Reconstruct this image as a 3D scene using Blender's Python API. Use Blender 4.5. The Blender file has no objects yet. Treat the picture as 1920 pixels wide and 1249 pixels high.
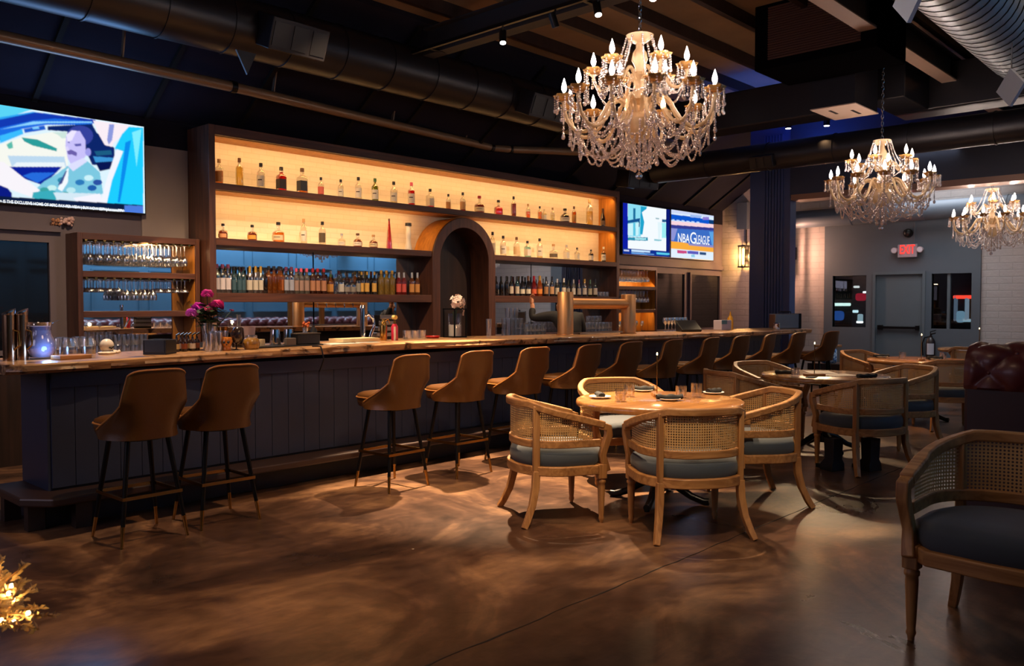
import bpy, bmesh, math, random
import numpy as np
from mathutils import Vector, Matrix

# ------------------------------------------------------------------ camera
SC = bpy.context.scene
COL = SC.collection
PI = math.pi
R = math.radians
YAW = R(43.0); FPX = 1578.0; CX, CY, HOR = 960.0, 624.5, 570.0
CAMH = 1.45
PITCH = math.atan((CY - HOR) / FPX)
_f = Vector((math.cos(PITCH) * math.cos(YAW), math.cos(PITCH) * math.sin(YAW), -math.sin(PITCH)))
_r = Vector((math.sin(YAW), -math.cos(YAW), 0))
_u = _r.cross(_f)
cam_d = bpy.data.cameras.new('camera')
cam_d.sensor_width = 36.0
cam_d.lens = 36.0 * FPX / 1920.0
cam_d.clip_start = 0.05
cam_d.dof.use_dof = True
cam_d.dof.focus_distance = 6.4
cam_d.dof.aperture_fstop = 4.5
cam_o = bpy.data.objects.new('camera', cam_d)
COL.objects.link(cam_o)
cam_o.matrix_world = Matrix(((_r.x, _u.x, -_f.x, 0), (_r.y, _u.y, -_f.y, 0), (_r.z, _u.z, -_f.z, CAMH), (0, 0, 0, 1)))
SC.camera = cam_o


def at(px, py, x=None, y=None, z=None):
    """world point where the sight line through a pixel of the photograph meets a plane"""
    d = _f + _r * ((px - CX) / FPX) + _u * ((CY - py) / FPX)
    if x is not None: t = x / d.x
    elif y is not None: t = y / d.y
    else: t = (z - CAMH) / d.z
    return Vector((d.x * t, d.y * t, CAMH + d.z * t))


def depth(p):
    return (Vector(p) - Vector((0, 0, CAMH))).dot(_f)


# ------------------------------------------------------------------ view, world, big lights
SC.view_settings.view_transform = 'Standard'
SC.view_settings.look = 'None'
SC.view_settings.exposure = 0.28
SC.view_settings.gamma = 1.0
SC.view_settings.use_curve_mapping = False
cy = SC.cycles
cy.max_bounces = 7
cy.diffuse_bounces = 3
cy.glossy_bounces = 4
cy.transmission_bounces = 6
cy.transparent_max_bounces = 28
cy.sample_clamp_indirect = 4.0
cy.caustics_reflective = False
cy.caustics_refractive = False

world = bpy.data.worlds.new('night')
SC.world = world
world.use_nodes = True
world.node_tree.nodes['Background'].inputs[0].default_value = (0.02, 0.025, 0.04, 1)
world.node_tree.nodes['Background'].inputs[1].default_value = 0.35


def lamp(name, kind, loc, power, color, target=None, size=0.1, size_y=None, spot=None, blend=0.4, spread=None):
    d = bpy.data.lights.new(name, kind)
    d.energy = power
    d.color = color
    if kind == 'AREA':
        d.size = size
        if size_y:
            d.shape = 'RECTANGLE'; d.size_y = size_y
        if spread: d.spread = spread
    else:
        d.shadow_soft_size = size
    if spot:
        d.spot_size = R(spot); d.spot_blend = blend
    o = bpy.data.objects.new(name, d)
    COL.objects.link(o)
    o.location = loc
    if target is not None:
        v = Vector(target) - Vector(loc)
        o.rotation_euler = v.to_track_quat('-Z', 'Y').to_euler()
    return o


WARM = (1.0, 0.62, 0.30)
AMBER = (1.0, 0.50, 0.13)
# unseen blue light added for the south wall, then the blue ceiling bay
lamp('blue_wall_fill', 'AREA', (9.5, -1.15, 4.0), 270, (0.52, 0.74, 1.0), (9.5, -1.75, 1.6), 13, 0.15, spread=R(75))
lamp('blue_bay', 'AREA', (12.6, 5.9, 3.9), 36, (0.06, 0.16, 1.0), (12.6, 5.9, 5.0), 2.6, 0.4)
# unseen area lights added as ambient fill over the dining floor
for i, (lx, ly, e) in enumerate([(2.2, 2.2, 16), (8.5, 1.6, 8), (11.5, 1.5, 12)]):
    lamp('downlight', 'AREA', (lx, ly, 4.45), e, (1.0, 0.66, 0.42), (lx, ly, 0), 1.2)
lamp('track_fill', 'SPOT', (2.6, 1.2, 4.4), 400, (1.0, 0.72, 0.46), (4.5, 3.5, 0.3), 0.15, None, 52, 0.9)
lamp('west_fill', 'AREA', (-3.0, 5.6, 2.9), 44, (0.86, 0.76, 1.0), (4, 6.2, 3.0), 4.5, 2.6)  # unseen fill added at the west side to lift the dark tones
lamp('vestibule_light', 'AREA', (15.4, 4.6, 3.9), 50, (0.92, 0.95, 1.0), (15.6, 4.6, 0), 1.6, 3.0, spread=R(115))

# ------------------------------------------------------------------ mesh helper


def C(h, a=1.0):
    h = h.lstrip('#')
    v = [int(h[i:i + 2], 16) / 255.0 for i in (0, 2, 4)]
    return tuple((c / 12.92 if c <= 0.04045 else ((c + 0.055) / 1.055) ** 2.4) for c in v) + (a,)


def V(*a):
    return Vector(a)


class MB:
    def __init__(s):
        s.v = []; s.f = []; s.uv = {}

    def add(s, vs, fs, uvs=None):
        n = len(s.v)
        s.v += [tuple(v) for v in vs]
        s.f += [tuple(i + n for i in f) for f in fs]
        if uvs:
            for i, q in enumerate(uvs): s.uv[n + i] = q
        return s

    def box(s, x0, x1, y0, y1, z0, z1):
        vs = [(x, y, z) for z in (z0, z1) for y in (y0, y1) for x in (x0, x1)]
        return s.add(vs, [(0, 2, 3, 1), (4, 5, 7, 6), (0, 1, 5, 4), (2, 6, 7, 3), (0, 4, 6, 2), (1, 3, 7, 5)])

    def obox(s, c, sx, sy, sz, rz=0.0, M=None):
        m = M if M else Matrix.Rotation(rz, 3, 'Z')
        c = Vector(c)
        vs = [c + m @ Vector((x * sx / 2, y * sy / 2, z * sz / 2)) for z in (-1, 1) for y in (-1, 1) for x in (-1, 1)]
        return s.add(vs, [(0, 2, 3, 1), (4, 5, 7, 6), (0, 1, 5, 4), (2, 6, 7, 3), (0, 4, 6, 2), (1, 3, 7, 5)])

    def loft(s, rings, caps=True, closed=False):
        n = len(rings[0]); vs = []; fs = []
        for r in rings: vs += list(r)
        m = len(rings)
        for i in range(m if closed else m - 1):
            a = i * n; b = ((i + 1) % m) * n
            for j in range(n):
                k = (j + 1) % n
                fs.append((a + j, a + k, b + k, b + j))
        if caps and not closed:
            fs.append(tuple(range(n))[::-1])
            fs.append(tuple(range((m - 1) * n, m * n)))
        return s.add(vs, fs)

    def tube(s, pts, r, n=8, caps=True, closed=False, sq=None):
        pts = [Vector(p) for p in pts]
        m = len(pts); rings = []
        prev = None
        for i, p in enumerate(pts):
            if closed: t = pts[(i + 1) % m] - pts[i - 1]
            else: t = pts[min(i + 1, m - 1)] - pts[max(i - 1, 0)]
            if t.length < 1e-9: t = Vector((0, 0, 1))
            t.normalize()
            if prev is None:
                ref = Vector((0, 0, 1)) if abs(t.z) < 0.9 else Vector((1, 0, 0))
                a = t.cross(ref).normalized()
            else:
                a = prev - t * prev.dot(t)
                if a.length < 1e-6: a = t.orthogonal()
                a.normalize()
            prev = a
            b = t.cross(a)
            rr = r[i] if isinstance(r, (list, tuple)) else r
            if sq:
                rings.append([p + a * (q[0] * sq[0] * rr) + b * (q[1] * sq[1] * rr) for q in ((1, 1), (-1, 1), (-1, -1), (1, -1))])
            else:
                rings.append([p + (a * math.cos(2 * PI * k / n) + b * math.sin(2 * PI * k / n)) * rr for k in range(n)])
        return s.loft(rings, caps, closed)

    def cyl(s, p0, p1, r0, r1=None, n=16):
        return s.tube([p0, p1], [r0, r0 if r1 is None else r1], n)

    def sweep(s, pts, w, h, closed=False):
        """rectangular bar along a path: w horizontal across the path, h vertical (lists allowed)"""
        pts = [Vector(p) for p in pts]; m = len(pts); rings = []
        for i, p in enumerate(pts):
            t = (pts[(i + 1) % m] - pts[i - 1]) if closed else (pts[min(i + 1, m - 1)] - pts[max(i - 1, 0)])
            a = Vector((t.y, -t.x, 0))
            if a.length < 1e-6: a = Vector((1, 0, 0))
            a.normalize()
            b = a.cross(t.normalized()).normalized()
            if b.z < 0: b = -b
            ww = w[i] if isinstance(w, (list, tuple)) else w
            hh = h[i] if isinstance(h, (list, tuple)) else h
            rings.append([p + a * ww / 2 + b * hh / 2, p - a * ww / 2 + b * hh / 2, p - a * ww / 2 - b * hh / 2, p + a * ww / 2 - b * hh / 2])
        return s.loft(rings, not closed, closed)

    def lathe(s, prof, c=(0, 0, 0), n=14, M=None):
        c = Vector(c); vs = []; fs = []; idx = []
        for (r, z) in prof:
            if r < 1e-6:
                p = Vector((0, 0, z)); p = M @ p if M else p
                idx.append([len(vs)]); vs.append(c + p)
            else:
                row = []
                for k in range(n):
                    p = Vector((r * math.cos(2 * PI * k / n), r * math.sin(2 * PI * k / n), z))
                    p = M @ p if M else p
                    row.append(len(vs)); vs.append(c + p)
                idx.append(row)
        for a, b in zip(idx, idx[1:]):
            for k in range(n):
                k2 = (k + 1) % n
                if len(a) == 1 and len(b) == 1: continue
                if len(a) == 1: fs.append((a[0], b[k2], b[k]))
                elif len(b) == 1: fs.append((a[k], a[k2], b[0]))
                else: fs.append((a[k], a[k2], b[k2], b[k]))
        return s.add(vs, fs)

    def sphere(s, c, r, nu=10, nv=6, sc=(1, 1, 1)):
        prof = [(r * math.sin(PI * i / nv), -r * math.cos(PI * i / nv)) for i in range(nv + 1)]
        M = Matrix.Diagonal(sc)
        return s.lathe(prof, c, nu, M)

    def octa(s, c, r):
        x, y, z = c
        return s.add([(x + r, y, z), (x, y + r, z), (x - r, y, z), (x, y - r, z), (x, y, z + r * 1.15), (x, y, z - r * 1.15)],
                     [(0, 1, 4), (1, 2, 4), (2, 3, 4), (3, 0, 4), (1, 0, 5), (2, 1, 5), (3, 2, 5), (0, 3, 5)])

    def prism(s, poly, z0, z1):
        n = len(poly)
        return s.loft([[(p[0], p[1], z0) for p in poly], [(p[0], p[1], z1) for p in poly]])

    def grid(s, fn, nu, nv, uv=None):
        vs = []; fs = []; us = []
        for j in range(nv + 1):
            for i in range(nu + 1):
                vs.append(fn(i / nu, j / nv))
                if uv: us.append(uv(i / nu, j / nv))
        for j in range(nv):
            for i in range(nu):
                a = j * (nu + 1) + i
                fs.append((a, a + 1, a + nu + 2, a + nu + 1))
        return s.add(vs, fs, us if uv else None)

    def build(s, name, m, parent=None, smooth=40, bevel=0.0, loc=None, rz=0.0, seg=2, solid=0.0, sub=0):
        me = bpy.data.meshes.new(name)
        me.from_pydata(s.v, [], s.f)
        if s.uv:
            ul = me.uv_layers.new(name='UVMap')
            for l in me.loops: ul.data[l.index].uv = s.uv.get(l.vertex_index, (0, 0))
        bm = bmesh.new(); bm.from_mesh(me)
        bmesh.ops.recalc_face_normals(bm, faces=bm.faces)
        bm.to_mesh(me); bm.free()
        if smooth:
            me.shade_smooth()
            me.set_sharp_from_angle(angle=R(smooth))
        me.materials.append(m)
        o = bpy.data.objects.new(name, me)
        COL.objects.link(o)
        if parent: o.parent = parent
        if loc is not None: o.location = loc
        if rz: o.rotation_euler.z = rz
        if solid:
            q = o.modifiers.new('solid', 'SOLIDIFY'); q.thickness = solid; q.offset = 0
        if bevel:
            q = o.modifiers.new('bevel', 'BEVEL'); q.width = bevel; q.segments = seg; q.limit_method = 'ANGLE'; q.angle_limit = R(40)
        if sub:
            q = o.modifiers.new('sub', 'SUBSURF'); q.levels = sub; q.render_levels = sub
        return o


def tag(o, label=None, cat=None, group=None, kind=None):
    if label: o['label'] = label
    if cat: o['category'] = cat
    if group: o['group'] = group
    if kind: o['kind'] = kind
    return o


def thing(name, label, cat, loc=(0, 0, 0), rz=0.0, group=None):
    o = bpy.data.objects.new(name, None)
    COL.objects.link(o)
    o.empty_display_size = 0.1
    o.location = loc; o.rotation_euler.z = rz
    return tag(o, label, cat, group)


def struct(name, mb, m, parent=None, **k):
    o = mb.build(name, m, parent, **k)
    if not parent: o['kind'] = 'structure'
    return o


def dup(root, loc=None, rz=None, label=None, group=None, name=None, scale=None):
    def cp(o, par):
        c = o.copy(); COL.objects.link(c)
        if par: c.parent = par
        for ch in KIDS.get(o.name, ()): cp(ch, c)
        return c
    c = cp(root, None)
    if loc is not None: c.location = loc
    if rz is not None: c.rotation_euler.z = rz
    if label: c['label'] = label
    if group: c['group'] = group
    if scale: c.scale = (scale,) * 3
    return c


KIDS = {}


def freeze(root):
    """remember the children of a finished thing so that it can be copied"""
    def walk(o):
        ch = list(o.children)
        KIDS[o.name] = ch
        for k in ch: walk(k)
    walk(root)
    return root


ONES = ['', 'first', 'second', 'third', 'fourth', 'fifth', 'sixth', 'seventh', 'eighth', 'ninth', 'tenth', 'eleventh', 'twelfth',
        'thirteenth', 'fourteenth', 'fifteenth', 'sixteenth', 'seventeenth', 'eighteenth', 'nineteenth']


def nth(i):
    if i < 20: return ONES[i]
    t = {2: 'twent', 3: 'thirt', 4: 'fort', 5: 'fift'}[i // 10]
    return t + 'ieth' if i % 10 == 0 else t + 'y-' + ONES[i % 10]


# ------------------------------------------------------------------ materials
MATS = {}


def nt(name):
    m = bpy.data.materials.new(name); m.use_nodes = True
    t = m.node_tree
    return m, t, t.nodes['Principled BSDF']


def mat(name, col, rough=0.5, metal=0.0, spec=0.5, coat=0.0, trans=0.0, emit=None, estr=0.0, var=0.0, vscale=6.0, bump=0.0, bscale=60.0, sheen=0.0):
    m, t, b = nt(name)
    col = C(col) if isinstance(col, str) else col
    b.inputs['Base Color'].default_value = col
    b.inputs['Roughness'].default_value = rough
    b.inputs['Metallic'].default_value = metal
    b.inputs['Specular IOR Level'].default_value = spec
    b.inputs['Coat Weight'].default_value = coat
    b.inputs['Transmission Weight'].default_value = trans
    if sheen: b.inputs['Sheen Weight'].default_value = sheen
    if emit:
        b.inputs['Emission Color'].default_value = C(emit) if isinstance(emit, str) else emit
        b.inputs['Emission Strength'].default_value = estr
    if var or bump:
        tc = t.nodes.new('ShaderNodeTexCoord')
    if var:
        n = t.nodes.new('ShaderNodeTexNoise'); n.inputs['Scale'].default_value = vscale; n.inputs['Detail'].default_value = 5
        t.links.new(tc.outputs['Object'], n.inputs['Vector'])
        mx = t.nodes.new('ShaderNodeMix'); mx.data_type = 'RGBA'
        mx.inputs[6].default_value = tuple(c * (1 - var) for c in col[:3]) + (1,)
        mx.inputs[7].default_value = tuple(min(1, c * (1 + var)) for c in col[:3]) + (1,)
        t.links.new(n.outputs['Fac'], mx.inputs[0])
        t.links.new(mx.outputs[2], b.inputs['Base Color'])
    if bump:
        n2 = t.nodes.new('ShaderNodeTexNoise'); n2.inputs['Scale'].default_value = bscale; n2.inputs['Detail'].default_value = 3
        t.links.new(tc.outputs['Object'], n2.inputs['Vector'])
        bp = t.nodes.new('ShaderNodeBump'); bp.inputs['Strength'].default_value = bump; bp.inputs['Distance'].default_value = 0.01
        t.links.new(n2.outputs['Fac'], bp.inputs['Height'])
        t.links.new(bp.outputs['Normal'], b.inputs['Normal'])
    MATS[name] = m
    return m


def wood(name, c1, c2, rough=0.45, scale=1.0, axis='X', knots=0.0, coat=0.0):
    m, t, b = nt(name)
    tc = t.nodes.new('ShaderNodeTexCoord')
    mp = t.nodes.new('ShaderNodeMapping')
    s = {'X': (0.6, 9, 9), 'Y': (9, 0.6, 9), 'Z': (9, 9, 0.6)}[axis]
    mp.inputs['Scale'].default_value = tuple(q * scale for q in s)
    t.links.new(tc.outputs['Object'], mp.inputs['Vector'])
    n = t.nodes.new('ShaderNodeTexNoise'); n.inputs['Scale'].default_value = 1.6; n.inputs['Detail'].default_value = 7; n.inputs['Distortion'].default_value = 1.4
    t.links.new(mp.outputs['Vector'], n.inputs['Vector'])
    r = t.nodes.new('ShaderNodeValToRGB')
    r.color_ramp.elements[0].position = 0.30; r.color_ramp.elements[0].color = C(c2)
    r.color_ramp.elements[1].position = 0.68; r.color_ramp.elements[1].color = C(c1)
    t.links.new(n.outputs['Fac'], r.inputs['Fac'])
    last = r.outputs['Color']
    if knots:
        k = t.nodes.new('ShaderNodeTexNoise'); k.inputs['Scale'].default_value = 9.5; k.inputs['Detail'].default_value = 4; k.inputs['Distortion'].default_value = 0.8
        t.links.new(tc.outputs['Object'], k.inputs['Vector'])
        kr = t.nodes.new('ShaderNodeValToRGB')
        kr.color_ramp.elements[0].position = 0.34; kr.color_ramp.elements[0].color = (0.10, 0.07, 0.05, 1)
        kr.color_ramp.elements[1].position = 0.46; kr.color_ramp.elements[1].color = (1, 1, 1, 1)
        t.links.new(k.outputs['Fac'], kr.inputs['Fac'])
        mx = t.nodes.new('ShaderNodeMix'); mx.data_type = 'RGBA'; mx.blend_type = 'MULTIPLY'; mx.inputs[0].default_value = knots
        t.links.new(last, mx.inputs[6]); t.links.new(kr.outputs['Color'], mx.inputs[7])
        last = mx.outputs[2]
    t.links.new(last, b.inputs['Base Color'])
    b.inputs['Roughness'].default_value = rough
    b.inputs['Coat Weight'].default_value = coat
    bp = t.nodes.new('ShaderNodeBump'); bp.inputs['Strength'].default_value = 0.12; bp.inputs['Distance'].default_value = 0.01
    t.links.new(n.outputs['Fac'], bp.inputs['Height']); t.links.new(bp.outputs['Normal'], b.inputs['Normal'])
    MATS[name] = m
    return m


def clear(name, tint, gloss=0.10, rough=0.03, gcol=(1, 1, 1, 1)):
    """thin glass or clear liquid: tinted see-through plus a facing-dependent reflection"""
    m = bpy.data.materials.new(name); m.use_nodes = True
    t = m.node_tree; t.nodes.clear()
    out = t.nodes.new('ShaderNodeOutputMaterial')
    tr = t.nodes.new('ShaderNodeBsdfTransparent'); tr.inputs[0].default_value = tint if len(tint) == 4 else tuple(tint) + (1,)
    gl = t.nodes.new('ShaderNodeBsdfGlossy'); gl.inputs['Roughness'].default_value = rough; gl.inputs[0].default_value = gcol
    lw = t.nodes.new('ShaderNodeLayerWeight'); lw.inputs[0].default_value = 0.25
    mr = t.nodes.new('ShaderNodeMapRange'); mr.inputs[3].default_value = gloss; mr.inputs[4].default_value = min(0.85, gloss + 0.6)
    t.links.new(lw.outputs['Facing'], mr.inputs[0])
    mx = t.nodes.new('ShaderNodeMixShader')
    t.links.new(mr.outputs[0], mx.inputs[0]); t.links.new(tr.outputs[0], mx.inputs[1]); t.links.new(gl.outputs[0], mx.inputs[2])
    t.links.new(mx.outputs[0], out.inputs['Surface'])
    MATS[name] = m
    return m


def emis(name, col, strength):
    m = bpy.data.materials.new(name); m.use_nodes = True
    t = m.node_tree; t.nodes.clear()
    out = t.nodes.new('ShaderNodeOutputMaterial'); e = t.nodes.new('ShaderNodeEmission')
    e.inputs[0].default_value = C(col) if isinstance(col, str) else col
    e.inputs[1].default_value = strength
    t.links.new(e.outputs[0], out.inputs['Surface'])
    MATS[name] = m
    return m


def brick(name, c1, c2, mortar, bw, bh, rough=0.7, bump=0.5, axis='XZ', msize=0.012):
    m, t, b = nt(name)
    tc = t.nodes.new('ShaderNodeTexCoord'); sp = t.nodes.new('ShaderNodeSeparateXYZ'); cb = t.nodes.new('ShaderNodeCombineXYZ')
    t.links.new(tc.outputs['Object'], sp.inputs[0])
    t.links.new(sp.outputs[0 if axis[0] == 'X' else 1], cb.inputs[0]); t.links.new(sp.outputs[2], cb.inputs[1])
    br = t.nodes.new('ShaderNodeTexBrick')
    br.inputs['Color1'].default_value = C(c1); br.inputs['Color2'].default_value = C(c2); br.inputs['Mortar'].default_value = C(mortar)
    br.inputs['Scale'].default_value = 1.0; br.inputs['Brick Width'].default_value = bw; br.inputs['Row Height'].default_value = bh
    br.inputs['Mortar Size'].default_value = msize; br.inputs['Mortar Smooth'].default_value = 0.4
    t.links.new(cb.outputs[0], br.inputs['Vector'])
    t.links.new(br.outputs['Color'], b.inputs['Base Color'])
    n = t.nodes.new('ShaderNodeTexNoise'); n.inputs['Scale'].default_value = 14; n.inputs['Detail'].default_value = 5
    t.links.new(tc.outputs['Object'], n.inputs['Vector'])
    ma = t.nodes.new('ShaderNodeMath'); ma.operation = 'MULTIPLY_ADD'; ma.inputs[1].default_value = -1.0
    t.links.new(br.outputs['Fac'], ma.inputs[0]); t.links.new(n.outputs['Fac'], ma.inputs[2])
    bp = t.nodes.new('ShaderNodeBump'); bp.inputs['Strength'].default_value = bump; bp.inputs['Distance'].default_value = 0.02
    t.links.new(ma.outputs[0], bp.inputs['Height']); t.links.new(bp.outputs['Normal'], b.inputs['Normal'])
    b.inputs['Roughness'].default_value = rough
    MATS[name] = m
    return m


def concrete():
    m, t, b = nt('stained_concrete')
    tc = t.nodes.new('ShaderNodeTexCoord')
    n1 = t.nodes.new('ShaderNodeTexNoise'); n1.inputs['Scale'].default_value = 0.85; n1.inputs['Detail'].default_value = 8; n1.inputs['Distortion'].default_value = 1.6; n1.inputs['Roughness'].default_value = 0.62
    t.links.new(tc.outputs['Object'], n1.inputs['Vector'])
    r = t.nodes.new('ShaderNodeValToRGB')
    r.color_ramp.elements[0].position = 0.34; r.color_ramp.elements[0].color = C('#3b2a22')
    r.color_ramp.elements[1].position = 0.66; r.color_ramp.elements[1].color = C('#9c7656')
    e = r.color_ramp.elements.new(0.5); e.color = C('#5e4334')
    t.links.new(n1.outputs['Fac'], r.inputs['Fac'])
    n2 = t.nodes.new('ShaderNodeTexNoise'); n2.inputs['Scale'].default_value = 9; n2.inputs['Detail'].default_value = 6; n2.inputs['Distortion'].default_value = 0.6
    t.links.new(tc.outputs['Object'], n2.inputs['Vector'])
    r2 = t.nodes.new('ShaderNodeValToRGB'); r2.color_ramp.elements[0].position = 0.3; r2.color_ramp.elements[0].color = (0.6, 0.6, 0.6, 1); r2.color_ramp.elements[1].position = 0.7
    t.links.new(n2.outputs['Fac'], r2.inputs['Fac'])
    mx = t.nodes.new('ShaderNodeMix'); mx.data_type = 'RGBA'; mx.blend_type = 'MULTIPLY'; mx.inputs[0].default_value = 0.8
    t.links.new(r.outputs['Color'], mx.inputs[6]); t.links.new(r2.outputs['Color'], mx.inputs[7])
    # trowel streaks
    mp = t.nodes.new('ShaderNodeMapping'); mp.inputs['Scale'].default_value = (1.1, 5.0, 1.0); mp.inputs['Rotation'].default_value = (0, 0, R(38))
    t.links.new(tc.outputs['Object'], mp.inputs['Vector'])
    n3 = t.nodes.new('ShaderNodeTexNoise'); n3.inputs['Scale'].default_value = 2.2; n3.inputs['Detail'].default_value = 9; n3.inputs['Roughness'].default_value = 0.7; n3.inputs['Distortion'].default_value = 0.9
    t.links.new(mp.outputs['Vector'], n3.inputs['Vector'])
    r3 = t.nodes.new('ShaderNodeValToRGB'); r3.color_ramp.elements[0].position = 0.36; r3.color_ramp.elements[0].color = (0.62, 0.58, 0.58, 1); r3.color_ramp.elements[1].position = 0.66; r3.color_ramp.elements[1].color = (1.15, 1.12, 1.08, 1)
    t.links.new(n3.outputs['Fac'], r3.inputs['Fac'])
    mx0 = t.nodes.new('ShaderNodeMix'); mx0.data_type = 'RGBA'; mx0.blend_type = 'MULTIPLY'; mx0.inputs[0].default_value = 0.8
    t.links.new(mx.outputs[2], mx0.inputs[6]); t.links.new(r3.outputs['Color'], mx0.inputs[7])
    mx = mx0
    # pale specks and scuffs
    v = t.nodes.new('ShaderNodeTexVoronoi'); v.inputs['Scale'].default_value = 2.6
    t.links.new(tc.outputs['Object'], v.inputs['Vector'])
    lt = t.nodes.new('ShaderNodeMath'); lt.operation = 'LESS_THAN'; lt.inputs[1].default_value = 0.022
    t.links.new(v.outputs['Distance'], lt.inputs[0])
    mx2 = t.nodes.new('ShaderNodeMix'); mx2.data_type = 'RGBA'; mx2.inputs[7].default_value = C('#b0a090')
    t.links.new(lt.outputs[0], mx2.inputs[0]); t.links.new(mx.outputs[2], mx2.inputs[6])
    t.links.new(mx2.outputs[2], b.inputs['Base Color'])
    rr = t.nodes.new('ShaderNodeMapRange'); rr.inputs[3].default_value = 0.20; rr.inputs[4].default_value = 0.42
    t.links.new(n1.outputs['Fac'], rr.inputs[0]); t.links.new(rr.outputs[0], b.inputs['Roughness'])
    bp = t.nodes.new('ShaderNodeBump'); bp.inputs['Strength'].default_value = 0.10; bp.inputs['Distance'].default_value = 0.02
    t.links.new(n2.outputs['Fac'], bp.inputs['Height']); t.links.new(bp.outputs['Normal'], b.inputs['Normal'])
    MATS['stained_concrete'] = m
    return m


def cane_mat():
    m, t, b = nt('cane_webbing')
    out = t.nodes['Material Output']
    b.inputs['Base Color'].default_value = C('#cfa468'); b.inputs['Roughness'].default_value = 0.55
    uv = t.nodes.new('ShaderNodeUVMap')
    sc = t.nodes.new('ShaderNodeVectorMath'); sc.operation = 'SCALE'; sc.inputs['Scale'].default_value = 1 / 0.0155
    t.links.new(uv.outputs[0], sc.inputs[0])
    fr = t.nodes.new('ShaderNodeVectorMath'); fr.operation = 'FRACTION'
    t.links.new(sc.outputs[0], fr.inputs[0])
    su = t.nodes.new('ShaderNodeVectorMath'); su.operation = 'SUBTRACT'; su.inputs[1].default_value = (0.5, 0.5, 0)
    t.links.new(fr.outputs[0], su.inputs[0])
    ln = t.nodes.new('ShaderNodeVectorMath'); ln.operation = 'LENGTH'
    t.links.new(su.outputs[0], ln.inputs[0])
    lt = t.nodes.new('ShaderNodeMath'); lt.operation = 'LESS_THAN'; lt.inputs[1].default_value = 0.30
    t.links.new(ln.outputs['Value'], lt.inputs[0])
    tr = t.nodes.new('ShaderNodeBsdfTransparent'); mx = t.nodes.new('ShaderNodeMixShader')
    t.links.new(lt.outputs[0], mx.inputs[0]); t.links.new(b.outputs[0], mx.inputs[1]); t.links.new(tr.outputs[0], mx.inputs[2])
    t.links.new(mx.outputs[0], out.inputs['Surface'])
    return m


FLOOR = concrete()
CANE = cane_mat()
NAVY = mat('navy_paint', '#2a3148', 0.45, var=0.15)
NAVYD = mat('dark_navy_paint', '#1d2230', 0.55, var=0.15)
SLAB = wood('live_edge_slab', '#d2a574', '#80583a', 0.34, 1.5, 'X', 1.0, coat=0.25)
WAL = wood('walnut', '#5a3626', '#38211a', 0.38, 1.0, 'X')
WALV = wood('walnut_upright', '#5a3626', '#38211a', 0.38, 1.0, 'Z')
WALD = wood('dark_walnut', '#2c1c18', '#1a1110', 0.45, 1.0, 'Z')
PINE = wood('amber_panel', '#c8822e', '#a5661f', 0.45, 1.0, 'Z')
OAK = wood('weathered_oak', '#c08c54', '#8c5c30', 0.5, 1.3, 'X')
OAKZ = wood('weathered_oak_leg', '#c08c54', '#8c5c30', 0.5, 1.3, 'Z')
TABW = wood('table_oak', '#b8824a', '#8e5e30', 0.24, 0.9, 'X', coat=0.4)
TILE = brick('whitewashed_brick', '#ecdcc6', '#e8d6be', '#e0cdb2', 0.20, 0.062, 0.6, 0.25, 'XZ', 0.004)
BRICKW = brick('painted_brick', '#b2aba8', '#aea7a5', '#a49e9b', 0.40, 0.12, 0.6, 0.30, 'YZ', 0.010)
WALLG = mat('greige_panel', '#5e545c', 0.6, var=0.06)
WALLP = mat('pale_panel', '#8a7c76', 0.6, var=0.06)
WALLE = mat('slate_paint', '#525c66', 0.6, var=0.06)
DOORM = mat('slate_door_paint', '#56626a', 0.5, var=0.05)
SOFF = mat('charcoal_soffit', '#201f29', 0.9, spec=0.04, var=0.12)
RAFT = mat('soffit_batten', '#1c1917', 0.8, spec=.1)
DECK = mat('ceiling_deck', '#7a6248', 0.85, var=0.3, vscale=2.0, bump=0.3, bscale=7)
JOIST = mat('black_steel', '#17161a', 0.6)
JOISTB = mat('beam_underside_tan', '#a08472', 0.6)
DUCT = mat('black_duct', '#1e1c20', 0.38, 0.35, var=0.12)
DUCTG = mat('galvanised_duct', '#9aa6ac', 0.36, 0.3, var=0.1)
DUCTW = mat('painted_duct', '#5a6572', 0.5)
BLUEW = mat('blue_wall_paint', '#41687f', 0.5, var=0.05)
MIRR = mat('mirror', (0.80, 0.85, 0.88, 1), 0.015, 1.0)
TAN = mat('tan_leather', '#543312', 0.36, var=0.10, vscale=9, bump=0.08, bscale=130, coat=0.12)
TANP = mat('tan_piping', '#a8703a', 0.35)
BLK = mat('black_metal', '#0e0d0f', 0.32, 0.5)
BRASS = mat('brass', '#b58a48', 0.24, 1.0)
CHROME = mat('chrome', (0.75, 0.76, 0.78, 1), 0.09, 1.0)
STEEL = mat('brushed_steel', '#8f8d8c', 0.32, 0.9)
BRONZE = mat('brushed_bronze', '#c8986a', 0.45, 1.0, var=0.06)
CUSH = mat('slate_cushion', '#3c444c', 0.85, bump=0.12, bscale=300, sheen=0.2)
REDL = mat('oxblood_leather', '#52191b', 0.40, var=0.15, coat=0.12)
REDD = mat('dark_oxblood_leather', '#2c1216', 0.4, var=0.1)
NAPK = mat('black_linen', '#121216', 0.8)
BLACKP = mat('black_plastic', '#0d0d10', 0.4)
WHITE = mat('white_ceramic', '#e8e2da', 0.3)
PAPER = mat('white_paper', '#d8d0c8', 0.7)
CHAMP = mat('champagne_glass', '#e0b888', 0.18, 0.1, 0.9, coat=0.8, bump=0.35, bscale=320)
GOLDC = mat('champagne_gold', '#cf9c5a', 0.16, 0.7, coat=.6, bump=.3, bscale=300)
GLASS = clear('clear_glass', (0.93, 0.95, 0.96), 0.06, 0.02)
GLASSH = clear('stemware_glass', (0.90, 0.92, 0.94), 0.26, 0.15)
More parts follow.
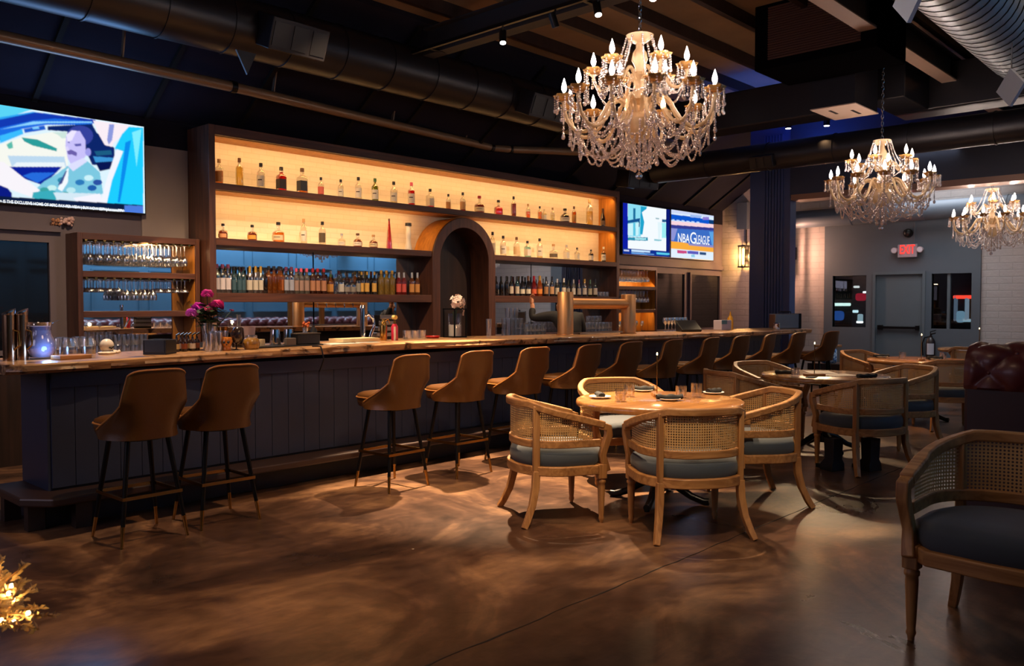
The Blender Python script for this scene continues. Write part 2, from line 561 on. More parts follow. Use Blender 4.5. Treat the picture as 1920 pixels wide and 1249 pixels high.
CRYST = clear('crystal', (0.86, 0.84, 0.90), 0.62, 0.16, (1.0, 0.92, 0.84, 1))
BLACKGL = mat('night_window_glass', (0.006, 0.007, 0.010, 1), 0.05, 0.0, 0.6)
def glassy(name, base, tint, k, met):
    m = mat(name, base, .08, met, .9, coat=.6, bump=.5, bscale=220)
    t = m.node_tree; b = t.nodes['Principled BSDF']; tr = t.nodes.new('ShaderNodeBsdfTransparent'); tr.inputs[0].default_value = tint
    mx = t.nodes.new('ShaderNodeMixShader'); mx.inputs[0].default_value = k
    t.links.new(b.outputs[0], mx.inputs[1]); t.links.new(tr.outputs[0], mx.inputs[2]); t.links.new(mx.outputs[0], t.nodes['Material Output'].inputs['Surface'])
    return m


CHAMP = glassy('champagne_glass', '#f2d2a4', (1, .92, .8, 1), .40, .30)
CRYSB = glassy('crystal_bead', '#fff0e6', (.95, .95, 1, 1), .22, .7)
BULB = emis('candle_bulb', (1.0, 0.80, 0.70, 1), 85.0)
GREENL = mat('dark_leaf', '#1d3a1e', 0.5, var=0.2)
PINK = mat('pink_petal', '#c02a90', 0.6, var=0.25, vscale=25)
ORCH = mat('orchid_petal', '#e8d2c8', 0.6, var=0.08)
SKIN = mat('skin', '#b07858', 0.5)
SHIRT = mat('black_shirt', '#0e0d12', 0.8)
HAIRM = mat('dark_hair', '#1a1210', 0.6)
DENIM = mat('dark_trousers', '#15171f', 0.8)

# ================================================================== the setting
XE = 16.5          # far end wall
YB = 9.15          # back wall behind the bar
fl = MB().box(-3.2, 17.2, -3.2, 9.4, -0.1, 0.0)
struct('floor', fl, FLOOR, smooth=0)
j = MB()
p0, p1 = at(1180, 1090, z=0), at(830, 1236, z=0)
dj = (p1 - p0).normalized()
q0 = p0 - dj * 4.2; q1 = p1 + dj * 1.5
random.seed(3)
jp = [q0.lerp(q1, i / 60) + V(random.uniform(-.006, .006), random.uniform(-.006, .006), .0008) for i in range(61)]
j.sweep(jp, [random.uniform(.003, .011) for i in range(61)], 0.0016)
struct('trim_1', j, mat('floor_joint', '#171210', 0.7), smooth=0)

# back wall, lower panelling, pale panel beside the shelving
struct('wall_back', MB().box(-3.2, XE + .3, YB, YB + .2, 0, 4.9), WALLG, smooth=0)
struct('trim_2', MB().box(3.94, 4.46, YB - .025, YB, 2.0, 3.16), WALLP, smooth=0)
struct('trim_3', MB().box(-3.2, 3.12, YB - .05, YB, 2.17, 2.23), WALLG, smooth=0)
struct('trim_4', MB().box(12.05, XE - .02, YB - .05, YB, 2.18, 2.26), WALLG, smooth=0)
# charcoal soffit that slopes up from the back wall to the ceiling
SZ0, SZ1, SY1 = 3.46, 4.66, 7.36
struct('trim_6', MB().box(-3.2, XE - .02, YB - .012, YB, 3.16, SZ0), SOFF, smooth=0)
s = MB(); s.loft([[(x, YB, SZ0), (x, YB, SZ0 + .1), (x, SY1, 4.72), (x, SY1, SZ1)] for x in (-3.2, XE)])
struct('wall_soffit', s, SOFF, smooth=0)
sl = (SZ1 - SZ0) / (YB - SY1)
for i, x in enumerate([2.9, 4.0, 5.05, 6.4, 7.2, 8.6, 9.9, 11.0, 12.4, 13.6, 14.9, 15.9]):
    b = MB()
    y0, y1 = YB - .03, SY1 + .05
    for (yy, zz) in ((0, 0),):
        b.loft([[(x - .025, y, SZ0 + (YB - y) * sl - .002), (x + .025, y, SZ0 + (YB - y) * sl - .002), (x + .025, y, SZ0 + (YB - y) * sl - .05), (x - .025, y, SZ0 + (YB - y) * sl - .05)] for y in (y0, y1)])
    o = b.build('soffit_batten', RAFT, smooth=0); o['kind'] = 'structure'

struct('wall_south', MB().box(-3.2, XE + .3, -1.8, -1.6, 0, 4.9), BLUEW, smooth=0)
struct('wall_west', MB().box(-3.4, -3.2, -3.2, 9.4, 0, 4.9), NAVYD, smooth=0)
# raised panels of the blue wall
for i in range(11):
    x = 2.2 + i * 1.3
    b = MB()
    for (z0, z1) in ((1.25, 2.25), (2.4, 3.1)):
        for (a0, a1, c0, c1) in ((x, x + 1.1, z0, z0 + .04), (x, x + 1.1, z1 - .04, z1), (x, x + .04, z0 + .04, z1 - .04), (x + 1.06, x + 1.1, z0 + .04, z1 - .04)):
            b.box(a0, a1, -1.6, -1.575, c0, c1)
    o = b.build('trim_%d' % (20 + i), BLUEW, smooth=0); o['kind'] = 'structure'

# far end wall: painted brick with a slate panel that holds the exit door and two windows
PA0, PA1, PZ = 4.08, 6.87, 3.0
e = MB()
e.box(XE, XE + .2, -3.2, PA0, 0, 4.9); e.box(XE, XE + .2, PA1, 9.3, 0, 4.9); e.box(XE, XE + .2, PA0, PA1, PZ, 4.9)
struct('wall_east', e, BRICKW, smooth=0)
W4 = (6.05, 6.70, 1.0, 2.0); W5 = (4.22, 4.88, 1.0, 2.0); D1 = (5.03, 5.87, 0.0, 2.0)
p = MB()
px0, px1 = XE - .06, XE + .06
ys = [PA0, W5[0], W5[1], D1[0] - .05, D1[1] + .05, W4[0], W4[1], PA1]
p.box(px0, px1, PA0, PA1, 2.05, PZ)
p.box(px0, px1, PA0, W5[0], 0, 2.05); p.box(px0, px1, W5[1], D1[0] - .05, 0, 2.05); p.box(px0, px1, D1[1] + .05, W4[0], 0, 2.05); p.box(px0, px1, W4[1], PA1, 0, 2.05)
for w in (W4, W5):
    p.box(px0, px1, w[0], w[1], 0, w[2]); p.box(px0, px1, w[0], w[1], w[3], 2.05)
struct('wall_exit', p, WALLE, smooth=0)


def window(n, x0, x1, y0, y1, z0, z1, plane, fm, gm, bars=()):
    """frame and pane; plane 'Y' = in the back wall, 'X' = in the end wall"""
    t = bpy.data.objects.new('window_%d' % n, None); COL.objects.link(t); t['kind'] = 'structure'
    f = MB(); w = .05
    if plane == 'Y':
        f.box(x0 - w, x1 + w, y0, y1, z1, z1 + w); f.box(x0 - w, x1 + w, y0, y1, z0 - w, z0)
        f.box(x0 - w, x0, y0, y1, z0, z1); f.box(x1, x1 + w, y0, y1, z0, z1)
        for b in bars: f.box(b - .03, b + .03, y0, y1, z0, z1)
        g = MB().box(x0, x1, y1 - .03, y1 - .02, z0, z1)
    else:
        f.box(x0, x1, y0 - .02, y1 + .02, z1, z1 + .02); f.box(x0, x1, y0 - .02, y1 + .02, z0 - .02, z0)
        f.box(x0, x1, y0 - .02, y0, z0, z1); f.box(x0, x1, y1, y1 + .02, z0, z1)
        for b in bars: f.box(x0, x1, b - .025, b + .025, z0, z1)
        g = MB().box((x0 + x1) / 2, (x0 + x1) / 2 + .008, y0, y1, z0, z1)
    f.build('window_frame', fm, t, smooth=0)
    g.build('window_pane', gm, t, smooth=0)
    return t


window(1, 1.6, 3.0, YB - .06, YB, 1.0, 2.06, 'Y', WALLG, BLACKGL)
window(2, 13.88, 14.88, YB - .06, YB, .95, 2.05, 'Y', WALLG, BLACKGL)
window(3, 15.15, 16.3, YB - .06, YB, .95, 2.05, 'Y', WALLG, BLACKGL)
NIGHT = clear('exit_window_glass', (0.75, 0.8, 0.82), 0.04, 0.0)
window(4, XE - .03, XE + .05, W4[0], W4[1], W4[2], W4[3], 'X', DOORM, NIGHT)
window(5, XE - .03, XE + .05, W5[0], W5[1], W5[2], W5[3], 'X', DOORM, NIGHT, (4.62 - .02,))
d = bpy.data.objects.new('door_1', None); COL.objects.link(d); d['kind'] = 'structure'
f = MB(); f.box(XE - .09, XE + .06, D1[0] - .05, D1[0], 0, 2.05); f.box(XE - .09, XE + .06, D1[1], D1[1] + .05, 0, 2.05); f.box(XE - .09, XE + .06, D1[0], D1[1], 2.0, 2.05)
f.build('door_frame', DOORM, d, smooth=0)
MB().box(XE - .04, XE + .02, D1[0] + .005, D1[1] - .005, .005, 1.995).build('door_leaf', DOORM, d, smooth=0)
pb = MB(); pb.box(XE - .09, XE - .06, D1[0] + .05, D1[1] - .05, .985, 1.03); pb.box(XE - .10, XE - .04, D1[1] - .14, D1[1] - .05, .965, 1.05); pb.box(XE - .10, XE - .04, D1[0] + .05, D1[0] + .11, .965, 1.05)
pb.build('panic_bar', BLK, d, smooth=0)

# ceiling
struct('ceiling', MB().box(-3.2, XE + .3, -3.2, 9.4, 4.72, 4.85), DECK, smooth=0)
for i in range(12):
    y = -1.3 + i * .74
    o = MB().box(-3.2, XE, y - .035, y + .035, 4.58, 4.719).build('ceiling_joist', WALD, smooth=0); o['kind'] = 'structure'


def ibeam(p, q, h=.3, w=.2, nm='steel_beam', und=JOIST):
    p = Vector(p); q = Vector(q); t = (q - p).normalized(); a = Vector((t.y, -t.x, 0))
    b = MB()
    def bar(w_, z0, z1):
        b.loft([[c + a * w_ / 2 + V(0, 0, z0), c - a * w_ / 2 + V(0, 0, z0), c - a * w_ / 2 + V(0, 0, z1), c + a * w_ / 2 + V(0, 0, z1)] for c in (p, q)])
    bar(w, .012, .028); bar(.02, .028, h - .016); bar(w, h - .016, h)
    o = b.build(nm, JOIST, smooth=0); o['kind'] = 'structure'
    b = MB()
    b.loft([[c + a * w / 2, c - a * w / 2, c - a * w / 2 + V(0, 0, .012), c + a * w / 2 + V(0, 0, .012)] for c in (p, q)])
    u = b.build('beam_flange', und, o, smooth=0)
    return o


ibeam((6.30, -1.6, 4.2), (6.30, 7.15, 4.2), .30, .16, und=JOIST)
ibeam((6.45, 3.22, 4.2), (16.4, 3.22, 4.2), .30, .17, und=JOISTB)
ibeam((12.0, -1.6, 4.2), (12.0, 7.35, 4.2), .30, .16)

# navy partition: fluted column and header
colm = bpy.data.objects.new('wall_column', None); COL.objects.link(colm); colm['kind'] = 'structure'
COLN = mat('column_navy', '#3a4870', .4)
cb = MB().box(14.0, 14.22, 6.46, 7.22, 0, 4.72); cb.build('shaft', COLN, colm, smooth=0)
fb = MB()
for k in range(7):
    y = 6.55 + k * .055 + .04
    fb.box(13.97, 14.0, y, y + .03, .2, 4.4)
fb.build('fluting', COLN, colm, smooth=0)
h = MB().box(13.98, 14.22, -1.6, 6.46, 3.27, 4.72)
struct('wall_header', h, mat('header_navy', '#262c3e', .5), smooth=0)
hb = MB().box(13.95, 14.33, -1.6, 6.43, 3.235, 3.27); hb.box(13.95, 13.98, -1.6, 6.43, 3.27, 3.33)
struct('trim_5', hb, mat('bronze_trim', '#8a6a58', 0.35, 0.4), smooth=0)

# ================================================================== things on the ceiling


def round_duct(name, label, p, q, r, m, seams=None, n=28, group=None):
    p = Vector(p); q = Vector(q)
    t = thing(name, label, 'duct', p, 0, group)
    d = q - p
    MB().cyl((0, 0, 0), d, r, None, n).build('duct_barrel', m, t)
    if seams:
        L = d.length; k = int(L / seams)
        for i in range(1, min(k, 60)):
            c = d * (i / k)
            u = d.normalized()
            MB().cyl(c - u * .009, c + u * .009, r + .010, None, n).build('duct_seam', m, t)
    return t


def vent(parent, c, rz, w, h, dep, m, slots=3, yaw_down=0.0):
    """a boxed register on a duct"""
    M = Matrix.Rotation(rz, 3, 'Z') @ Matrix.Rotation(yaw_down, 3, 'X')
    c = Vector(c)
    b = MB(); b.obox(c, w, dep, h, M=M)
    o = b.build('register_box', m, parent, bevel=.008)
    g = MB()
    for k in range(slots):
        x = -w / 2 + w * (k + .5) / slots
        g.obox(c + M @ V(x, -dep / 2 - .002, 0), w / slots * .78, .012, h * .74, M=M)
    g.build('register_slot', BLACKP, o, smooth=0)


dk = round_duct('supply_duct', 'long black round supply duct running above the bar with two registers', (-1.0, 7.5, 4.12), (11.6, 7.55, 4.12), .28, DUCT, .62)
DK = Vector((-1.0, 7.5, 4.12))
a = at(545, 95, y=7.2)
vent(dk, Vector((a.x, 7.22, 4.05)) - DK, 0, .62, .30, .40, DUCT, 3, R(22))
a = at(1010, 205, y=7.25)
vent(dk, Vector((a.x, 7.25, 4.03)) - DK, 0, .7, .30, .42, DUCT, 3, R(22))
# dark fins under the first register
fn = MB()
a = at(462, 105, y=7.1) - DK
fn.loft([[a + V(-.10, 0, .04), a + V(.10, 0, .04), a + V(.02, .02, -.16)], [a + V(-.10, .02, .04), a + V(.10, .02, .04), a + V(.02, .04, -.16)]])
fn.build('damper_fin', DUCT, dk, smooth=0)
# conduit pipe below the soffit
pp = [V(1.2, 8.15, 3.75), V(4.57, 8.31, 3.75), V(6.5, 8.5, 3.75), V(8.9, 8.72, 3.75), V(9.25, 8.66, 3.76), V(11.9, 7.4, 3.86)]
pt = thing('roof_drain_pipe', 'long brown pipe under the sloping soffit above the lit shelves', 'pipe', pp[0])
MB().tube([q - pp[0] for q in pp], .055, 14).build('pipe_run', mat('brown_pipe', '#80684f', 0.35, 0.3), pt)
for q in (pp[1], pp[3], pp[4]):
    MB().cyl(q - pp[0] - V(.03, 0, 0), q - pp[0] + V(.03, 0.003, 0), .066, None, 14).build('pipe_coupling', BLK, pt)
for i, x in enumerate([3.4, 5.1, 6.9, 8.3, 10.6]):
    yy = 8.15 + (x - 1.2) * .077 if x < 9 else 8.1
    b = MB(); b.tube([(0, 0, 0), (0, -.10, .42)], .02, 6, sq=(1.2, .35))
    o = b.build('pipe_hanger', mat('hanger_strap', '#6a5a4c', 0.5, 0.4) if 'hanger_strap' not in MATS else MATS['hanger_strap'], loc=(x, yy - .06, 3.80))
    tag(o, 'thin steel strap holding the brown pipe, %s from the left' % nth(i + 1), 'strap', 'pipe hanger straps')

# rectangular ducts over the dining floor
t = thing('box_duct', 'black square duct box with a pale bottom plate beside second chandelier', 'duct', (9.95, 3.94, 3.7))
MB().box(-.35, .35, -.25, .25, 0.012, .8).build('duct_casing', DUCT, t, smooth=0)
MB().box(-.36, .36, -.26, .26, 0, .012).build('bottom_plate', mat('pale_plate', '#b39a88', 0.6), t, smooth=0)
sl_ = MB(); sl_.box(-.2, .02, .08, .11, -.004, 0); sl_.box(-.05, .2, -.12, -.09, -.004, 0); sl_.build('plate_slot', BLACKP, t, smooth=0)
t = thing('cross_duct', 'black rectangular duct crossing the ceiling behind the large chandelier', 'duct', (10.95, 5.2, 3.9))
MB().box(-.22, .22, -1.0, 1.7, 0, .5).build('duct_casing', DUCT, t, smooth=0, bevel=.02)
MB().box(-.02, .02, -.5, -.46, .5, .82).box(-.02, .02, 1.2, 1.24, .5, .82).build('hanger_rod', STEEL, t, smooth=0)
t = thing('elbow_duct', 'black rectangular elbow duct near the spiral duct at upper right', 'duct', (11.4, 3.0, 3.9))
b = MB(); b.box(.0, .5, -1.4, .9, 0, .55); b.box(-.9, 0, .45, .9, 0, .55); b.build('duct_casing', DUCT, t, smooth=0, bevel=.015)
MB().tube([(-.3, .42, .55), (-.3, .42, .8)], .012, 6).build('hanger_rod', STEEL, t)
t = round_duct('trunk_duct', 'fat dark round duct crossing the ceiling in front of navy header', (11.72, -1.2, 3.62), (11.72, 7.72, 3.62), .20, DUCT, .9)
vent(t, Vector((11.56, 5.75, 3.54)) - Vector((11.72, -1.2, 3.62)), R(-90), .36, .18, .2, DUCT, 3, R(20))
t = round_duct('end_wall_duct', 'grey blue painted round duct along the far brick wall', (16.22, 1.0, 3.13), (16.22, 7.56, 3.13), .17, DUCTW, 1.1)
q = at(1150, 345, y=7.9)
t = thing('wall_register', 'boxed air register with three slots below the large chandelier', 'vent', (11.62, 8.0, 3.6))
vent(t, (0, 0, -.1), R(-18), .62, .28, .34, DUCT, 3, R(10))
MB().cyl((-.0, .05, -.08), (-.12, .12, -.06), .17, .17, 18).build('collar', DUCT, t)
MB().box(-.02, .02, .02, .06, .0, .68).build('hanger_rod', STEEL, t, smooth=0)

# spiral duct, upper right
sp0 = Vector((6.5, 2.12, 4.16)); rr = .35
t = thing('spiral_duct', 'shiny grey spiral duct with dark ribs at upper right', 'duct', sp0)
path = [V(0, 0, 0), V(3.6, .05, 0), V(4.0, .02, -.01), V(4.3, -.12, -.02), V(4.45, -.42, -.03), V(4.5, -.8, -.03), V(4.52, -2.2, -.03)]
MB().tube(path, rr, 28).build('duct_barrel', DUCTG, t)
for i in range(34):
    c = V(.1 + i * .16, .05 * (.1 + i * .16) / 4.0, 0)
    if c.x > 3.75: break
    MB().cyl(c - V(.006, 0, 0), c + V(.006, 0, 0), rr + .005, None, 28).build('duct_rib', BLK, t)
for i in range(9):
    c = V(4.5 + .002 * i, -.8 - i * .125, -.03)
    MB().cyl(c - V(0, .006, 0), c + V(0, .006, 0), rr + .007, None, 28).build('duct_rib', BLK, t)
# air handler with louvred grille
t = thing('air_handler', 'black air handler box with louvred grille above the second chandelier', 'air conditioner', (9.1, 3.75, 4.0))
MB().box(-.4, .45, -.62, .7, .02, .72).build('casing', mat('matt_black', '#080708', 1.0, spec=0.0), t, smooth=0, bevel=.01)
g = MB()
for k in range(22): g.obox((-.405, .04, .12 + k * .026), .02, 1.0, .012, M=Matrix.Rotation(R(25), 3, 'Y'))
g.build('louvre', mat('louvre_brown', '#4a3430', 0.5), t, smooth=0)
MB().box(-.03, .03, -.03, .03, .7, .719).build('hanger', BLK, t, smooth=0)
# pale square baffles
for i, (u, v, nm) in enumerate([(1705, -4, 'pale square baffle hanging by the near end of the spiral duct'), (1896, 164, 'pale square baffle hanging by the far end of the spiral duct')]):
    c = at(u, v, z=3.4 if i else 3.55)
    b = MB(); b.obox((0, 0, 0), .03, .24, .24, M=Matrix.Rotation(R(-38), 3, 'Z') @ Matrix.Rotation(R(45), 3, 'X'))
    t = thing('hanging_baffle', nm, 'panel', c)
    b.build('panel', mat('pale_baffle', '#a7b4c4', 0.55), t, smooth=0)
    MB().tube([(0, 0, .16), (0, 0, (3.80 if i else 4.719) - c.z)], .006, 6).build('wire', STEEL, t)

# track with spot heads
trk = thing('lighting_track', 'thin black lighting track beside the steel cross beam', 'light track', (6.02, 2.6, 4.16))
MB().box(-.018, .018, 0, 4.5, 0, .035).build('rail', BLK, trk, smooth=0)
st = MB()
for yy in (.3, 2.2, 4.3): st.box(.0, .28, yy - .02, yy + .02, .035, .055)
st.build('stand_off', BLK, trk, smooth=0)
SPOTON = emis('spot_lens', (1.0, 0.86, 0.78, 1), 14.0)


def spot(u, v, label, aim, power, on=True, z=4.0, size=44, xt=None):
    c = at(u, v, z=z) if xt is None else Vector((xt, at(u, v, x=xt).y, z))
    t = thing('track_spotlight', label, 'spotlight', c, 0, 'track spotlights')
    d = (Vector(aim) - c).normalized()
    up = -d
    MB().cyl(up * .0, up * .13, .036, .036, 14).build('lamp_head', BLK, t)
    MB().cyl(-up * .002, up * .004, .03, .03, 12).build('lens', SPOTON if on else BLACKP, t)
    MB().tube([up * .10, V(0, 0, 4.16 - z)], .010, 6).build('stem', BLK, t)
    if on:
        lamp('spot_beam', 'SPOT', c + d * .04, power, (1.0, 0.70, 0.42), aim, 0.04, None, size, 0.55)
    return t


spot(943, 82, 'lit track spotlight with a white glowing face above the bar', (5.0, 4.7, 0), 2900, True, 4.0, 43, 6.02)
spot(1042, 46, 'unlit angled track spotlight just right of the lit one', (7.0, 4.6, 1.0), 0, False, 4.0, 40, 6.02)
spot(1122, 32, 'lit track spotlight to the upper left of the large chandelier', (5.3, 3.4, .75), 820, True, 4.0, 34, 6.02)
spot(1224, 4, 'lit track spotlight at the top edge right of the chandelier chain', (4.2, 3.4, 0), 420, True, 4.0, 60, 6.02)
for (u, v, lb, aim, pw) in ((1478, 241, 'small lit spotlight under the blue ceiling bay, left one', (9.3, 4.4, 0), 600), (1550, 236, 'small lit spotlight under the blue ceiling bay, right one', (8.25, 3.4, .75), 330)):
    c = at(u, v, z=4.3)
    t = thing('ceiling_spotlight', lb, 'spotlight', c, 0, 'ceiling bay spotlights')
    MB().cyl((0, 0, 0), (0, 0, .12), .05, .05, 14).build('lamp_head', BLK, t)
    MB().cyl((0, 0, -.003), (0, 0, .003), .042, .042, 12).build('lens', SPOTON, t)
    MB().tube([(0, 0, .12), (0, 0, .42)], .010, 6).build('stem', BLK, t)
    lamp('spot_beam', 'SPOT', c + V(0, 0, -.03), pw, (1.0, 0.68, 0.38), aim, 0.05, None, 36 if u < 1500 else 26, 0.6)
# downlight cans above the bar (the left two hang above the top of the frame, the right one behind the large chandelier)
for i, (pos, aim, pw, lb) in enumerate((((2.7, 6.3, 4.38), (3.3, 7.4, 1.1), 540, 'downlight can above the left end of the bar'), ((4.7, 6.4, 4.38), (5.7, 7.4, 1.1), 640, 'downlight can above the middle of the bar'), ((9.3, 6.3, 4.38), (9.6, 7.3, 1.1), 640, 'downlight can above the bar behind the large chandelier'))):
    t = thing('downlight_can', lb, 'spotlight', pos, 0, 'downlight cans above the bar')
    MB().cyl((0, 0, 0), (0, 0, .339), .06, .06, 16).build('lamp_head', BLK, t)
    MB().cyl((0, 0, -.003), (0, 0, .003), .05, .05, 14).build('lens', SPOTON, t)
    lamp('spot_beam', 'SPOT', Vector(pos) - V(0, 0, .03), pw, (1.0, 0.68, 0.40), aim, 0.05, None, 96, 0.8)
# further spot beams added without lamp heads, near the stools and third table
for (pos, aim, pw, sz) in (((3.0, 3.4, 4.2), (3.2, 4.4, 0.2), 260, 70), ((11.4, 5.0, 4.0), (11.2, 3.5, .75), 420, 40)):
    lamp('spot_beam', 'SPOT', pos, pw, (1.0, 0.60, 0.30), aim, 0.06, None, sz, 0.7)

# ================================================================== the bar
ZT = [(1.6, 1.073), (3.0, 1.090), (4.9, 1.110), (6.5, 1.098), (8.65, 1.072), (13.2, 1.05)]


def zt(x):
    for (a, za), (b, zb) in zip(ZT, ZT[1:]):
        if x <= b: return za + (zb - za) * max(0, (x - a) / (b - a))
    return ZT[-1][1]


def yfront(x):
    return 5.80 - .18 * (x - 1.7) / 11.3 + .03 * math.sin(x * 2.1) + .018 * math.sin(x * 5.3 + 1)


def onbar(px, py, ymin=5.9, ymax=6.42):
    z = 1.09
    for _ in range(4):
        p = at(px, py, z=z); z = zt(p.x)
    if p.y > ymax: p = at(px, py, y=ymax)
    if p.y < ymin: p = at(px, py, y=ymin)
    return Vector((p.x, p.y, zt(p.x)))


BX0, BX1 = 1.95, 12.55
bar = thing('bar_counter', 'long navy panelled bar under a live edge wooden slab', 'bar', (BX0, 6.2, 0))
O = Vector((BX0, 6.2, 0))
b = MB().box(0, BX1 - BX0, -.25, .25, .16, 1.0)
b.build('body', NAVYD, bar, smooth=0)
b = MB()
n = 72; w = (BX1 - BX0) / n
for i in range(n): b.box(i * w + .0015, (i + 1) * w - .0015, -.266, -.25, .24, .90)
b.box(0, BX1 - BX0, -.285, -.25, .90, 1.0)
b.build('beadboard', NAVY, bar, smooth=0, bevel=.002)
b = MB().box(-.02, 0, -.25, .25, .20, 1.0); b.build('end_panel', NAVY, bar, smooth=0)
l = MB(); l.prism([(-.22, .25), (-.22, -.35), (-.08, -.52), (10.6, -.50), (10.6, -.25), (0, -.25), (0, .25)], .17, .225)
l.build('foot_ledge', mat('ledge_wood', '#3a2a26', 0.4, var=.1), bar, smooth=0, bevel=.012)
l = MB().box(-.05, 10.6, -.30, .25, 0, .17); l.build('plinth', NAVYD, bar, smooth=0)
for (x, y) in ((-.12, -.30), (.12, -.43), (-.14, .1)):
    MB().box(x - .05, x + .05, y - .04, y + .04, 0, .17).build('ledge_block', mat('block_wood', '#33251f', .5) if 'block_wood' not in MATS else MATS['block_wood'], bar, smooth=0)

# live edge slab, following the eye-level wander of its front edge
sv = thing('bar_slab', 'thick live edge wooden slab forming the top of the bar', 'bar top', (1.7, 6.2, 0))
b = MB(); rings = []
random.seed(4)
N = 150
for i in range(N + 1):
    x = 1.66 + (13.15 - 1.66) * i / N
    z = zt(x); yf = yfront(x) - 6.2; yb = .36
    if i == 0: yf += .05
    if i == N: yf += .12
    rg = random.uniform(-.008, .008); rg2 = random.uniform(-.012, .012)
    X = x - 1.7
    rings.append([(X, yb, z), (X, yf + rg * .3, z), (X, yf - .006 + rg * .6, z - .010), (X, yf - .002 + rg, z - .026), (X, yf - .004 + rg2, z - .044), (X, yf + .010 + rg, z - .060), (X, yf + .03, z - .066), (X, yb, z - .066)])
b.loft(rings)
b.build('slab', SLAB, sv, smooth=28)
# back counter
bc = thing('back_counter', 'dark back counter with a wooden top behind the bar', 'counter', (8.0, 8.72, 0))
MB().box(-5.9, 6.2, -.36, .42, 0, .88).build('cabinet_body', WALD, bc, smooth=0)
MB().box(-5.92, 6.22, -.40, .42, .88, .93).build('worktop', WAL, bc, smooth=0, bevel=.006)

# ------------------------------------------------------------------ lit back-bar shelving
YF, YK = 8.68, 9.04
u = thing('back_bar_shelving', 'tall walnut back bar with glowing shelves, mirrors and an arched niche', 'shelving', (8.2, 9.0, .93))
UO = Vector((8.2, 9.0, .93))


def ub(name, x0, x1, y0, y1, z0, z1, m, bev=.004):
    b = MB().box(x0 - UO.x, x1 - UO.x, y0 - UO.y, y1 - UO.y, z0 - UO.z, z1 - UO.z)
    return b.build(name, m, u, smooth=0, bevel=bev)


XL, XR = 4.54, 11.94
ub('side_panel', XL - .075, XL, 8.65, 9.14, .93, 3.40, WALV)
ub('side_panel', XR, XR + .075, 8.65, 9.14, .93, 3.40, WALV)
ub('top_board', XL, XR, 8.65, 9.14, 3.295, 3.40, WAL)
ub('shelf', XL, XR, YF - .03, YK, 2.70, 2.775, WAL)
AX, AZ, RO, RI = 8.29, 2.05, .615, .475
for (x0, x1) in ((XL, AX - RO), (AX + RO, XR)):
    ub('shelf', x0, x1, YF - .03, YK, 2.095, 2.172, WAL)
    ub('shelf', x0, x1, YF - .03, YK, 1.472, 1.572, WAL)
    ub('base_board', x0, x1, YF + .1, YK, .931, .97, WAL)
ub('tile_back', XL, XR, YK, YK + .02, 2.1, 3.295, TILE, 0)
for (x0, x1) in ((XL, 6.02), (6.04, AX - RO), (AX + RO, 10.12), (10.14, XR)):
    for (z0, z1) in ((.97, 1.472), (1.572, 2.095)):
        ub('mirror_pane', x0, x1, YK - .012, YK, z0, z1, MIRR, 0)
# amber strips put the shelf glow into the colour of undersides and right side
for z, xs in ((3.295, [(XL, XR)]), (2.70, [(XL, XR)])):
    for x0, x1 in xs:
        ub('underside_glow_tint', x0, x1, YF + .02, YK, z - .006, z, PINE, 0)
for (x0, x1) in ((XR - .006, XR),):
    ub('side_glow_tint', x0, x1, YF + .0, YK, 2.775, 3.289, PINE, 0)
    ub('side_glow_tint', x0, x1, YF + .0, YK, 2.172, 2.694, PINE, 0)
# arch
b = MB()
prof = []
K = 28
outer = [(AX - RO, .93)] + [(AX - RO * math.cos(PI * k / K), AZ + RO * math.sin(PI * k / K)) for k in range(K + 1)] + [(AX + RO, .93)]
inner = [(AX - RI, .93)] + [(AX - RI * math.cos(PI * k / K), AZ + RI * math.sin(PI * k / K)) for k in range(K + 1)] + [(AX + RI, .93)]
rings = []
for (o_, i_) in zip(outer, inner):
    rings.append([(o_[0] - UO.x, 8.635 - UO.y, o_[1] - UO.z), (i_[0] - UO.x, 8.635 - UO.y, i_[1] - UO.z), (i_[0] - UO.x, YK - UO.y, i_[1] - UO.z), (o_[0] - UO.x, YK - UO.y, o_[1] - UO.z)])
b.loft(rings)
b.build('arch', WALV, u, smooth=35, bevel=.005)
al = MB(); al.loft([[(AX + (RO + .003 + dr) * math.cos(PI * k / K) - UO.x, y - UO.y, AZ + (RO + .003 + dr) * math.sin(PI * k / K) - UO.z) for k in range(1, K)] for (y, dr) in ((8.655, 0), (9.035, 0))], caps=False)
o_ = MB()
o_.add([v for v in al.v], [(k, k + 1, K - 1 + k + 1, K - 1 + k) for k in range(K - 2)]); o_.build('arch_glow_tint', PINE, u, smooth=60)  # amber skin puts the LED glow on the arch into its colour
n_ = MB()
n_.loft([[(p[0] - UO.x, y, p[1] - UO.z) for p in inner[1:-1]] + [(AX + RI - UO.x, y, 0), (AX - RI - UO.x, y, 0)] for y in (YK - .03 - UO.y, YK - .012 - UO.y)])
n_.build('niche_back', WALD, u, smooth=0)
ub('niche_mirror', AX - RI + .003, AX - RI + .14, YK - .036, YK - .031, .94, 2.02, MIRR, 0)
LEDM = emis('led_amber', (1.0, 0.58, 0.22, 1), 2.6)
for z, xs in ((2.775, [(XL, XR)]), (2.172, [(XL, AX - RO), (AX + RO, XR)])):
    for x0, x1 in xs:
        ub('led_strip', x0 + .02, x1 - .02, YK - .02, YK - .004, z, z + .012, LEDM, 0)
freeze(u)
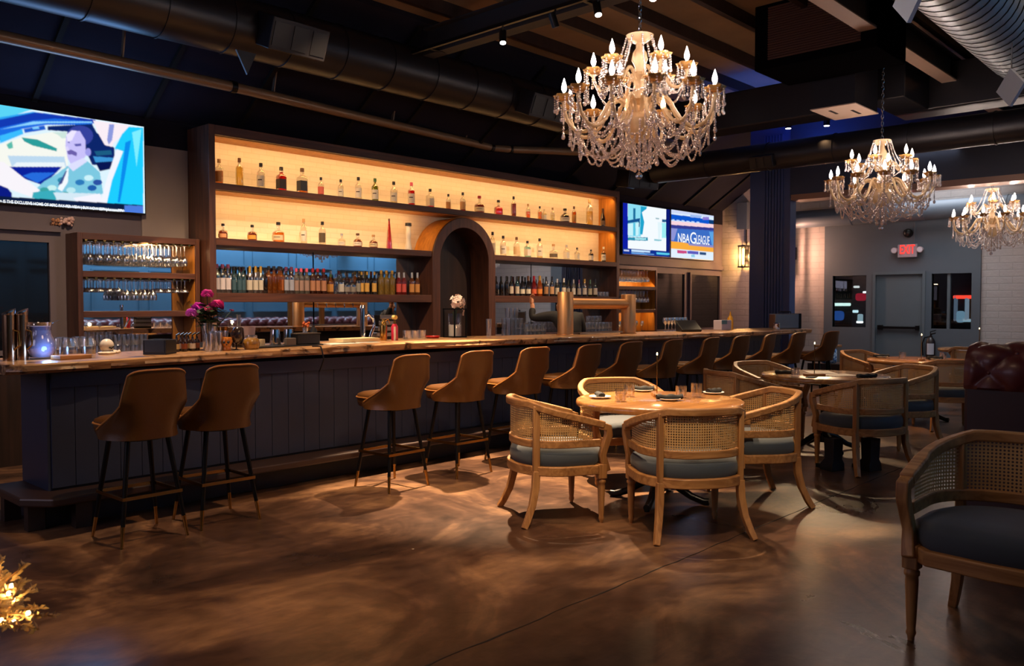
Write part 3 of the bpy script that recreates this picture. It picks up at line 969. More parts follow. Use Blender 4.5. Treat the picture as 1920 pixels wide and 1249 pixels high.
for (x0, x1, z0, z1) in ((XL, XR, 2.775, 3.295), (XL, AX - RO, 2.172, 2.70), (AX + RO, XR, 2.172, 2.70)):
    L = x1 - x0; xc = (x0 + x1) / 2
    lamp('shelf_led', 'AREA', (xc, YF + .05, z1 - .035), 2.6 * L, (1.0, 0.57, 0.21), (xc, YK, z0 + .10), L - .06, .03)
    lamp('shelf_led', 'AREA', (xc, YK - .05, z0 + .03), 0.4 * L, (1.0, 0.57, 0.21), (xc, YK - .10, z1), L - .06, .03)

# ------------------------------------------------------------------ stemware cabinets


def cabinet(label, x0, x1, y0, y1, zs, back, lining, warm):
    t = thing('stemware_cabinet', label, 'cabinet', ((x0 + x1) / 2, y1, .93), 0, 'stemware cabinets')
    ox, oy, oz = (x0 + x1) / 2, y1, .93
    def cb(nm, a0, a1, b0, b1, c0, c1, m): return MB().box(a0 - ox, a1 - ox, b0 - oy, b1 - oy, c0 - oz, c1 - oz).build(nm, m, t, smooth=0, bevel=.003)
    top = zs[0]
    cb('side_panel', x0, x0 + .05, y0, y1, .93, top, WALV); cb('side_panel', x1 - .05, x1, y0, y1, .93, top, WALV)
    cb('side_glow_tint', x1 - .055, x1 - .05, y0 + .02, y1 - .02, .95, top - .07, lining)  # lining carries the warm light on this side in its colour
    cb('top_board', x0 + .05, x1 - .05, y0, y1, top - .065, top, WAL)
    for z in zs[1:]:
        cb('shelf', x0 + .05, x1 - .055, y0, y1 - .02, z - .06, z, WAL)
    cb('back_panel', x0 + .05, x1 - .055, y1 - .02, y1 - .008, .93, top - .065, back)
    for z in (top - .065, zs[1] - .06):
        r = MB()
        for k in range(13):
            xx = x0 + .09 + k * (x1 - x0 - .2) / 12
            r.box(xx - .012 - ox, xx + .012 - ox, y0 + .01 - oy, y1 - .03 - oy, z - .012 - oz, z - oz)
            r.box(xx - .003 - ox, xx + .003 - ox, y0 + .02 - oy, y0 + .028 - oy, z - .03 - oz, z - .012 - oz)
        r.build('hanging_rail', BRASS, t, smooth=0)
    return t


cabinet('walnut stemware cabinet with blue mirror back left of the lit shelving', 3.17, 4.44, 8.83, 9.14, (2.16, 1.78, 1.375), MIRR, PINE, True)
cabinet('amber backed stemware cabinet right of the lit shelving', 12.05, 13.44, 8.80, 9.14, (2.14, 1.77, 1.35), PINE, PINE, True)
lamp('cabinet_light', 'AREA', (12.75, 8.83, 1.80), 5, (1.0, 0.58, 0.24), (12.75, 9.1, 1.6), 1.2, .03)
lamp('cabinet_light', 'AREA', (12.75, 8.86, 1.29), 5, (1.0, 0.58, 0.24), (12.75, 9.1, 1.1), 1.2, .03)
lamp('cabinet_light', 'AREA', (3.85, 8.88, 2.08), 6, (1.0, 0.62, 0.30), (4.3, 9.0, 1.4), .9, .03)  # small warm light added under the top board to tint the left cabinet


def stem_mesh(kind):
    """upside-down glass hanging by its foot, origin at the foot"""
    if kind == 'wine': pr = [(0, 0), (.034, -.001), (.034, -.004), (.006, -.010), (.0045, -.10), (.010, -.115), (.030, -.135), (.038, -.165), (.036, -.195), (.030, -.218), (.029, -.218), (.035, -.195), (.036, -.165), (.028, -.138), (.004, -.118)]
    elif kind == 'coupe': pr = [(0, 0), (.032, -.001), (.032, -.004), (.006, -.010), (.0045, -.085), (.012, -.095), (.040, -.112), (.046, -.135), (.045, -.140), (.044, -.135), (.038, -.115), (.004, -.098)]
    else: pr = [(0, 0), (.036, -.001), (.036, -.004), (.006, -.010), (.0045, -.095), (.012, -.115), (.046, -.140), (.053, -.175), (.049, -.215), (.048, -.215), (.051, -.175), (.043, -.142), (.004, -.118)]
    return MB().lathe(pr, (0, 0, 0), 12)


def hang(kind, m, pts, label, group, nm='stemmed_glass', s=1.0):
    o0 = None
    for p in pts:
        if o0 is None:
            o0 = stem_mesh(kind).build(nm, m, smooth=60); o = o0
        else:
            o = o0.copy(); COL.objects.link(o)
        o.location = p; o.scale = s if isinstance(s, tuple) else (s, s, s)
        tag(o, label, 'glass', group)


random.seed(11)
LXS = [3.3046 + .0892 * k for k in range(12)]
RXS = [12.1896 + .0992 * k for k in range(11)]


def row(xs, ys, z): return [V(x + random.uniform(-.003, .003), y, z) for y in ys for x in xs]
LY, RY = (8.868, 8.953, 9.040), (8.855, 8.952, 9.05)
hang('wine', GLASSH, row(LXS, LY, 2.078), 'wine glass hanging upside down in the top row of the left cabinet', 'wine glasses in the left cabinet')
hang('coupe', GLASSH, row(LXS[:4] + LXS[8:], LY, 1.703), 'short coupe glass hanging in the second row of the left cabinet', 'coupe glasses in the left cabinet', s=.93)
hang('big', GLASSH, row(LXS[4:8], LY, 1.703), 'large bowled glass hanging mid row in the left cabinet', 'large glasses in the left cabinet', s=(.8, .8, 1.0))
hang('big', GLASSH, row(RXS, RY, 2.058), 'stemmed glass hanging in the top row of the right amber cabinet', 'upper glasses in the right cabinet', s=(.9, .9, .95))
hang('wine', GLASSH, row(RXS, RY, 1.693), 'stemmed glass hanging in the lower row of the right amber cabinet', 'lower glasses in the right cabinet')


def upright(kind):
    if kind == 'tumbler': pr = [(0, .004), (.030, .004), (.032, 0), (.036, .006), (.041, .105), (.039, .105), (.034, .014), (0, .012)]
    elif kind == 'rocks': pr = [(0, .004), (.036, .004), (.038, 0), (.040, .006), (.042, .085), (.040, .085), (.037, .014), (0, .012)]
    elif kind == 'pint': pr = [(0, .004), (.028, .004), (.030, 0), (.031, .01), (.042, .15), (.040, .15), (.030, .015), (0, .014)]
    elif kind == 'wine': pr = [(.0, 0), (.034, .001), (.034, .004), (.006, .01), (.0045, .09), (.012, .105), (.036, .135), (.040, .165), (.033, .205), (.032, .205), (.038, .165), (.034, .137), (.004, .108)]
    elif kind == 'shot': pr = [(0, .006), (.022, .006), (.024, 0), (.026, .02), (.033, .19), (.031, .19), (.024, .03), (0, .03)]
    return MB().lathe(pr, (0, 0, 0), 14)


UPC = {}
def put(kind, m, pts, label, group, nm, cat='glass', s=1.0):
    for p in pts:
        key = (kind, m.name)
        if key not in UPC:
            o = upright(kind).build(nm, m, smooth=60); UPC[key] = o
        else:
            o = UPC[key].copy(); COL.objects.link(o); o.name = nm
        o.location = p; o.scale = (s, s, s)
        tag(o, label, cat, group)


put('wine', GLASSH, [V(12.2 + i * .12, 8.95 + .05 * (i % 2), .931) for i in range(9)], 'upright glass on the bottom board of the right amber cabinet', 'upright glasses in the right cabinet', 'stemmed_glass')
# tumblers and jars standing on the back counter, left
pts = [V(3.28 + i * .088, 8.62 + .09 * k, .931 + .0) for k in range(2) for i in range(7)] + [V(3.30 + i * .088, 8.66, 1.037) for i in range(6)]
put('tumbler', GLASSH, pts, 'clear tumbler in the stacked rows below the left cabinet', 'tumblers below the left cabinet', 'tumbler')
put('wine', GLASS, [V(3.50, 8.70, 1.143), V(3.64, 8.70, 1.143)], 'small round glass standing on top of the tumbler rows', 'round glasses on the tumbler rows', 'round_glass', s=.5)
pts = [V(3.98 + i * .10 + .03 * (k % 2), 8.48 + .09 * k, .931) for k in range(2) for i in range(5)]
put('rocks', GLASSH, pts, 'short glass at the back counter behind the black napkin box', 'short glasses behind napkin box', 'rocks_glass', s=1.3)
# glass racks right of the arch
pts = [V(9.02 + i * .092, 8.48 + .095 * k, .931 + lv * .155) for k in range(2) for lv in range(2) for i in range(4)] + [V(9.04 + i * .092, 8.52, .931 + .31) for i in range(3)]
put('pint', GLASSH, pts, 'tall clear glass stacked on the counter right of the arch', 'stacked tall glasses right of the arch', 'pint_glass')
pts = [V(9.42 + i * .09, 8.46 + .09 * k, .931 + lv * .108) for k in range(2) for lv in range(2) for i in range(5)]
put('tumbler', GLASSH, pts, 'clear tumbler stacked beside the bartender', 'tumblers beside the bartender', 'tumbler')
pts = [V(10.75 + i * .092, 8.46 + .095 * k, .931 + lv * .108) for k in range(2) for lv in range(2) for i in range(9)] + [V(10.95 + i * .1, 8.5, .931 + .216) for i in range(4)]
put('tumbler', GLASSH, pts, 'clear tumbler stacked behind the bronze tap tower', 'tumblers behind the tap tower', 'tumbler', s=1.0)

# ================================================================== bottles
def bprof(kind, h, r):
    P = {
        'wine': [(0, .01), (.92, 0), (1, .02), (1, .58), (.92, .64), (.55, .73), (.36, .79), (.34, .97), (.38, .975), (.38, 1)],
        'champ': [(0, .01), (.95, 0), (1, .03), (1, .42), (.92, .52), (.62, .68), (.40, .80), (.34, .95), (.40, .96), (.38, 1)],
        'liquor': [(0, .01), (.94, 0), (1, .02), (1, .62), (.95, .67), (.60, .73), (.38, .77), (.36, .97), (.40, .975), (.40, 1)],
        'square': [(0, .01), (.96, 0), (1, .02), (1, .60), (.93, .66), (.45, .72), (.38, .75), (.38, 1)],
        'tall': [(0, .01), (.94, 0), (1, .02), (.97, .66), (.80, .72), (.42, .78), (.36, .82), (.36, 1)],
        'round': [(0, .01), (.80, 0), (.96, .10), (1, .28), (.94, .48), (.66, .60), (.30, .66), (.28, .86), (.34, .87), (.34, 1)],
        'wide': [(0, .01), (.95, 0), (1, .03), (1, .45), (.92, .54), (.50, .60), (.26, .63), (.26, .80), (.32, .81), (.32, 1)],
        'cone': [(0, .005), (.98, 0), (1, .02), (.70, .40), (.44, .72), (.28, .90), (.26, 1)],
        'gin': [(0, .01), (.96, 0), (1, .02), (1, .60), (.90, .67), (.50, .74), (.36, .78), (.36, 1)],
        'waist': [(0, .01), (.98, 0), (1, .03), (.86, .16), (.60, .32), (.56, .48), (.70, .60), (.66, .70), (.60, .80), (.66, .88), (.72, 1)],
    }[kind]
    return [(a * r, z * h) for a, z in P]


NECK = {'wine': .36, 'champ': .40, 'liquor': .40, 'square': .38, 'tall': .38, 'round': .34, 'wide': .32, 'cone': .28, 'gin': .38, 'waist': .72}
RATIO = {'wine': .125, 'champ': .145, 'liquor': .155, 'square': .185, 'tall': .135, 'round': .34, 'wide': .30, 'cone': .110, 'gin': .165, 'waist': .15}
BODYTOP = {'wine': .56, 'champ': .40, 'liquor': .60, 'square': .58, 'tall': .60, 'round': .44, 'wide': .42, 'cone': .25, 'gin': .58, 'waist': .12}
TINT = {'clear': ((.93, .94, .93), '#cfd3d2'), 'amber': ((.92, .50, .10), '#6a380e'), 'yellow': ((.98, .80, .30), '#8a7038'), 'red': ((.80, .08, .03), '#7a1612'),
        'brown': ((.48, .14, .03), '#38180c'), 'green': ((.40, .46, .06), '#4a5a14'), 'dark': ((.10, .06, .05), '#141012'), 'orange': ((.95, .40, .06), '#9a4812'),
        'blue': ((.60, .88, .92), '#7ab4c0'), 'teal': ((.20, .42, .48), '#16323c'), 'pale': ((.98, .92, .72), '#d8cfa8'), 'grey': ((.55, .50, .42), '#5a5650'),
        'pink': ((.85, .12, .14), '#a02028'), 'olive': ((.25, .22, .08), '#2c2a12'), 'white': ((.9, .88, .84), '#e4ddd2')}
CAPC = {'black': '#141216', 'gold': '#b08a3c', 'red': '#8c1420', 'silver': '#b4b4b8', 'white': '#e0dcd6', 'brown': '#5a3a24', 'purple': '#5c2a4c', 'cork': '#b48a5c', 'orange': '#c46a1c', 'pinkcap': '#c8506a', 'green': '#2c5a30', 'blue': '#2c4a8c'}


def cm(key, col, rough=.35, metal=0.0, coat=0.0):
    nm = 'bottle_' + key
    return MATS.get(nm) or mat(nm, col, rough, metal, coat=coat)


def tinted(name, base, tint, k=.45):
    m = mat(name, base, .08, 0, .8, coat=1.0)
    t = m.node_tree; b = t.nodes['Principled BSDF']; tr = t.nodes.new('ShaderNodeBsdfTransparent'); tr.inputs[0].default_value = tint
    mx = t.nodes.new('ShaderNodeMixShader'); mx.inputs[0].default_value = k
    t.links.new(b.outputs[0], mx.inputs[1]); t.links.new(tr.outputs[0], mx.inputs[2]); t.links.new(mx.outputs[0], t.nodes['Material Output'].inputs['Surface'])
    return m



def bottle(loc, kind, col, cap, lab, h, label, group, lit=True, fill=.9, rmul=1.0, n=12, name='liquor_bottle'):
    if not lit: rmul *= {'gin': .72, 'wide': .66, 'square': .76, 'liquor': .86}.get(kind, 1)
    r = h * RATIO[kind] * rmul
    cat = 'bottle'
    t = thing(name, label, cat, loc, 0, group)
    pr = bprof(kind, h, r)
    nk = 4 if kind == 'square' else n
    tint, solid = TINT[col]
    if kind == 'square':
        def L(pf, m, nm, sc=1.0):
            b = MB(); rings = []
            for (q, z) in pf:
                q = max(q, .002) * sc
                rr = q * .95; c = q * .25
                rings.append([(rr, rr - c, z), (rr - c, rr, z), (-rr + c, rr, z), (-rr, rr - c, z), (-rr, -rr + c, z), (-rr + c, -rr, z), (rr - c, -rr, z), (rr, -rr + c, z)])
            return b.loft(rings).build(nm, m, t, smooth=50)
    else:
        def L(pf, m, nm, sc=1.0):
            return MB().lathe([(q * sc, z) for q, z in pf] + [(0, pf[-1][1])], (0, 0, 0), n).build(nm, m, t, smooth=50)
    ftop = h * fill
    def upto(pf, zt_):
        out = []
        for (a, za), (b, zb) in zip(pf, pf[1:]):
            out.append((a, za))
            if zb >= zt_:
                k = (zt_ - za) / max(1e-6, zb - za); out.append((a + (b - a) * k, zt_)); return out
        return pf
    if col == 'white':
        L(pr, cm('ceramic', solid, .3, coat=.4), 'glass_body')
    elif lit:
        L(pr, MATS.get('bg_clear') or clear('bg_clear', (.90, .90, .86, 1), .07, .03), 'glass_body')
        if col != 'clear':
            key = 'liq_' + col
            m = MATS.get(key) or clear(key, tuple(tint) + (1,), .03, .1)
            L(upto(pr, ftop), m, 'liquid', .93)
    else:
        if col in ('amber', 'yellow', 'brown', 'red', 'orange', 'grey', 'olive', 'pale'):
            m = MATS.get('gl_' + col) or tinted('gl_' + col, solid, tuple(q * .9 for q in tint) + (1,))
        elif col == 'clear': m = MATS.get('bg_clear2') or clear('bg_clear2', (.72, .75, .77, 1), .20, .10)
        else: m = cm('solid_' + col, solid, .08, coat=1.0)
        L(pr, m, 'glass_body')
    if cap:
        rn = NECK[kind] * r
        hc = {'wine': .22, 'champ': .30, 'cone': .06, 'waist': .10}.get(kind, .13) * h
        MB().cyl((0, 0, h - hc), (0, 0, h + .004), rn * 1.12, rn * 1.08, n).build('cap', cm('cap_' + cap, CAPC[cap], .35, .3 if cap in ('gold', 'silver') else 0), t)
    if lab:
        z0, z1 = (.12 * h, BODYTOP[kind] * h * .88)
        rr = (pr[3][0] if kind not in ('cone', 'round') else r) * 1.012
        a0 = -137 - 62; a1 = -137 + 62
        if kind == 'square':
            b = MB().box(-r * .97, r * .6, -r * .99, -r * .965, z0, z1); b.box(-r * .99, -r * .965, -r * .97, r * .6, z0, z1)
        else:
            b = MB()
            b.grid(lambda q, v: (rr * math.cos(R(a0 + (a1 - a0) * q)), rr * math.sin(R(a0 + (a1 - a0) * q)), z0 + (z1 - z0) * v), 10, 1)
        b.build('label', cm('lab_' + lab, lab, .6), t, smooth=60)
        # a printed band on the label
        if len(lab) == 7 and lab in ('#e8e0d0', '#e0d8c4', '#d8c8a0'):
            zm = z0 + (z1 - z0) * .55; dz = (z1 - z0) * .10
            if kind != 'square':
                MB().grid(lambda q, v: ((rr * 1.012) * math.cos(R(-137 - 30 + 60 * q)), (rr * 1.012) * math.sin(R(-137 - 30 + 60 * q)), zm + dz * v), 6, 1).build('label_band', cm('print', '#3a2c28', .6), t, smooth=60)
    return t


CN = {'clear': 'clear', 'amber': 'amber', 'yellow': 'golden', 'red': 'red', 'brown': 'brown', 'green': 'green', 'dark': 'dark', 'orange': 'orange', 'blue': 'pale blue', 'teal': 'teal',
      'pale': 'pale yellow', 'grey': 'smoky', 'pink': 'pinkish red', 'olive': 'olive', 'white': 'white ceramic'}
W1, W2, W3 = '#e8e0d0', '#e0d8c4', '#d8c8a0'
# (px, height px, kind, colour, cap, label, fill)
TOP = [(413, 48, 'liquor', 'amber', 'cork', '#c88a50', .55), (451, 54, 'tall', 'yellow', 'brown', None, .72), (491, 49, 'liquor', 'clear', 'black', W1, .6), (529, 46, 'square', 'red', 'black', '#2a2024', .8),
       (568, 48, 'square', 'amber', 'brown', '#2c3038', .32), (603, 35, 'gin', 'pink', 'black', '#d86a5a', .5), (640, 35, 'gin', 'clear', 'black', W2, .3), (673, 43, 'liquor', 'clear', 'black', W1, .4),
       (704, 44, 'liquor', 'green', 'green', W1, .92), (739, 42, 'gin', 'pale', 'black', W1, .3), (772, 44, 'liquor', 'red', 'pinkcap', W1, .66), (807, 36, 'square', 'red', 'black', W2, .36),
       (841, 30, 'liquor', 'pink', 'black', '#c8905a', .4), (868, 36, 'liquor', 'brown', 'black', '#c89a6a', .45), (899, 33, 'wide', 'brown', 'red', W3, .5), (934.6, 29, 'wide', 'red', 'black', None, .66),
       (963, 39, 'tall', 'brown', 'black', None, .66), (990, 28, 'liquor', 'orange', 'cork', None, .5), (1012, 26, 'liquor', 'amber', 'black', None, .6), (1020, 22, 'square', 'pale', None, W1, .6), (1036, 26, 'liquor', 'pale', 'cork', None, .5),
       (1059, 27, 'round', 'dark', 'black', W2, .7), (1076, 33, 'tall', 'orange', 'brown', '#d89a50', .7), (1105, 49, 'tall', 'yellow', 'cork', None, .55), (1130, 35, 'champ', 'olive', 'brown', '#8a7058', .9)]
MIDL = [(419, 29, 'wide', 'brown', 'black', '#d89a6a', .6), (473.6, 30, 'wide', 'brown', 'black', '#e0a040', .6), (522.6, 38, 'wide', 'amber', 'black', W3, .5), (570, 47, 'tall', 'clear', 'cork', W1, .5),
        (605, 44, 'liquor', 'clear', 'black', '#5a4a38', .3), (641, 24, 'wide', 'clear', 'silver', W1, .5), (671, 26, 'round', 'brown', 'brown', W1, .6), (700.5, 25, 'round', 'brown', 'cork', W3, .6), (730, 57, 'cone', 'red', 'brown', None, .97), (766, 51, 'waist', 'white', 'black', None, .9)]
MIDR = [(923.7, 44, 'tall', 'clear', 'black', '#a89a88', .5), (943.5, 38, 'gin', 'clear', 'black', W1, .5), (968.5, 37, 'gin', 'clear', 'brown', '#e0c090', .5), (989, 31, 'square', 'blue', 'black', W1, .7), (1011.7, 37, 'liquor', 'pale', 'black', W2, .5),
        (1037.7, 28, 'wide', 'clear', 'cork', '#6a5a48', .5), (1062, 28, 'square', 'clear', 'silver', W1, .4), (1082, 24, 'square', 'clear', 'black', W2, .4), (1108, 22, 'square', 'dark', 'black', W1, .8), (1131.5, 28.5, 'gin', 'green', 'white', W1, .6)]


def shelf_row(data, z, where, group, lit=True, y=8.84, name='liquor_bottle'):
    for i, (px, hp, kd, col, cap, lab, fl_) in enumerate(data):
        p = at(px, 500, y=y); p.z = z
        h = hp * depth(p) / FPX
        capw = {'cork': 'cork stopper', None: 'no cap', 'pinkcap': 'pink cap'}.get(cap, (cap or '') + ' cap')
        lb = '%s %s bottle with %s, %s from left on %s' % (CN[col], {'wine': 'wine', 'champ': 'sloping', 'liquor': 'liquor', 'square': 'square', 'tall': 'tall', 'round': 'round', 'wide': 'squat', 'cone': 'tapering', 'gin': 'broad', 'waist': 'waisted'}[kd], capw, nth(i + 1), where)
        bottle(p, kd, col, cap, lab, h, lb, group, lit, fl_, name=name)


shelf_row(TOP, 2.776, 'top shelf', 'bottles on the top lit shelf')
shelf_row(MIDL, 2.173, 'second shelf left of arch', 'bottles on the second shelf left of the arch')
shelf_row(MIDR, 2.173, 'second shelf right of arch', 'bottles on the second shelf right of the arch')
S = 4.364
LOWL = []
def lw(xs, hp, kd, col, cap, lab, fl_=.9):
    for x in xs: LOWL.append((380 + x / S, hp / S, kd, col, cap, lab, fl_))
lw((115, 162, 207), 232, 'liquor', 'clear', 'purple', '#b8b0b8'); lw((255, 300, 330), 212, 'gin', 'teal', 'black', '#2c4a58')
lw((385, 432, 474), 218, 'wine', 'clear', 'gold', '#b0a89c'); lw((508,), 195, 'liquor', 'dark', 'black', None)
lw((540, 582, 625), 220, 'liquor', 'amber', 'black', None); lw((640,), 215, 'liquor', 'amber', 'black', '#8a4a1c'); lw((682, 725), 215, 'liquor', 'clear', 'purple', '#8a8ea0')
lw((765, 805, 850), 205, 'liquor', 'grey', 'pinkcap', '#8a7068'); lw((900, 940, 990), 205, 'liquor', 'brown', 'red', '#9a6a50'); lw((1045,), 158, 'square', 'amber', 'green', '#b07a3c')
lw((1090,), 160, 'liquor', 'clear', 'blue', None); lw((1130,), 162, 'square', 'clear', 'black', '#b8b4b0'); lw((1180, 1228), 165, 'wide', 'clear', 'black', '#7a7470')
lw((1272,), 172, 'liquor', 'dark', 'black', '#8a8680'); lw((1300, 1345, 1405), 182, 'gin', 'dark', 'gold', '#c89a4c'); lw((1460, 1503, 1550), 195, 'liquor', 'yellow', 'gold', None)
lw((1605, 1647), 180, 'wine', 'red', 'silver', '#c8504a'); lw((1712, 1757), 180, 'wine', 'amber', 'silver', '#c88a4a')
LOWL.sort(key=lambda q: q[0])
shelf_row(LOWL, 1.573, 'lower left shelf', 'liquor bottles on the lower left shelf', False, 8.80)
back = []
for i in range(22): back.append((407 + i * 15.2, 50 - i * .35, ['liquor', 'gin', 'tall'][i % 3], ['clear', 'brown', 'amber', 'clear', 'dark'][i % 5], ['black', 'gold', 'silver', 'red'][i % 4], None, .9))
for i, (px, hp, kd, col, cap, lab, f_) in enumerate(back):
    p = at(px, 500, y=8.94); p.z = 1.573
    bottle(p, kd, col, cap, lab, .29, '%s bottle with %s cap, %s in the rear row behind the lower shelf bottles' % (CN[col], cap, nth(i + 1)), 'rear row on the lower left shelf', False, .9)
WINE = []
for i, (x, hp) in enumerate([(655, 150), (697, 150), (740, 152), (780, 152), (828, 152), (870, 152), (918, 155), (965, 155), (1012, 158), (1065, 150), (1112, 152), (1155, 135), (1210, 140), (1245, 128), (1290, 130), (1335, 130), (1380, 135), (1425, 130), (1468, 135)]):
    WINE.append((780 + x / S, hp / S * 1.05, 'champ' if i in (5, 6, 7, 8) else 'wine', ['dark', 'dark', 'dark', 'dark', 'teal', 'dark', 'dark', 'red', 'orange', 'dark', 'dark', 'olive', 'olive', 'dark', 'grey', 'dark', 'dark', 'olive', 'olive'][i],
                 ['black', 'black', 'black', 'black', 'black', 'black', 'brown', 'red', 'gold', 'black', 'black', 'silver', 'white', 'black', 'silver', 'purple', 'gold', 'green', 'black'][i],
                 [None, None, None, '#c8b8a8', '#c8b8a8', '#d8ccb8', '#d8ccb8', '#d8603c', '#e08a3c', '#a87a50', '#c89a70', '#c8bca8', '#d8ccb8', '#9a9088', '#c8c0b8', '#9a9088', '#c8bcb0', '#b8ac90', '#c0b4a8'][i], .9))
shelf_row(WINE, 1.573, 'lower right shelf', 'wine bottles on the lower right shelf', False, 8.80, name='wine_bottle')
put('rocks', GLASSH, [V(at(1118 + i * 6.5, 550, y=8.8).x, 8.8, 1.573) for i in range(4)], 'small clear glass at the right end of the wine bottle shelf', 'small glasses on the wine shelf', 'small_glass')

# ================================================================== bar stools
def make_stool():
    t = thing('bar_stool', 'x', 'bar stool', (0, 0, 0), 0, 'tan leather bar stools along the bar')
    H = 1.055
    # seat
    def rr(w, d, z, c, k=5, y0=0.0):
        out = []
        for (sx, sy, a0) in ((1, 1, 0), (-1, 1, 90), (-1, -1, 180), (1, -1, 270)):
            for i in range(k + 1):
                a = R(a0 + 90 * i / k)
                out.append((sx * (w / 2 - c) + c * math.cos(a), y0 + sy * (d / 2 - c) + c * math.sin(a), z))
        return out
    b = MB()
    b.loft([rr(.36, .36, .638, .10, y0=.048), rr(.39, .39, .645, .11, y0=.048), rr(.415, .40, .675, .12, y0=.048), rr(.425, .405, .715, .12, y0=.048), rr(.41, .40, .738, .12, y0=.048), rr(.34, .35, .752, .10, y0=.048), rr(.20, .20, .757, .06, y0=.048)])
    b.build('seat', TAN, t, smooth=60)
    b = MB(); q = rr(.427, .407, .715, .12, y0=.048); b.tube(q, .006, 6, closed=True); b.build('seat_piping', TANP, t)
    # bucket back: wide at the seat, wrapping forward low down, rounded shoulders
    def hw(v): return .232 - .035 * v - .02 * v * v
    def P(uu, v, off):
        s = 2 * uu - 1
        top = H - .05 * abs(s) ** 5
        z = .632 + (top - .632) * v
        wrap = .36 * max(0, 1 - v * 1.75) ** 1.25 * (.55 + .45 * min(1, v / .16)) + .05
        x = hw(v) * math.copysign(min(1, abs(s) * 1.12) ** .92, s)
        y = -.215 - .075 * v + wrap * abs(s) ** 3.2
        nx = .35 * s * abs(s); L = math.hypot(nx, 1)
        return (x - off * nx / L, y + off / L, z)
    NU, NV = 22, 14
    b = MB()
    rings = []
    for j in range(NV + 1):
        v = j / NV
        th = .046 - .012 * v
        out = [P(i / NU, v, 0) for i in range(NU + 1)]
        inn = [P(i / NU, v, th) for i in range(NU, -1, -1)]
        rings.append(out + inn)
    b.loft(rings)
    b.build('backrest', TAN, t, smooth=55)
    edge = [P(0, j / NV, .0) for j in range(2, NV + 1)] + [P(i / NU, 1, .0) for i in range(1, NU)] + [P(1, j / NV, .0) for j in range(NV, 1, -1)]
    MB().tube([V(*e) + V(0, 0, .002) for e in edge], .0062, 6).build('back_piping', TANP, t)
    MB().cyl((0, 0, .615), (0, 0, .65), .15, .17, 18).build('swivel_plate', BLK, t)
    for sx in (-1, 1):
        for sy in (-1, 1):
            a = V(sx * .125, sy * .125, .625); e = V(sx * .205, sy * .205, 0.0)
            leg = MB().tube([a, a.lerp(e, .8)], [.0165, .0125], 10).build('leg', BLK, t)
            MB().tube([a.lerp(e, .8), a.lerp(e, .985), e], [.0128, .0095, .010], 10).build('leg_ferrule', BRASS, leg)
    z = .285; k = .125 + .08 * (1 - z / .625) + .012
    f = MB().sweep([(k, k, z), (-k, k, z), (-k, -k, z), (k, -k, z)], .016, .02, closed=True)
    f.build('footrest', BRASS, t, smooth=30)
    return freeze(t)


stool = make_stool()
SX = [2.23, 2.755, 4.225, 4.955, 5.72, 6.48, 7.24, 8.02, 8.80, 9.62, 10.40, 11.20, 12.05]
for i, x in enumerate(SX):
    if i == 0: lb = 'leftmost tan leather bar stool at the near end of the bar'
    elif i == 1: lb = 'second tan leather bar stool from the left, beside the leftmost stool'
    elif i == 2: lb = 'third bar stool from the left, first one after the wide gap'
    elif i == 12: lb = 'farthest tan leather bar stool, standing past the right end of the bar'
    else: lb = '%s tan leather bar stool from the left along the navy bar' % nth(i + 1)
    yy = 5.26 + [0, .03, -.01, 0, .02, .0, .03, .02, 0, .03, .05, .0, -.12][i]
    rz = [.03, -.02, .03, .0, -.04, .05, -.03, .02, .06, -.03, .12, -.05, -.15][i]
    if i == 0:
        stool.location = (x, yy, 0); stool.rotation_euler.z = rz; stool['label'] = lb
    else:
        dup(stool, (x, yy, 0), rz, lb)

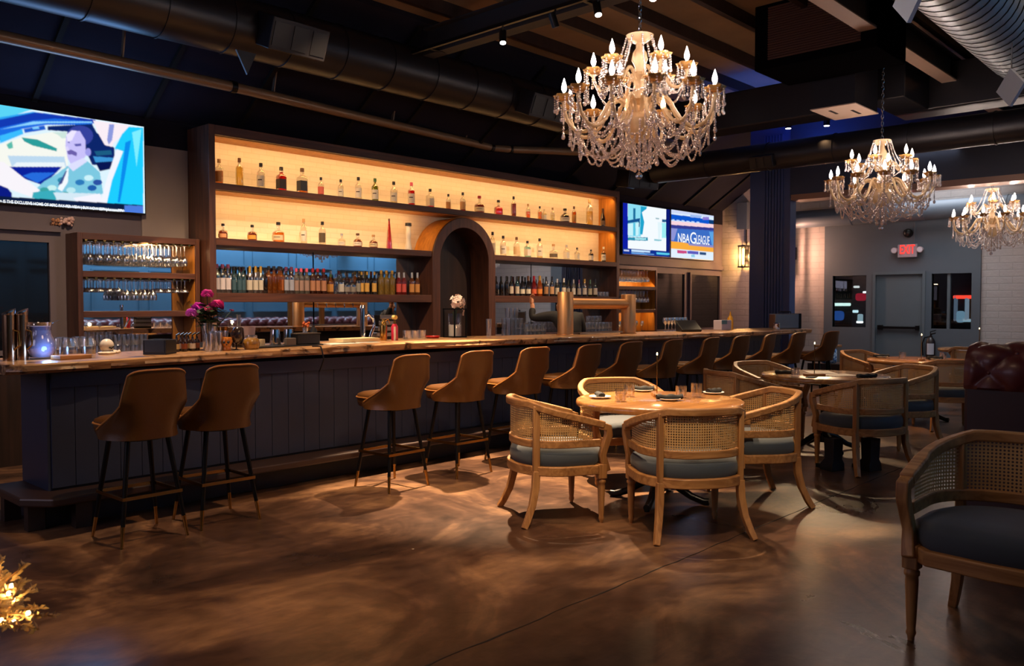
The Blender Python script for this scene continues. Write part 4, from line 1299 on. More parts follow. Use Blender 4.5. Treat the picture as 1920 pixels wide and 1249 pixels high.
# ================================================================== cane barrel chairs
def make_chair():
    t = thing('cane_chair', 'x', 'chair', (0, 0, 0), 0, 'cane backed barrel chairs')
    W, D = .335, .30
    def plan(a, off=0.0, fwd=0.0):
        """a in [-1,1] along the back rail: middle of the back at 0, arm fronts at +-1"""
        s = math.copysign(1, a); q = abs(a)
        if q < .68:
            ph = q / .68 * PI / 2
            return V(s * (W + off) * math.sin(ph) ** .92 if ph > 0 else 0, -(D + off) * math.cos(ph) ** .92, 0)
        k = (q - .68) / .32
        return V(s * (W + off - .015 * k), .24 * k, 0)
    def zrail(a):
        q = abs(a)
        if q < .30: return .795
        k = (q - .30) / .70
        return .795 - .14 * k
    n = 40
    aa = [-1 + 2 * i / n for i in range(n + 1)]
    pts = [plan(a) + V(0, 0, zrail(a)) for a in aa]
    MB().sweep(pts, [.045 + .012 * (abs(a) > .7) for a in aa], .048).build('back_rail', OAK, t, smooth=50, bevel=.008)
    # arm fronts sweep down to the seat
    for s in (-1, 1):
        e = plan(s) + V(0, 0, zrail(1))
        ap = [e + V(0, -.02, -.005), e + V(0, .03, -.02), e + V(-s * .002, .035, -.07), e + V(-s * .006, .012, -.14), e + V(-s * .012, -.005, -.20), e + V(-s * .02, .012, -.26), e + V(-s * .028, .03, -.31)]
        MB().tube(ap, [1, 1, .95, .9, .9, 1, 1], sq=(.025, .026)).build('arm_support', OAKZ, t, smooth=50, bevel=.006)
    # lower back rail
    a2 = [-.975 + 1.95 * i / n for i in range(n + 1)]
    MB().sweep([plan(a, -.012) + V(0, 0, .535) for a in a2], .026, .05).build('lower_rail', OAK, t, smooth=50, bevel=.005)
    # cane webbing
    arc = [0.0]
    for i in range(1, n + 1): arc.append(arc[-1] + (plan(aa[i], -.01) - plan(aa[i - 1], -.01)).length)
    m = int(n * .47)
    c = MB(); vs = []; uv = []; fs = []
    lo = [i for i in range(n + 1) if abs(aa[i]) <= .93]
    for i in lo:
        p = plan(aa[i], -.008)
        zb = .545
        zz = zrail(aa[i]) - .012
        vs += [p + V(0, 0, zb), p + V(0, 0, zz)]; uv += [(arc[i], zb), (arc[i], zz)]
    for k in range(len(lo) - 1): fs.append((2 * k, 2 * k + 2, 2 * k + 3, 2 * k + 1))
    c.add(vs, fs, uv); c.build('cane_panel', CANE, t, smooth=80)
    # posts run on into the splayed rear legs
    for s in (-1, 1):
        p = plan(s * .37, .004)
        MB().tube([p + V(0, 0, .785), p + V(0, 0, .55), p + V(0, 0, .34)], 1, sq=(.023, .017)).build('back_post', OAKZ, t, smooth=40, bevel=.005)
        o = V(p.x * .25, p.y * .55, 0)
        MB().tube([p + V(0, 0, .36), p + V(0, 0, .25) + o * .06, p + V(0, 0, .14) + o * .28, p + V(0, 0, .05) + o * .62, p + o * .86], [1, 1, .92, .86, .8], sq=(.024, .022)).build('rear_leg', OAKZ, t, smooth=40, bevel=.004)
        f = V(s * .295, .235, 0)
        MB().lathe([(0, 0), (.012, 0), (.013, .012), (.020, .03), (.0165, .045), (.019, .07), (.0255, .24), (.024, .262), (.030, .270), (.030, .285), (.024, .292), (.024, .30)], f, 14).build('front_leg', OAKZ, t)
        MB().obox(f + V(0, 0, .345), .062, .062, .10).build('leg_block', OAKZ, t, smooth=30, bevel=.006)
    # seat frame, closed ring
    ring = [plan(a, -.005) for a in [-.93 + 1.86 * i / 30 for i in range(31)]]
    ring = ring + [V(.22, .275, 0), V(0, .29, 0), V(-.22, .275, 0)]
    MB().sweep([p + V(0, 0, .36) for p in ring], .04, .062, closed=True).build('seat_frame', OAK, t, smooth=50, bevel=.006)
    def pl(sc, z): return [(p.x * sc, p.y * sc + (1 - sc) * .0, z) for p in ring]
    MB().loft([pl(.96, .385), pl(1.0, .41), pl(1.0, .455), pl(.96, .482), pl(.82, .50), pl(.5, .508)]).build('cushion', CUSH, t, smooth=60)
    return freeze(t)


chair = make_chair()
G1 = 'cane backed barrel chairs'


def facing(cx, cy_, tx, ty): return math.atan2(ty - cy_, tx - cx) - PI / 2


T1 = V(5.24, 3.41, 0); T2 = V(8.22, 3.42, 0); T3 = V(11.25, 3.47, 0); T4 = V(14.6, 3.6, 0)
chairs = [
    ((4.41, 3.72), math.atan2(-.27, .44) - PI / 2, 'cane chair at the left of nearest round table, side turned to the camera'),
    ((4.68, 2.83), math.atan2(.80, .59) - PI / 2, 'cane chair nearest the camera, its back filling the front of nearest table'),
    ((5.76, 2.92), math.atan2(.63, -.77) - PI / 2, 'cane chair at the right side of nearest round table'),
    ((5.70, 4.08), math.atan2(-.66, -.42) - PI / 2, 'cane chair behind nearest round table, facing the camera'),
    ((7.50, 2.77), math.atan2(.885, .466) - PI / 2, 'cane chair with its back to us at the front of second table'),
    ((7.42, 3.92), math.atan2(-.40, .75) - PI / 2, 'cane chair left of second table, half hidden behind nearest table chair'),
    ((8.52, 4.18), math.atan2(-.80, -.30) - PI / 2, 'cane chair behind the second table, in front of the bar stools'),
    ((8.98, 2.95), math.atan2(.50, -.75) - PI / 2, 'cane chair at the right side of second table'),
    ((10.62, 2.95), math.atan2(.60, .70) - PI / 2, 'cane chair in front of third table, beside the red booth'),
    ((11.55, 4.22), math.atan2(-.80, -.20) - PI / 2, 'cane chair behind the third round table'),
    ((13.9, 3.5), math.atan2(.1, .9) - PI / 2, 'cane chair at the farthest table near the exit wall'),
]
for i, (p, rz, lb) in enumerate(chairs):
    if i == 0:
        chair.location = (p[0], p[1], 0); chair.rotation_euler.z = rz; chair['label'] = lb
    else: dup(chair, (p[0], p[1], 0), rz, lb)
dup(chair, (4.03, .86, 0), math.atan2(.06, -1.0) - PI / 2, 'dark foreground cane chair cut off by the right edge of the picture', scale=1.06)

# ================================================================== round tables
def make_table():
    t = thing('round_table', 'x', 'table', (0, 0, 0), 0, 'round oak dining tables')
    MB().lathe([(0, .70), (.58, .70), (.605, .708), (.61, .725), (.605, .744), (.597, .75), (0, .75)], (0, 0, 0), 72).build('tabletop', TABW, t, smooth=50)
    MB().lathe([(0, .69), (.24, .69), (.24, .70), (0, .70)], (0, 0, 0), 24).build('mount_plate', BLK, t)
    MB().lathe([(.032, .69), (.032, .30), (.040, .27), (.034, .24), (.05, .16), (.055, .08)], (0, 0, 0), 16).build('column', BLK, t)
    for k in range(4):
        a = R(20 + 90 * k); d = V(math.cos(a), math.sin(a), 0)
        MB().tube([d * .03 + V(0, 0, .16), d * .12 + V(0, 0, .13), d * .24 + V(0, 0, .055), d * .33 + V(0, 0, .025), d * .37 + V(0, 0, .03)], [.034, .03, .026, .026, .022], 10).build('foot', BLK, t)
        MB().cyl(d * .35, d * .35 + V(0, 0, .02), .02, .02, 10).build('glide', BLK, t)
    return freeze(t)


tb = make_table(); tb.location = T1; tb['label'] = 'nearest round oak table, set with napkins, glasses and a lamp'
dup(tb, T2, .5, 'second round oak table, with open paper menus beside the lamp')
dup(tb, T3, 1.1, 'third round oak table, beside the red booth')
dup(tb, T4, .2, 'farthest round oak table, near the exit wall and partly behind the booth')

# small items on the tables
FLAME = emis('lamp_tip', (1.0, 0.72, 0.36, 1), 7.0)
def make_lamp():
    t = thing('table_lamp', 'x', 'table lamp', (0, 0, 0), 0, 'thin table lamps')
    MB().box(-.10, .10, -.035, .035, 0, .022).build('lamp_base', TABW, t, bevel=.004)
    MB().tube([(0, 0, .02), (0, 0, .31)], .0042, 8).build('lamp_stem', BRASS, t)
    MB().lathe([(0, .308), (.005, .31), (.006, .318), (.004, .328), (0, .332)], (0, 0, 0), 10).build('lamp_tip', FLAME, t)
    return freeze(t)


lp = make_lamp()
def lampat(o, p, rz, lb):
    o.location = p; o.rotation_euler.z = rz; o['label'] = lb
    lamp('lamp_glow', 'POINT', (p[0], p[1], p[2] + .36), 2.2, (1.0, .6, .28), size=.02)
lampat(lp, V(5.44, 3.56, .75), .7, 'thin brass lamp on the nearest round table')
lampat(dup(lp), V(7.98, 3.42, .75), -.78, 'thin brass lamp on the second round table')
lampat(dup(lp), V(11.1, 3.40, .75), .4, 'thin brass lamp on the third round table')
lampat(dup(lp), V(14.5, 3.60, .75), .4, 'thin brass lamp on the farthest table, above the booth top')


def napkin(p, rz, lb, L=.17, plate=True, pl=None):
    o = MB()
    prof = []
    for i in range(9):
        x = -L / 2 + L * i / 8
        k = 1.0 + .15 * math.sin(i * 1.7)
        ring = []
        for q in range(10):
            a = 2 * PI * q / 10
            ring.append((x, .026 * k * math.cos(a), .018 * k + .0175 * k * math.sin(a)))
        prof.append(ring)
    o.loft(prof)
    z0 = .75 + (.0165 if plate else 0)
    n = o.build('rolled_napkin', NAPK, loc=(p[0], p[1], z0), rz=rz, smooth=50)
    tag(n, lb, 'napkin', 'rolled black napkins')
    if plate:
        d = MB().lathe([(0, 0), (.05, 0), (.058, .004), (.082, .016), (.080, .0185), (.055, .008), (0, .006)], (0, 0, 0), 28).build('side_plate', WHITE, loc=(p[0], p[1], .75), smooth=50)
        n.location.z = .75 + .0085
        tag(d, pl, 'plate', 'small side plates')


napkin(at(1125, 747, z=.75), .9, 'rolled black napkin at the left edge of nearest table', .12, True, 'small white plate at the left edge of nearest table')
napkin(at(1255, 751, z=.75), -.72, 'rolled black napkin at the front of nearest table', .19, True, 'small white plate at the front of nearest table')
napkin(at(1338, 739, z=.75), -.2, 'rolled black napkin at the right side of nearest table', .13, True, 'small white plate at the right side of nearest table')
napkin(at(1206, 734, z=.75), -.9, 'rolled black napkin at the rear of nearest table', .17, True, 'small white plate at the rear of nearest table')
napkin(at(1470, 701, z=.75), -.9, 'rolled black napkin at the left of second table', .17, False)
napkin(at(1625, 708, z=.75), -.55, 'rolled black napkin at the right front of second table', .2, False)
napkin(at(1652, 671, z=.75), -.7, 'rolled black napkin at the left of third table', .2, True, 'small white plate at the left of third table')
napkin(at(1752, 675, z=.75), -.7, 'rolled black napkin at the front of third table', .2, True, 'small white plate at the front of third table')
WATER = clear('water_glass', (.96, .95, .94, 1), .16, .06)
for (u_, v_, hh, lb) in ((1164, 753, 1.0, 'water tumbler on the left of nearest table, front one'), (1180, 744, 1.05, 'water tumbler on the left of nearest table, behind the front one'), (1277, 746, 1.0, 'water tumbler right of the lamp on nearest table'), (1306, 745, 1.2, 'taller water tumbler on the right of nearest table'),
                         (1491, 707, 1.0, 'water tumbler on the second table beside the lamp'), (1692, 673, 1.0, 'water tumbler left of the lamp on third table'), (1768, 674, 1.0, 'water tumbler right of the lamp on third table')):
    p = at(u_, v_, z=.75)
    t = thing('water_tumbler', lb, 'glass', p, 0, 'water tumblers on the tables')
    upright('rocks').build('glass_wall', WATER, t, smooth=60)
    MB().lathe([(0, .014), (.0355, .014), (.037, .055), (0, .055)], (0, 0, 0), 14).build('water', MATS.get('still_water') or clear('still_water', (1, .985, .96, 1), .05, .03), t)
    t.scale = (1.0, 1.0, hh * 1.05)
p = at(1540, 708, z=.75)
m = MB(); m.obox((0, 0, .002), .30, .22, .003, rz=-.6); m = m.build('paper_menu', PAPER, loc=(8.22, 3.28, .7505), smooth=0); tag(m, 'white paper menu lying flat in front of the second table lamp', 'menu', 'menus on the second table')
m = MB(); m.obox((0, 0, .002), .26, .34, .004, rz=-.9); m = m.build('paper_menu', PAPER, loc=(8.42, 3.55, .7505), smooth=0); tag(m, 'white paper menu lying behind the second table lamp', 'menu', 'menus on the second table')
m = MB(); m.obox((0, 0, .003), .16, .08, .006, rz=.2); m = m.build('black_coaster', NAPK, loc=(7.80, 3.37, .7505), smooth=0); tag(m, 'flat black coaster under nothing on the second table front edge', 'coaster')
m['label'] = 'flat black bill folder at the front edge of second table'; m['category'] = 'folder'; m.name = 'bill_folder'
for k, (x, y) in enumerate(((7.26, 2.94), (7.47, 2.70))):
    b = MB()
    b.loft([[(px_ * s_ + ox, py_ * s_, z) for (px_, py_) in ((.055, -.06), (.055, .06), (-.055, .06), (-.055, -.06))] for (z, s_, ox) in ((.0, 1.25, .0), (.06, 1.2, .0), (.10, .9, -.01), (.28, 1.0, -.01), (.282, .95, -.01))])
    b.loft([[(.04, -.045, z0), (.04, .045, z0), (.16, .035, z0 * .7), (.16, -.035, z0 * .7)] for z0 in (0.0, .05)])
    o = b.build('black_boot', BLACKP, loc=(x, y, 0), rz=1.2, smooth=50, bevel=.012)
    tag(o, '%s black boot under the front chair of second table' % ('left' if k == 0 else 'right'), 'boot', 'pair of black boots')

# ================================================================== red booth in the right foreground and the long south booth


def booth(name, label, x0, y0, L, rz, ztop, D=.42, tuft=True, seat=False):
    t = thing(name, label, 'booth', (x0, y0, 0), rz, 'oxblood leather booths')
    MB().box(0, L, 0, D * .72, .06, ztop - .04 - D * .36 - .08).build('rear_panel', REDD, t, smooth=0, bevel=.02)
    MB().box(.02, L - .02, .03, D * .7, 0, .06).build('kick_base', BLACKP, t, smooth=0)
    # diamond tufted, rolled top
    Dd = D * .72; H1 = ztop - .04; rr_ = Dd / 2
    Lv = .10; La = PI * rr_; nu = max(40, int(L * 60)); nv = 48
    def base(sv_):
        if sv_ < Lv: return (0.0, H1 - rr_ - Lv + sv_), (-1.0, 0.0)
        if sv_ < Lv + La:
            th = PI - (sv_ - Lv) / rr_
            return (rr_ + rr_ * math.cos(th), H1 - rr_ + rr_ * math.sin(th) * 1.0), (math.cos(th), math.sin(th))
        return (Dd, H1 - rr_ - (sv_ - Lv - La)), (1.0, 0.0)
    tot = 2 * Lv + La
    def P(a, v):
        x = a * L; q = v * tot
        (y, z), (ny, nz) = base(q)
        A = (x - .13) / .26; B = (q - .10) / .26
        d = .038 * (abs(math.sin(PI * (A + B) )) * abs(math.sin(PI * (A - B)))) ** .42
        e = min(1, min(a, 1 - a) * L / .05)
        d = d * e + .012 * (1 - e) - .004
        if v < .02 or v > .98: d = 0
        return (x, y + ny * d, z + nz * d)
    b = MB(); b.grid(P, nu, nv)
    for a_ in (0, 1): b.add([P(a_, i / nv) for i in range(nv + 1)], [tuple(range(nv + 1))])
    b.build('tufted_roll', REDL, t, smooth=60)
    k = 0
    while k * .13 < L:
        x = .13 + .13 * k
        for m_ in range(0, 8):
            q = .10 + .13 * m_
            if (k + m_) % 2 == 0 and .05 < x < L - .05 and .05 < q < tot - .05:
                MB().sphere(P(x / L, q / tot), .013, 8, 5).build('button', REDL, t)
        k += 1
    if seat:
        MB().box(0, L, -.50, 0.02, .06, .36).build('seat_base', REDD, t, smooth=0, bevel=.01)
        def S(a, v):
            x = a * L; z = .46 + (ztop - .20 - .46) * v
            kx = x / .22; kz = v * 2.5
            d = .055 * (abs(math.sin(PI * (kx + kz))) * abs(math.sin(PI * (kx - kz)))) ** .5
            return (x, -.03 - d - .05 * (1 - v), z)
        MB().grid(S, int(L * 30), 18).build('tufted_back', REDL, t, smooth=60)
        MB().box(0, L, -.54, -.06, .36, .48).build('seat_cushion', REDL, t, smooth=0, bevel=.04)
    return t


booth('booth', 'tall dark oxblood booth with buttoned top at the right edge', 5.45, 1.43, 2.05, R(-90), 1.24)
booth('banquette', 'long oxblood tufted banquette along the south wall, seen in the bar mirrors', 16.0, -1.22, 13.6, R(180), 1.12, seat=True)
# wooden framed opening in front of the banquette (reflected behind the bottles)


def mirpt(u, v, yy):
    """point on plane y=yy seen through the back-bar mirror at the pixel"""
    p = at(u, v, y=2 * (YK - .012) - yy)
    return V(p.x, yy, p.z)


a = mirpt(545, 632, -.5); c = mirpt(678, 560, -.5)
t = thing('timber_screen', 'amber timber frame standing before the banquette, seen in the bar mirror', 'screen', (a.x, -.5, 0))
w = c.x - a.x
for x in (0, w * .42, w): MB().box(x - .06, x + .06, -.04, .04, 0, 2.0).build('post', PINE, t, smooth=0)
MB().box(-.06, w + .06, -.04, .04, 2.0, 2.12).build('head_rail', PINE, t, smooth=0)
MB().box(.06, w - .06, -.03, .03, .62, .76).build('bottom_rail', PINE, t, smooth=0)

# ================================================================== crystal chandeliers
def make_chandelier():
    t = thing('chandelier', 'x', 'chandelier', (0, 0, 0), 0, 'crystal chandeliers')
    Z0 = 2.34
    def z(q): return q - Z0
    # centre: bottom ball, bowl, stem, crown
    MB().lathe([(0, z(2.34)), (.020, z(2.35)), (.026, z(2.366)), (.020, z(2.382)), (0, z(2.39))], (0, 0, 0), 12).build('bottom_ball', CRYST, t)
    MB().lathe([(.02, z(2.60)), (.07, z(2.63)), (.115, z(2.70)), (.125, z(2.76)), (.09, z(2.80)), (.055, z(2.82)), (.05, z(2.86)), (.085, z(2.90)), (.05, z(2.94)), (.035, z(3.0)), (.05, z(3.04)), (.075, z(3.07)), (.04, z(3.10)), (.035, z(3.14)), (.06, z(3.19)), (.05, z(3.24)), (.028, z(3.27)), (.03, z(3.31))], (0, 0, 0), 18).build('stem', CHAMP, t)
    MB().lathe([(.03, z(3.30)), (.06, z(3.315)), (.095, z(3.345)), (.10, z(3.36)), (.085, z(3.366)), (.02, z(3.35))], (0, 0, 0), 18).build('crown', CHAMP, t)
    ch = MB()
    zz = 3.37; k = 0
    while zz < 4.68:
        pts = []
        for i in range(10):
            a = 2 * PI * i / 10
            r = .012 * math.cos(a)
            pts.append(V(r if k % 2 else 0, 0 if k % 2 else r, z(zz + .02) + .026 * math.sin(a)))
        ch.tube(pts, .0035, 5, closed=True); zz += .04; k += 1
    ch.build('chain', CHROME, t)
    MB().lathe([(0, z(4.66)), (.05, z(4.67)), (.06, z(4.70)), (.06, z(4.72)), (0, z(4.72))], (0, 0, 0), 16).build('ceiling_rose', BRASS, t)
    # arms
    lowp = [(.06, 2.79), (.10, 2.87), (.155, 2.915), (.215, 2.885), (.27, 2.79), (.33, 2.715), (.40, 2.68), (.47, 2.70), (.52, 2.77), (.54, 2.86), (.54, 2.905)]
    upp = [(.05, 3.04), (.085, 3.10), (.125, 3.115), (.17, 3.07), (.22, 3.0), (.275, 2.985), (.315, 3.03), (.33, 3.09), (.33, 3.115)]
    def arm(path, a, rad):
        c, s = math.cos(a), math.sin(a)
        pts = []
        # smooth the path
        P = [V(r * c, r * s, z(q)) for r, q in path]
        Q = []
        for i in range(len(P) - 1):
            p0 = P[max(0, i - 1)]; p1 = P[i]; p2 = P[i + 1]; p3 = P[min(len(P) - 1, i + 2)]
            for k in range(5):
                u = k / 5
                Q.append(.5 * ((2 * p1) + (p2 - p0) * u + (2 * p0 - 5 * p1 + 4 * p2 - p3) * u * u + (3 * p1 - p0 - 3 * p2 + p3) * u ** 3))
        Q.append(P[-1])
        rr = [rad * (.9 + .26 * (i % 2)) for i in range(len(Q))]
        o = MB().tube(Q, rr, 9).build('arm', CHAMP, t, smooth=50)
        e = P[-1]
        pan = MB()
        nn = 24
        rows = []
        for (r0, dz, w) in ((.010, -.012, 0), (.034, -.014, .002), (.056, .004, .006), (.068, .030, .012), (.058, .026, .010), (.012, .0, 0)):
            rows.append([e + V((r0 + w * math.cos(6 * 2 * PI * q / nn)) * math.cos(2 * PI * q / nn), (r0 + w * math.cos(6 * 2 * PI * q / nn)) * math.sin(2 * PI * q / nn), dz) for q in range(nn)])
        pan.loft(rows); pan.build('drip_pan', GOLDC, o, smooth=50)
        MB().cyl(e, e + V(0, 0, .055), .0105, .010, 10).build('candle_sleeve', CHAMP, o)
        MB().lathe([(.008, .052), (.017, .068), (.019, .084), (.015, .104), (.008, .126), (.003, .142), (0, .15)], e, 9).build('bulb', BULB, o)
        d = MB()
        for q in range(8):
            b = 2 * PI * q / 8
            x = e + V(.066 * math.cos(b), .066 * math.sin(b), .01)
            for i in range(5): d.sphere(x + V(0, 0, -.004 - .0165 * i), .0072, 6, 4)
            d.sphere(x + V(0, 0, -.094), .0125, 7, 5, (1, 1, 1.3))
        d.build('pan_drops', CRYSB, o, smooth=0)['kind'] = 'stuff'
    for k in range(12): arm(lowp, 2 * PI * (k + .5) / 12, .014)
    for k in range(6): arm(upp, 2 * PI * k / 6, .0125)
    def strand(pts, r=.0078, sp=.0165, drop=0):
        b = MB(); acc = 0
        # resample
        L = [0]
        for p, q in zip(pts, pts[1:]): L.append(L[-1] + (q - p).length)
        n = max(2, int(L[-1] / sp))
        for i in range(n + 1):
            d = L[-1] * i / n
            for k in range(len(L) - 1):
                if L[k + 1] >= d - 1e-9:
                    u = (d - L[k]) / max(1e-9, L[k + 1] - L[k]); b.sphere(pts[k].lerp(pts[k + 1], u), r * (1.3 if i % 4 == 0 else 1), 6, 4); break
        if drop:
            b.sphere(pts[-1] - V(0, 0, .022), r * 1.9, 8, 6, (1, 1, 1.25))
        b.build('bead_strand', CRYSB, t, smooth=0)
    def pol(r, a, q): return V(r * math.cos(a), r * math.sin(a), z(q))
    def sag(p, q, d, n=10): return [p.lerp(q, i / n) - V(0, 0, d * 4 * (i / n) * (1 - i / n)) for i in range(n + 1)]
    for k in range(8):
        a = 2 * PI * k / 8
        strand(sag(pol(.095, a, 3.34), pol(.26, a, 3.02), .06))
    for k in range(12):
        a = 2 * PI * (k + .5) / 12; a2 = 2 * PI * (k + 1.5) / 12
        strand(sag(pol(.50, a, 2.72), pol(.50, a2, 2.72), .15))
        strand(sag(pol(.47, a, 2.69), pol(.12, a + .1, 2.63), .16))
        strand(sag(pol(.44, a, 2.685), pol(.44, a2, 2.685), .19))
        strand(sag(pol(.34, a, 2.70), pol(.16, a + .05, 2.80), .07))
        strand([pol(.54, a, 2.84), pol(.545, a, 2.66)], drop=1)
    for k in range(6):
        a = 2 * PI * k / 6; a2 = 2 * PI * (k + 1) / 6
        strand(sag(pol(.32, a, 3.05), pol(.32, a2, 3.05), .14))
        strand(sag(pol(.36, a + .26, 2.70), pol(.36, a2 + .26, 2.70), .24))
    for k in range(10):
        a = 2 * PI * k / 10
        strand([pol(.125, a, 2.74), pol(.13, a, 2.47 + .03 * (k % 2))], r=.0088, drop=1)
    for k in range(5):
        a = 2 * PI * k / 5
        strand([pol(.05, a, 2.64), pol(.05, a, 2.44)], r=.0088, drop=1)
    strand([V(0, 0, z(2.6)), V(0, 0, z(2.39))], r=.007)
    return freeze(t)


cd = make_chandelier()
CHX = [(5.056, 3.47, 2.34), (9.93, 3.50, 2.29), (14.55, 3.47, 2.20)]
cd.location = CHX[0]; cd['label'] = 'largest and nearest crystal chandelier, hanging above the nearest round table'
dup(cd, CHX[1], .13, 'middle one of the three crystal chandeliers, above the second table')
dup(cd, CHX[2], .29, 'farthest and smallest looking crystal chandelier, near the exit wall at right')

# ================================================================== televisions
def canvas(w, h, col):
    return np.tile(np.array(C(col)[:3]), (h, w, 1)).astype(float)


def fillp(cv, poly, col, soft=0):
    h, w, _ = cv.shape
    yy, xx = np.mgrid[0:h, 0:w]
    x = (xx + .5) / w; y = (yy + .5) / h
    ins = np.zeros((h, w), bool)
    n = len(poly)
    for i in range(n):
        x0, y0 = poly[i]; x1, y1 = poly[(i + 1) % n]
        c = (y0 > y) != (y1 > y)
        ins ^= c & (x < (x1 - x0) * (y - y0) / ((y1 - y0) or 1e-9) + x0)
    cv[ins] = C(col)[:3]


def blur(cv, k=1):
    for _ in range(k):
        p = np.pad(cv, ((1, 1), (1, 1), (0, 0)), 'edge')
        cv[:] = (p[:-2, 1:-1] + p[2:, 1:-1] + p[1:-1, :-2] + p[1:-1, 2:] + 2 * p[1:-1, 1:-1]) / 6
    return cv


def ell(cx_, cy_, rx, ry, n=20): return [(cx_ + rx * math.cos(2 * PI * i / n), cy_ + ry * math.sin(2 * PI * i / n)) for i in range(n)]


SCRM = bpy.data.materials.new('screen_picture'); SCRM.use_nodes = True
_t = SCRM.node_tree; _t.nodes.clear()
_o = _t.nodes.new('ShaderNodeOutputMaterial'); _e = _t.nodes.new('ShaderNodeEmission'); _a = _t.nodes.new('ShaderNodeVertexColor'); _a.layer_name = 'picture'
_t.links.new(_a.outputs[0], _e.inputs[0]); _e.inputs[1].default_value = 0.88; _t.links.new(_e.outputs[0], _o.inputs[0])


def television(label, x0, x1, z0, z1, y, cv):
    t = thing('television', label, 'television', ((x0 + x1) / 2, YB, z0), 0, 'wall televisions')
    ox, oz = (x0 + x1) / 2, z0
    b = MB().box(x0 - ox - .012, x1 - ox + .012, y - YB, y - YB + .05, -.014, z1 - z0 + .012)
    b.build('housing', BLACKP, t, smooth=0, bevel=.004)
    MB().box(-.2, .2, y - YB + .05, -.003, .25, .65).build('wall_bracket', BLK, t, smooth=0)
    h, w, _ = cv.shape
    vs = [(x0 - ox + (x1 - x0) * i / w, y - YB - .002, (z1 - z0) * (1 - j / h)) for j in range(h + 1) for i in range(w + 1)]
    fs = [(j * (w + 1) + i, (j + 1) * (w + 1) + i, (j + 1) * (w + 1) + i + 1, j * (w + 1) + i + 1) for j in range(h) for i in range(w)]
    me = bpy.data.meshes.new('screen'); me.from_pydata(vs, [], fs)
    ca = me.color_attributes.new('picture', 'FLOAT_COLOR', 'POINT')
    pad = np.pad(cv, ((0, 1), (0, 1), (0, 0)), 'edge').reshape(-1, 3)
    ca.data.foreach_set('color', np.concatenate([pad, np.ones((len(pad), 1))], 1).astype(np.float32).ravel())
    me.materials.append(SCRM)
    o = bpy.data.objects.new('screen', me); COL.objects.link(o); o.parent = t
    return t, o


def text(body, size, m, loc, rot, name, parent=None, ext=0.0, sx=1.0, align='LEFT', bold=0.0, shear=0.0):
    cu = bpy.data.curves.new(name, 'FONT'); cu.body = body; cu.size = size; cu.extrude = ext; cu.align_x = align; cu.offset = bold; cu.shear = shear
    tmp = bpy.data.objects.new(name, cu); COL.objects.link(tmp)
    dg = bpy.context.evaluated_depsgraph_get()
    me = bpy.data.meshes.new_from_object(tmp.evaluated_get(dg))
    bpy.data.objects.remove(tmp); bpy.data.curves.remove(cu)
    me.materials.clear(); me.materials.append(m)
    o = bpy.data.objects.new(name, me); COL.objects.link(o)
    if parent: o.parent = parent
    o.location = loc; o.rotation_euler = rot; o.scale = (sx, 1, 1)
    return o


# --- left television: a driver in a car, in cold blue colours
TX0, TX1, TZ0, TZ1, TY = 2.26, 3.945, 2.42, 3.342, 9.06
W_, H_ = 400, 220
cv = canvas(W_, H_, '#d8eef8')
def K(pts):
    out = []
    for (a, b_) in pts:
        p = at(a / 4.8, 180 + b_ / 4.8, y=TY)
        out.append(((p.x - TX0) / (TX1 - TX0), (TZ1 - p.z) / (TZ1 - TZ0)))
    return out
F_ = lambda pts, c: fillp(cv, K(pts), c)
F_([(-400, -40), (300, 120), (0, 220), (-400, 330)], '#58d0f0')
F_([(-400, 330), (0, 195), (290, 145), (470, 165), (-100, 250), (-400, 360)], '#2aa0f0')
F_([(-400, 360), (0, 215), (320, 150), (860, 215), (860, 250), (500, 225), (230, 250), (0, 320), (-400, 480)], '#1238b0')
F_([(-400, 440), (0, 290), (290, 225), (500, 205), (835, 235), (835, 262), (420, 262), (200, 300), (0, 400), (-400, 640)], '#1a6ae0')
F_([(0, 305), (300, 232), (830, 232), (830, 244), (420, 246), (200, 272)], '#8ad0f8')
F_([(0, 360), (205, 300), (210, 345), (0, 430)], '#38b8f8'); F_([(215, 300), (400, 268), (415, 305), (225, 335)], '#1a58c8')
F_([(290, 285), (350, 277), (355, 298), (300, 303)], '#7ac8f8')
F_([(-400, 620), (0, 440), (200, 372), (480, 325), (610, 330), (610, 660), (-400, 660)], '#f0f2ea')
F_([(195, 375), (340, 395), (515, 475), (510, 500), (300, 450), (220, 412)], '#2a9a98'); F_([(60, 440), (110, 410), (120, 470), (80, 480)], '#58b8a8')
F_([(470, 330), (600, 325), (600, 380), (560, 385), (520, 350)], '#c8e0d8')
F_([(70, 540), (580, 548), (600, 640), (110, 640)], '#b8d4ea'); F_([(150, 600), (580, 600), (590, 640), (110, 640)], '#e4eef4')
F_([(-400, 640), (560, 640), (480, 720), (370, 800), (200, 740), (60, 700)], '#0a1f98'); F_([(205, 720), (290, 692), (500, 692), (340, 785)], '#2468d8')
F_([(-400, 700), (-20, 720), (110, 880), (110, 920), (-400, 900)], '#0a1a80')
F_([(430, 275), (830, 255), (870, 330), (1030, 470), (1040, 640), (830, 620), (700, 330), (430, 310)], '#0c2468')
F_([(850, 500), (1000, 490), (1010, 530), (870, 540)], '#1a5a80'); F_([(840, 545), (1030, 560), (1010, 600), (860, 600)], '#3a90d0')
F_([(860, 600), (1020, 590), (990, 660), (900, 680)], '#081450')
F_(ell(720, 360, 120, 92), '#34409a')
F_([(598, 350), (645, 312), (720, 318), (770, 400), (775, 540), (715, 625), (640, 620), (610, 560), (590, 450)], '#c4bdf4')
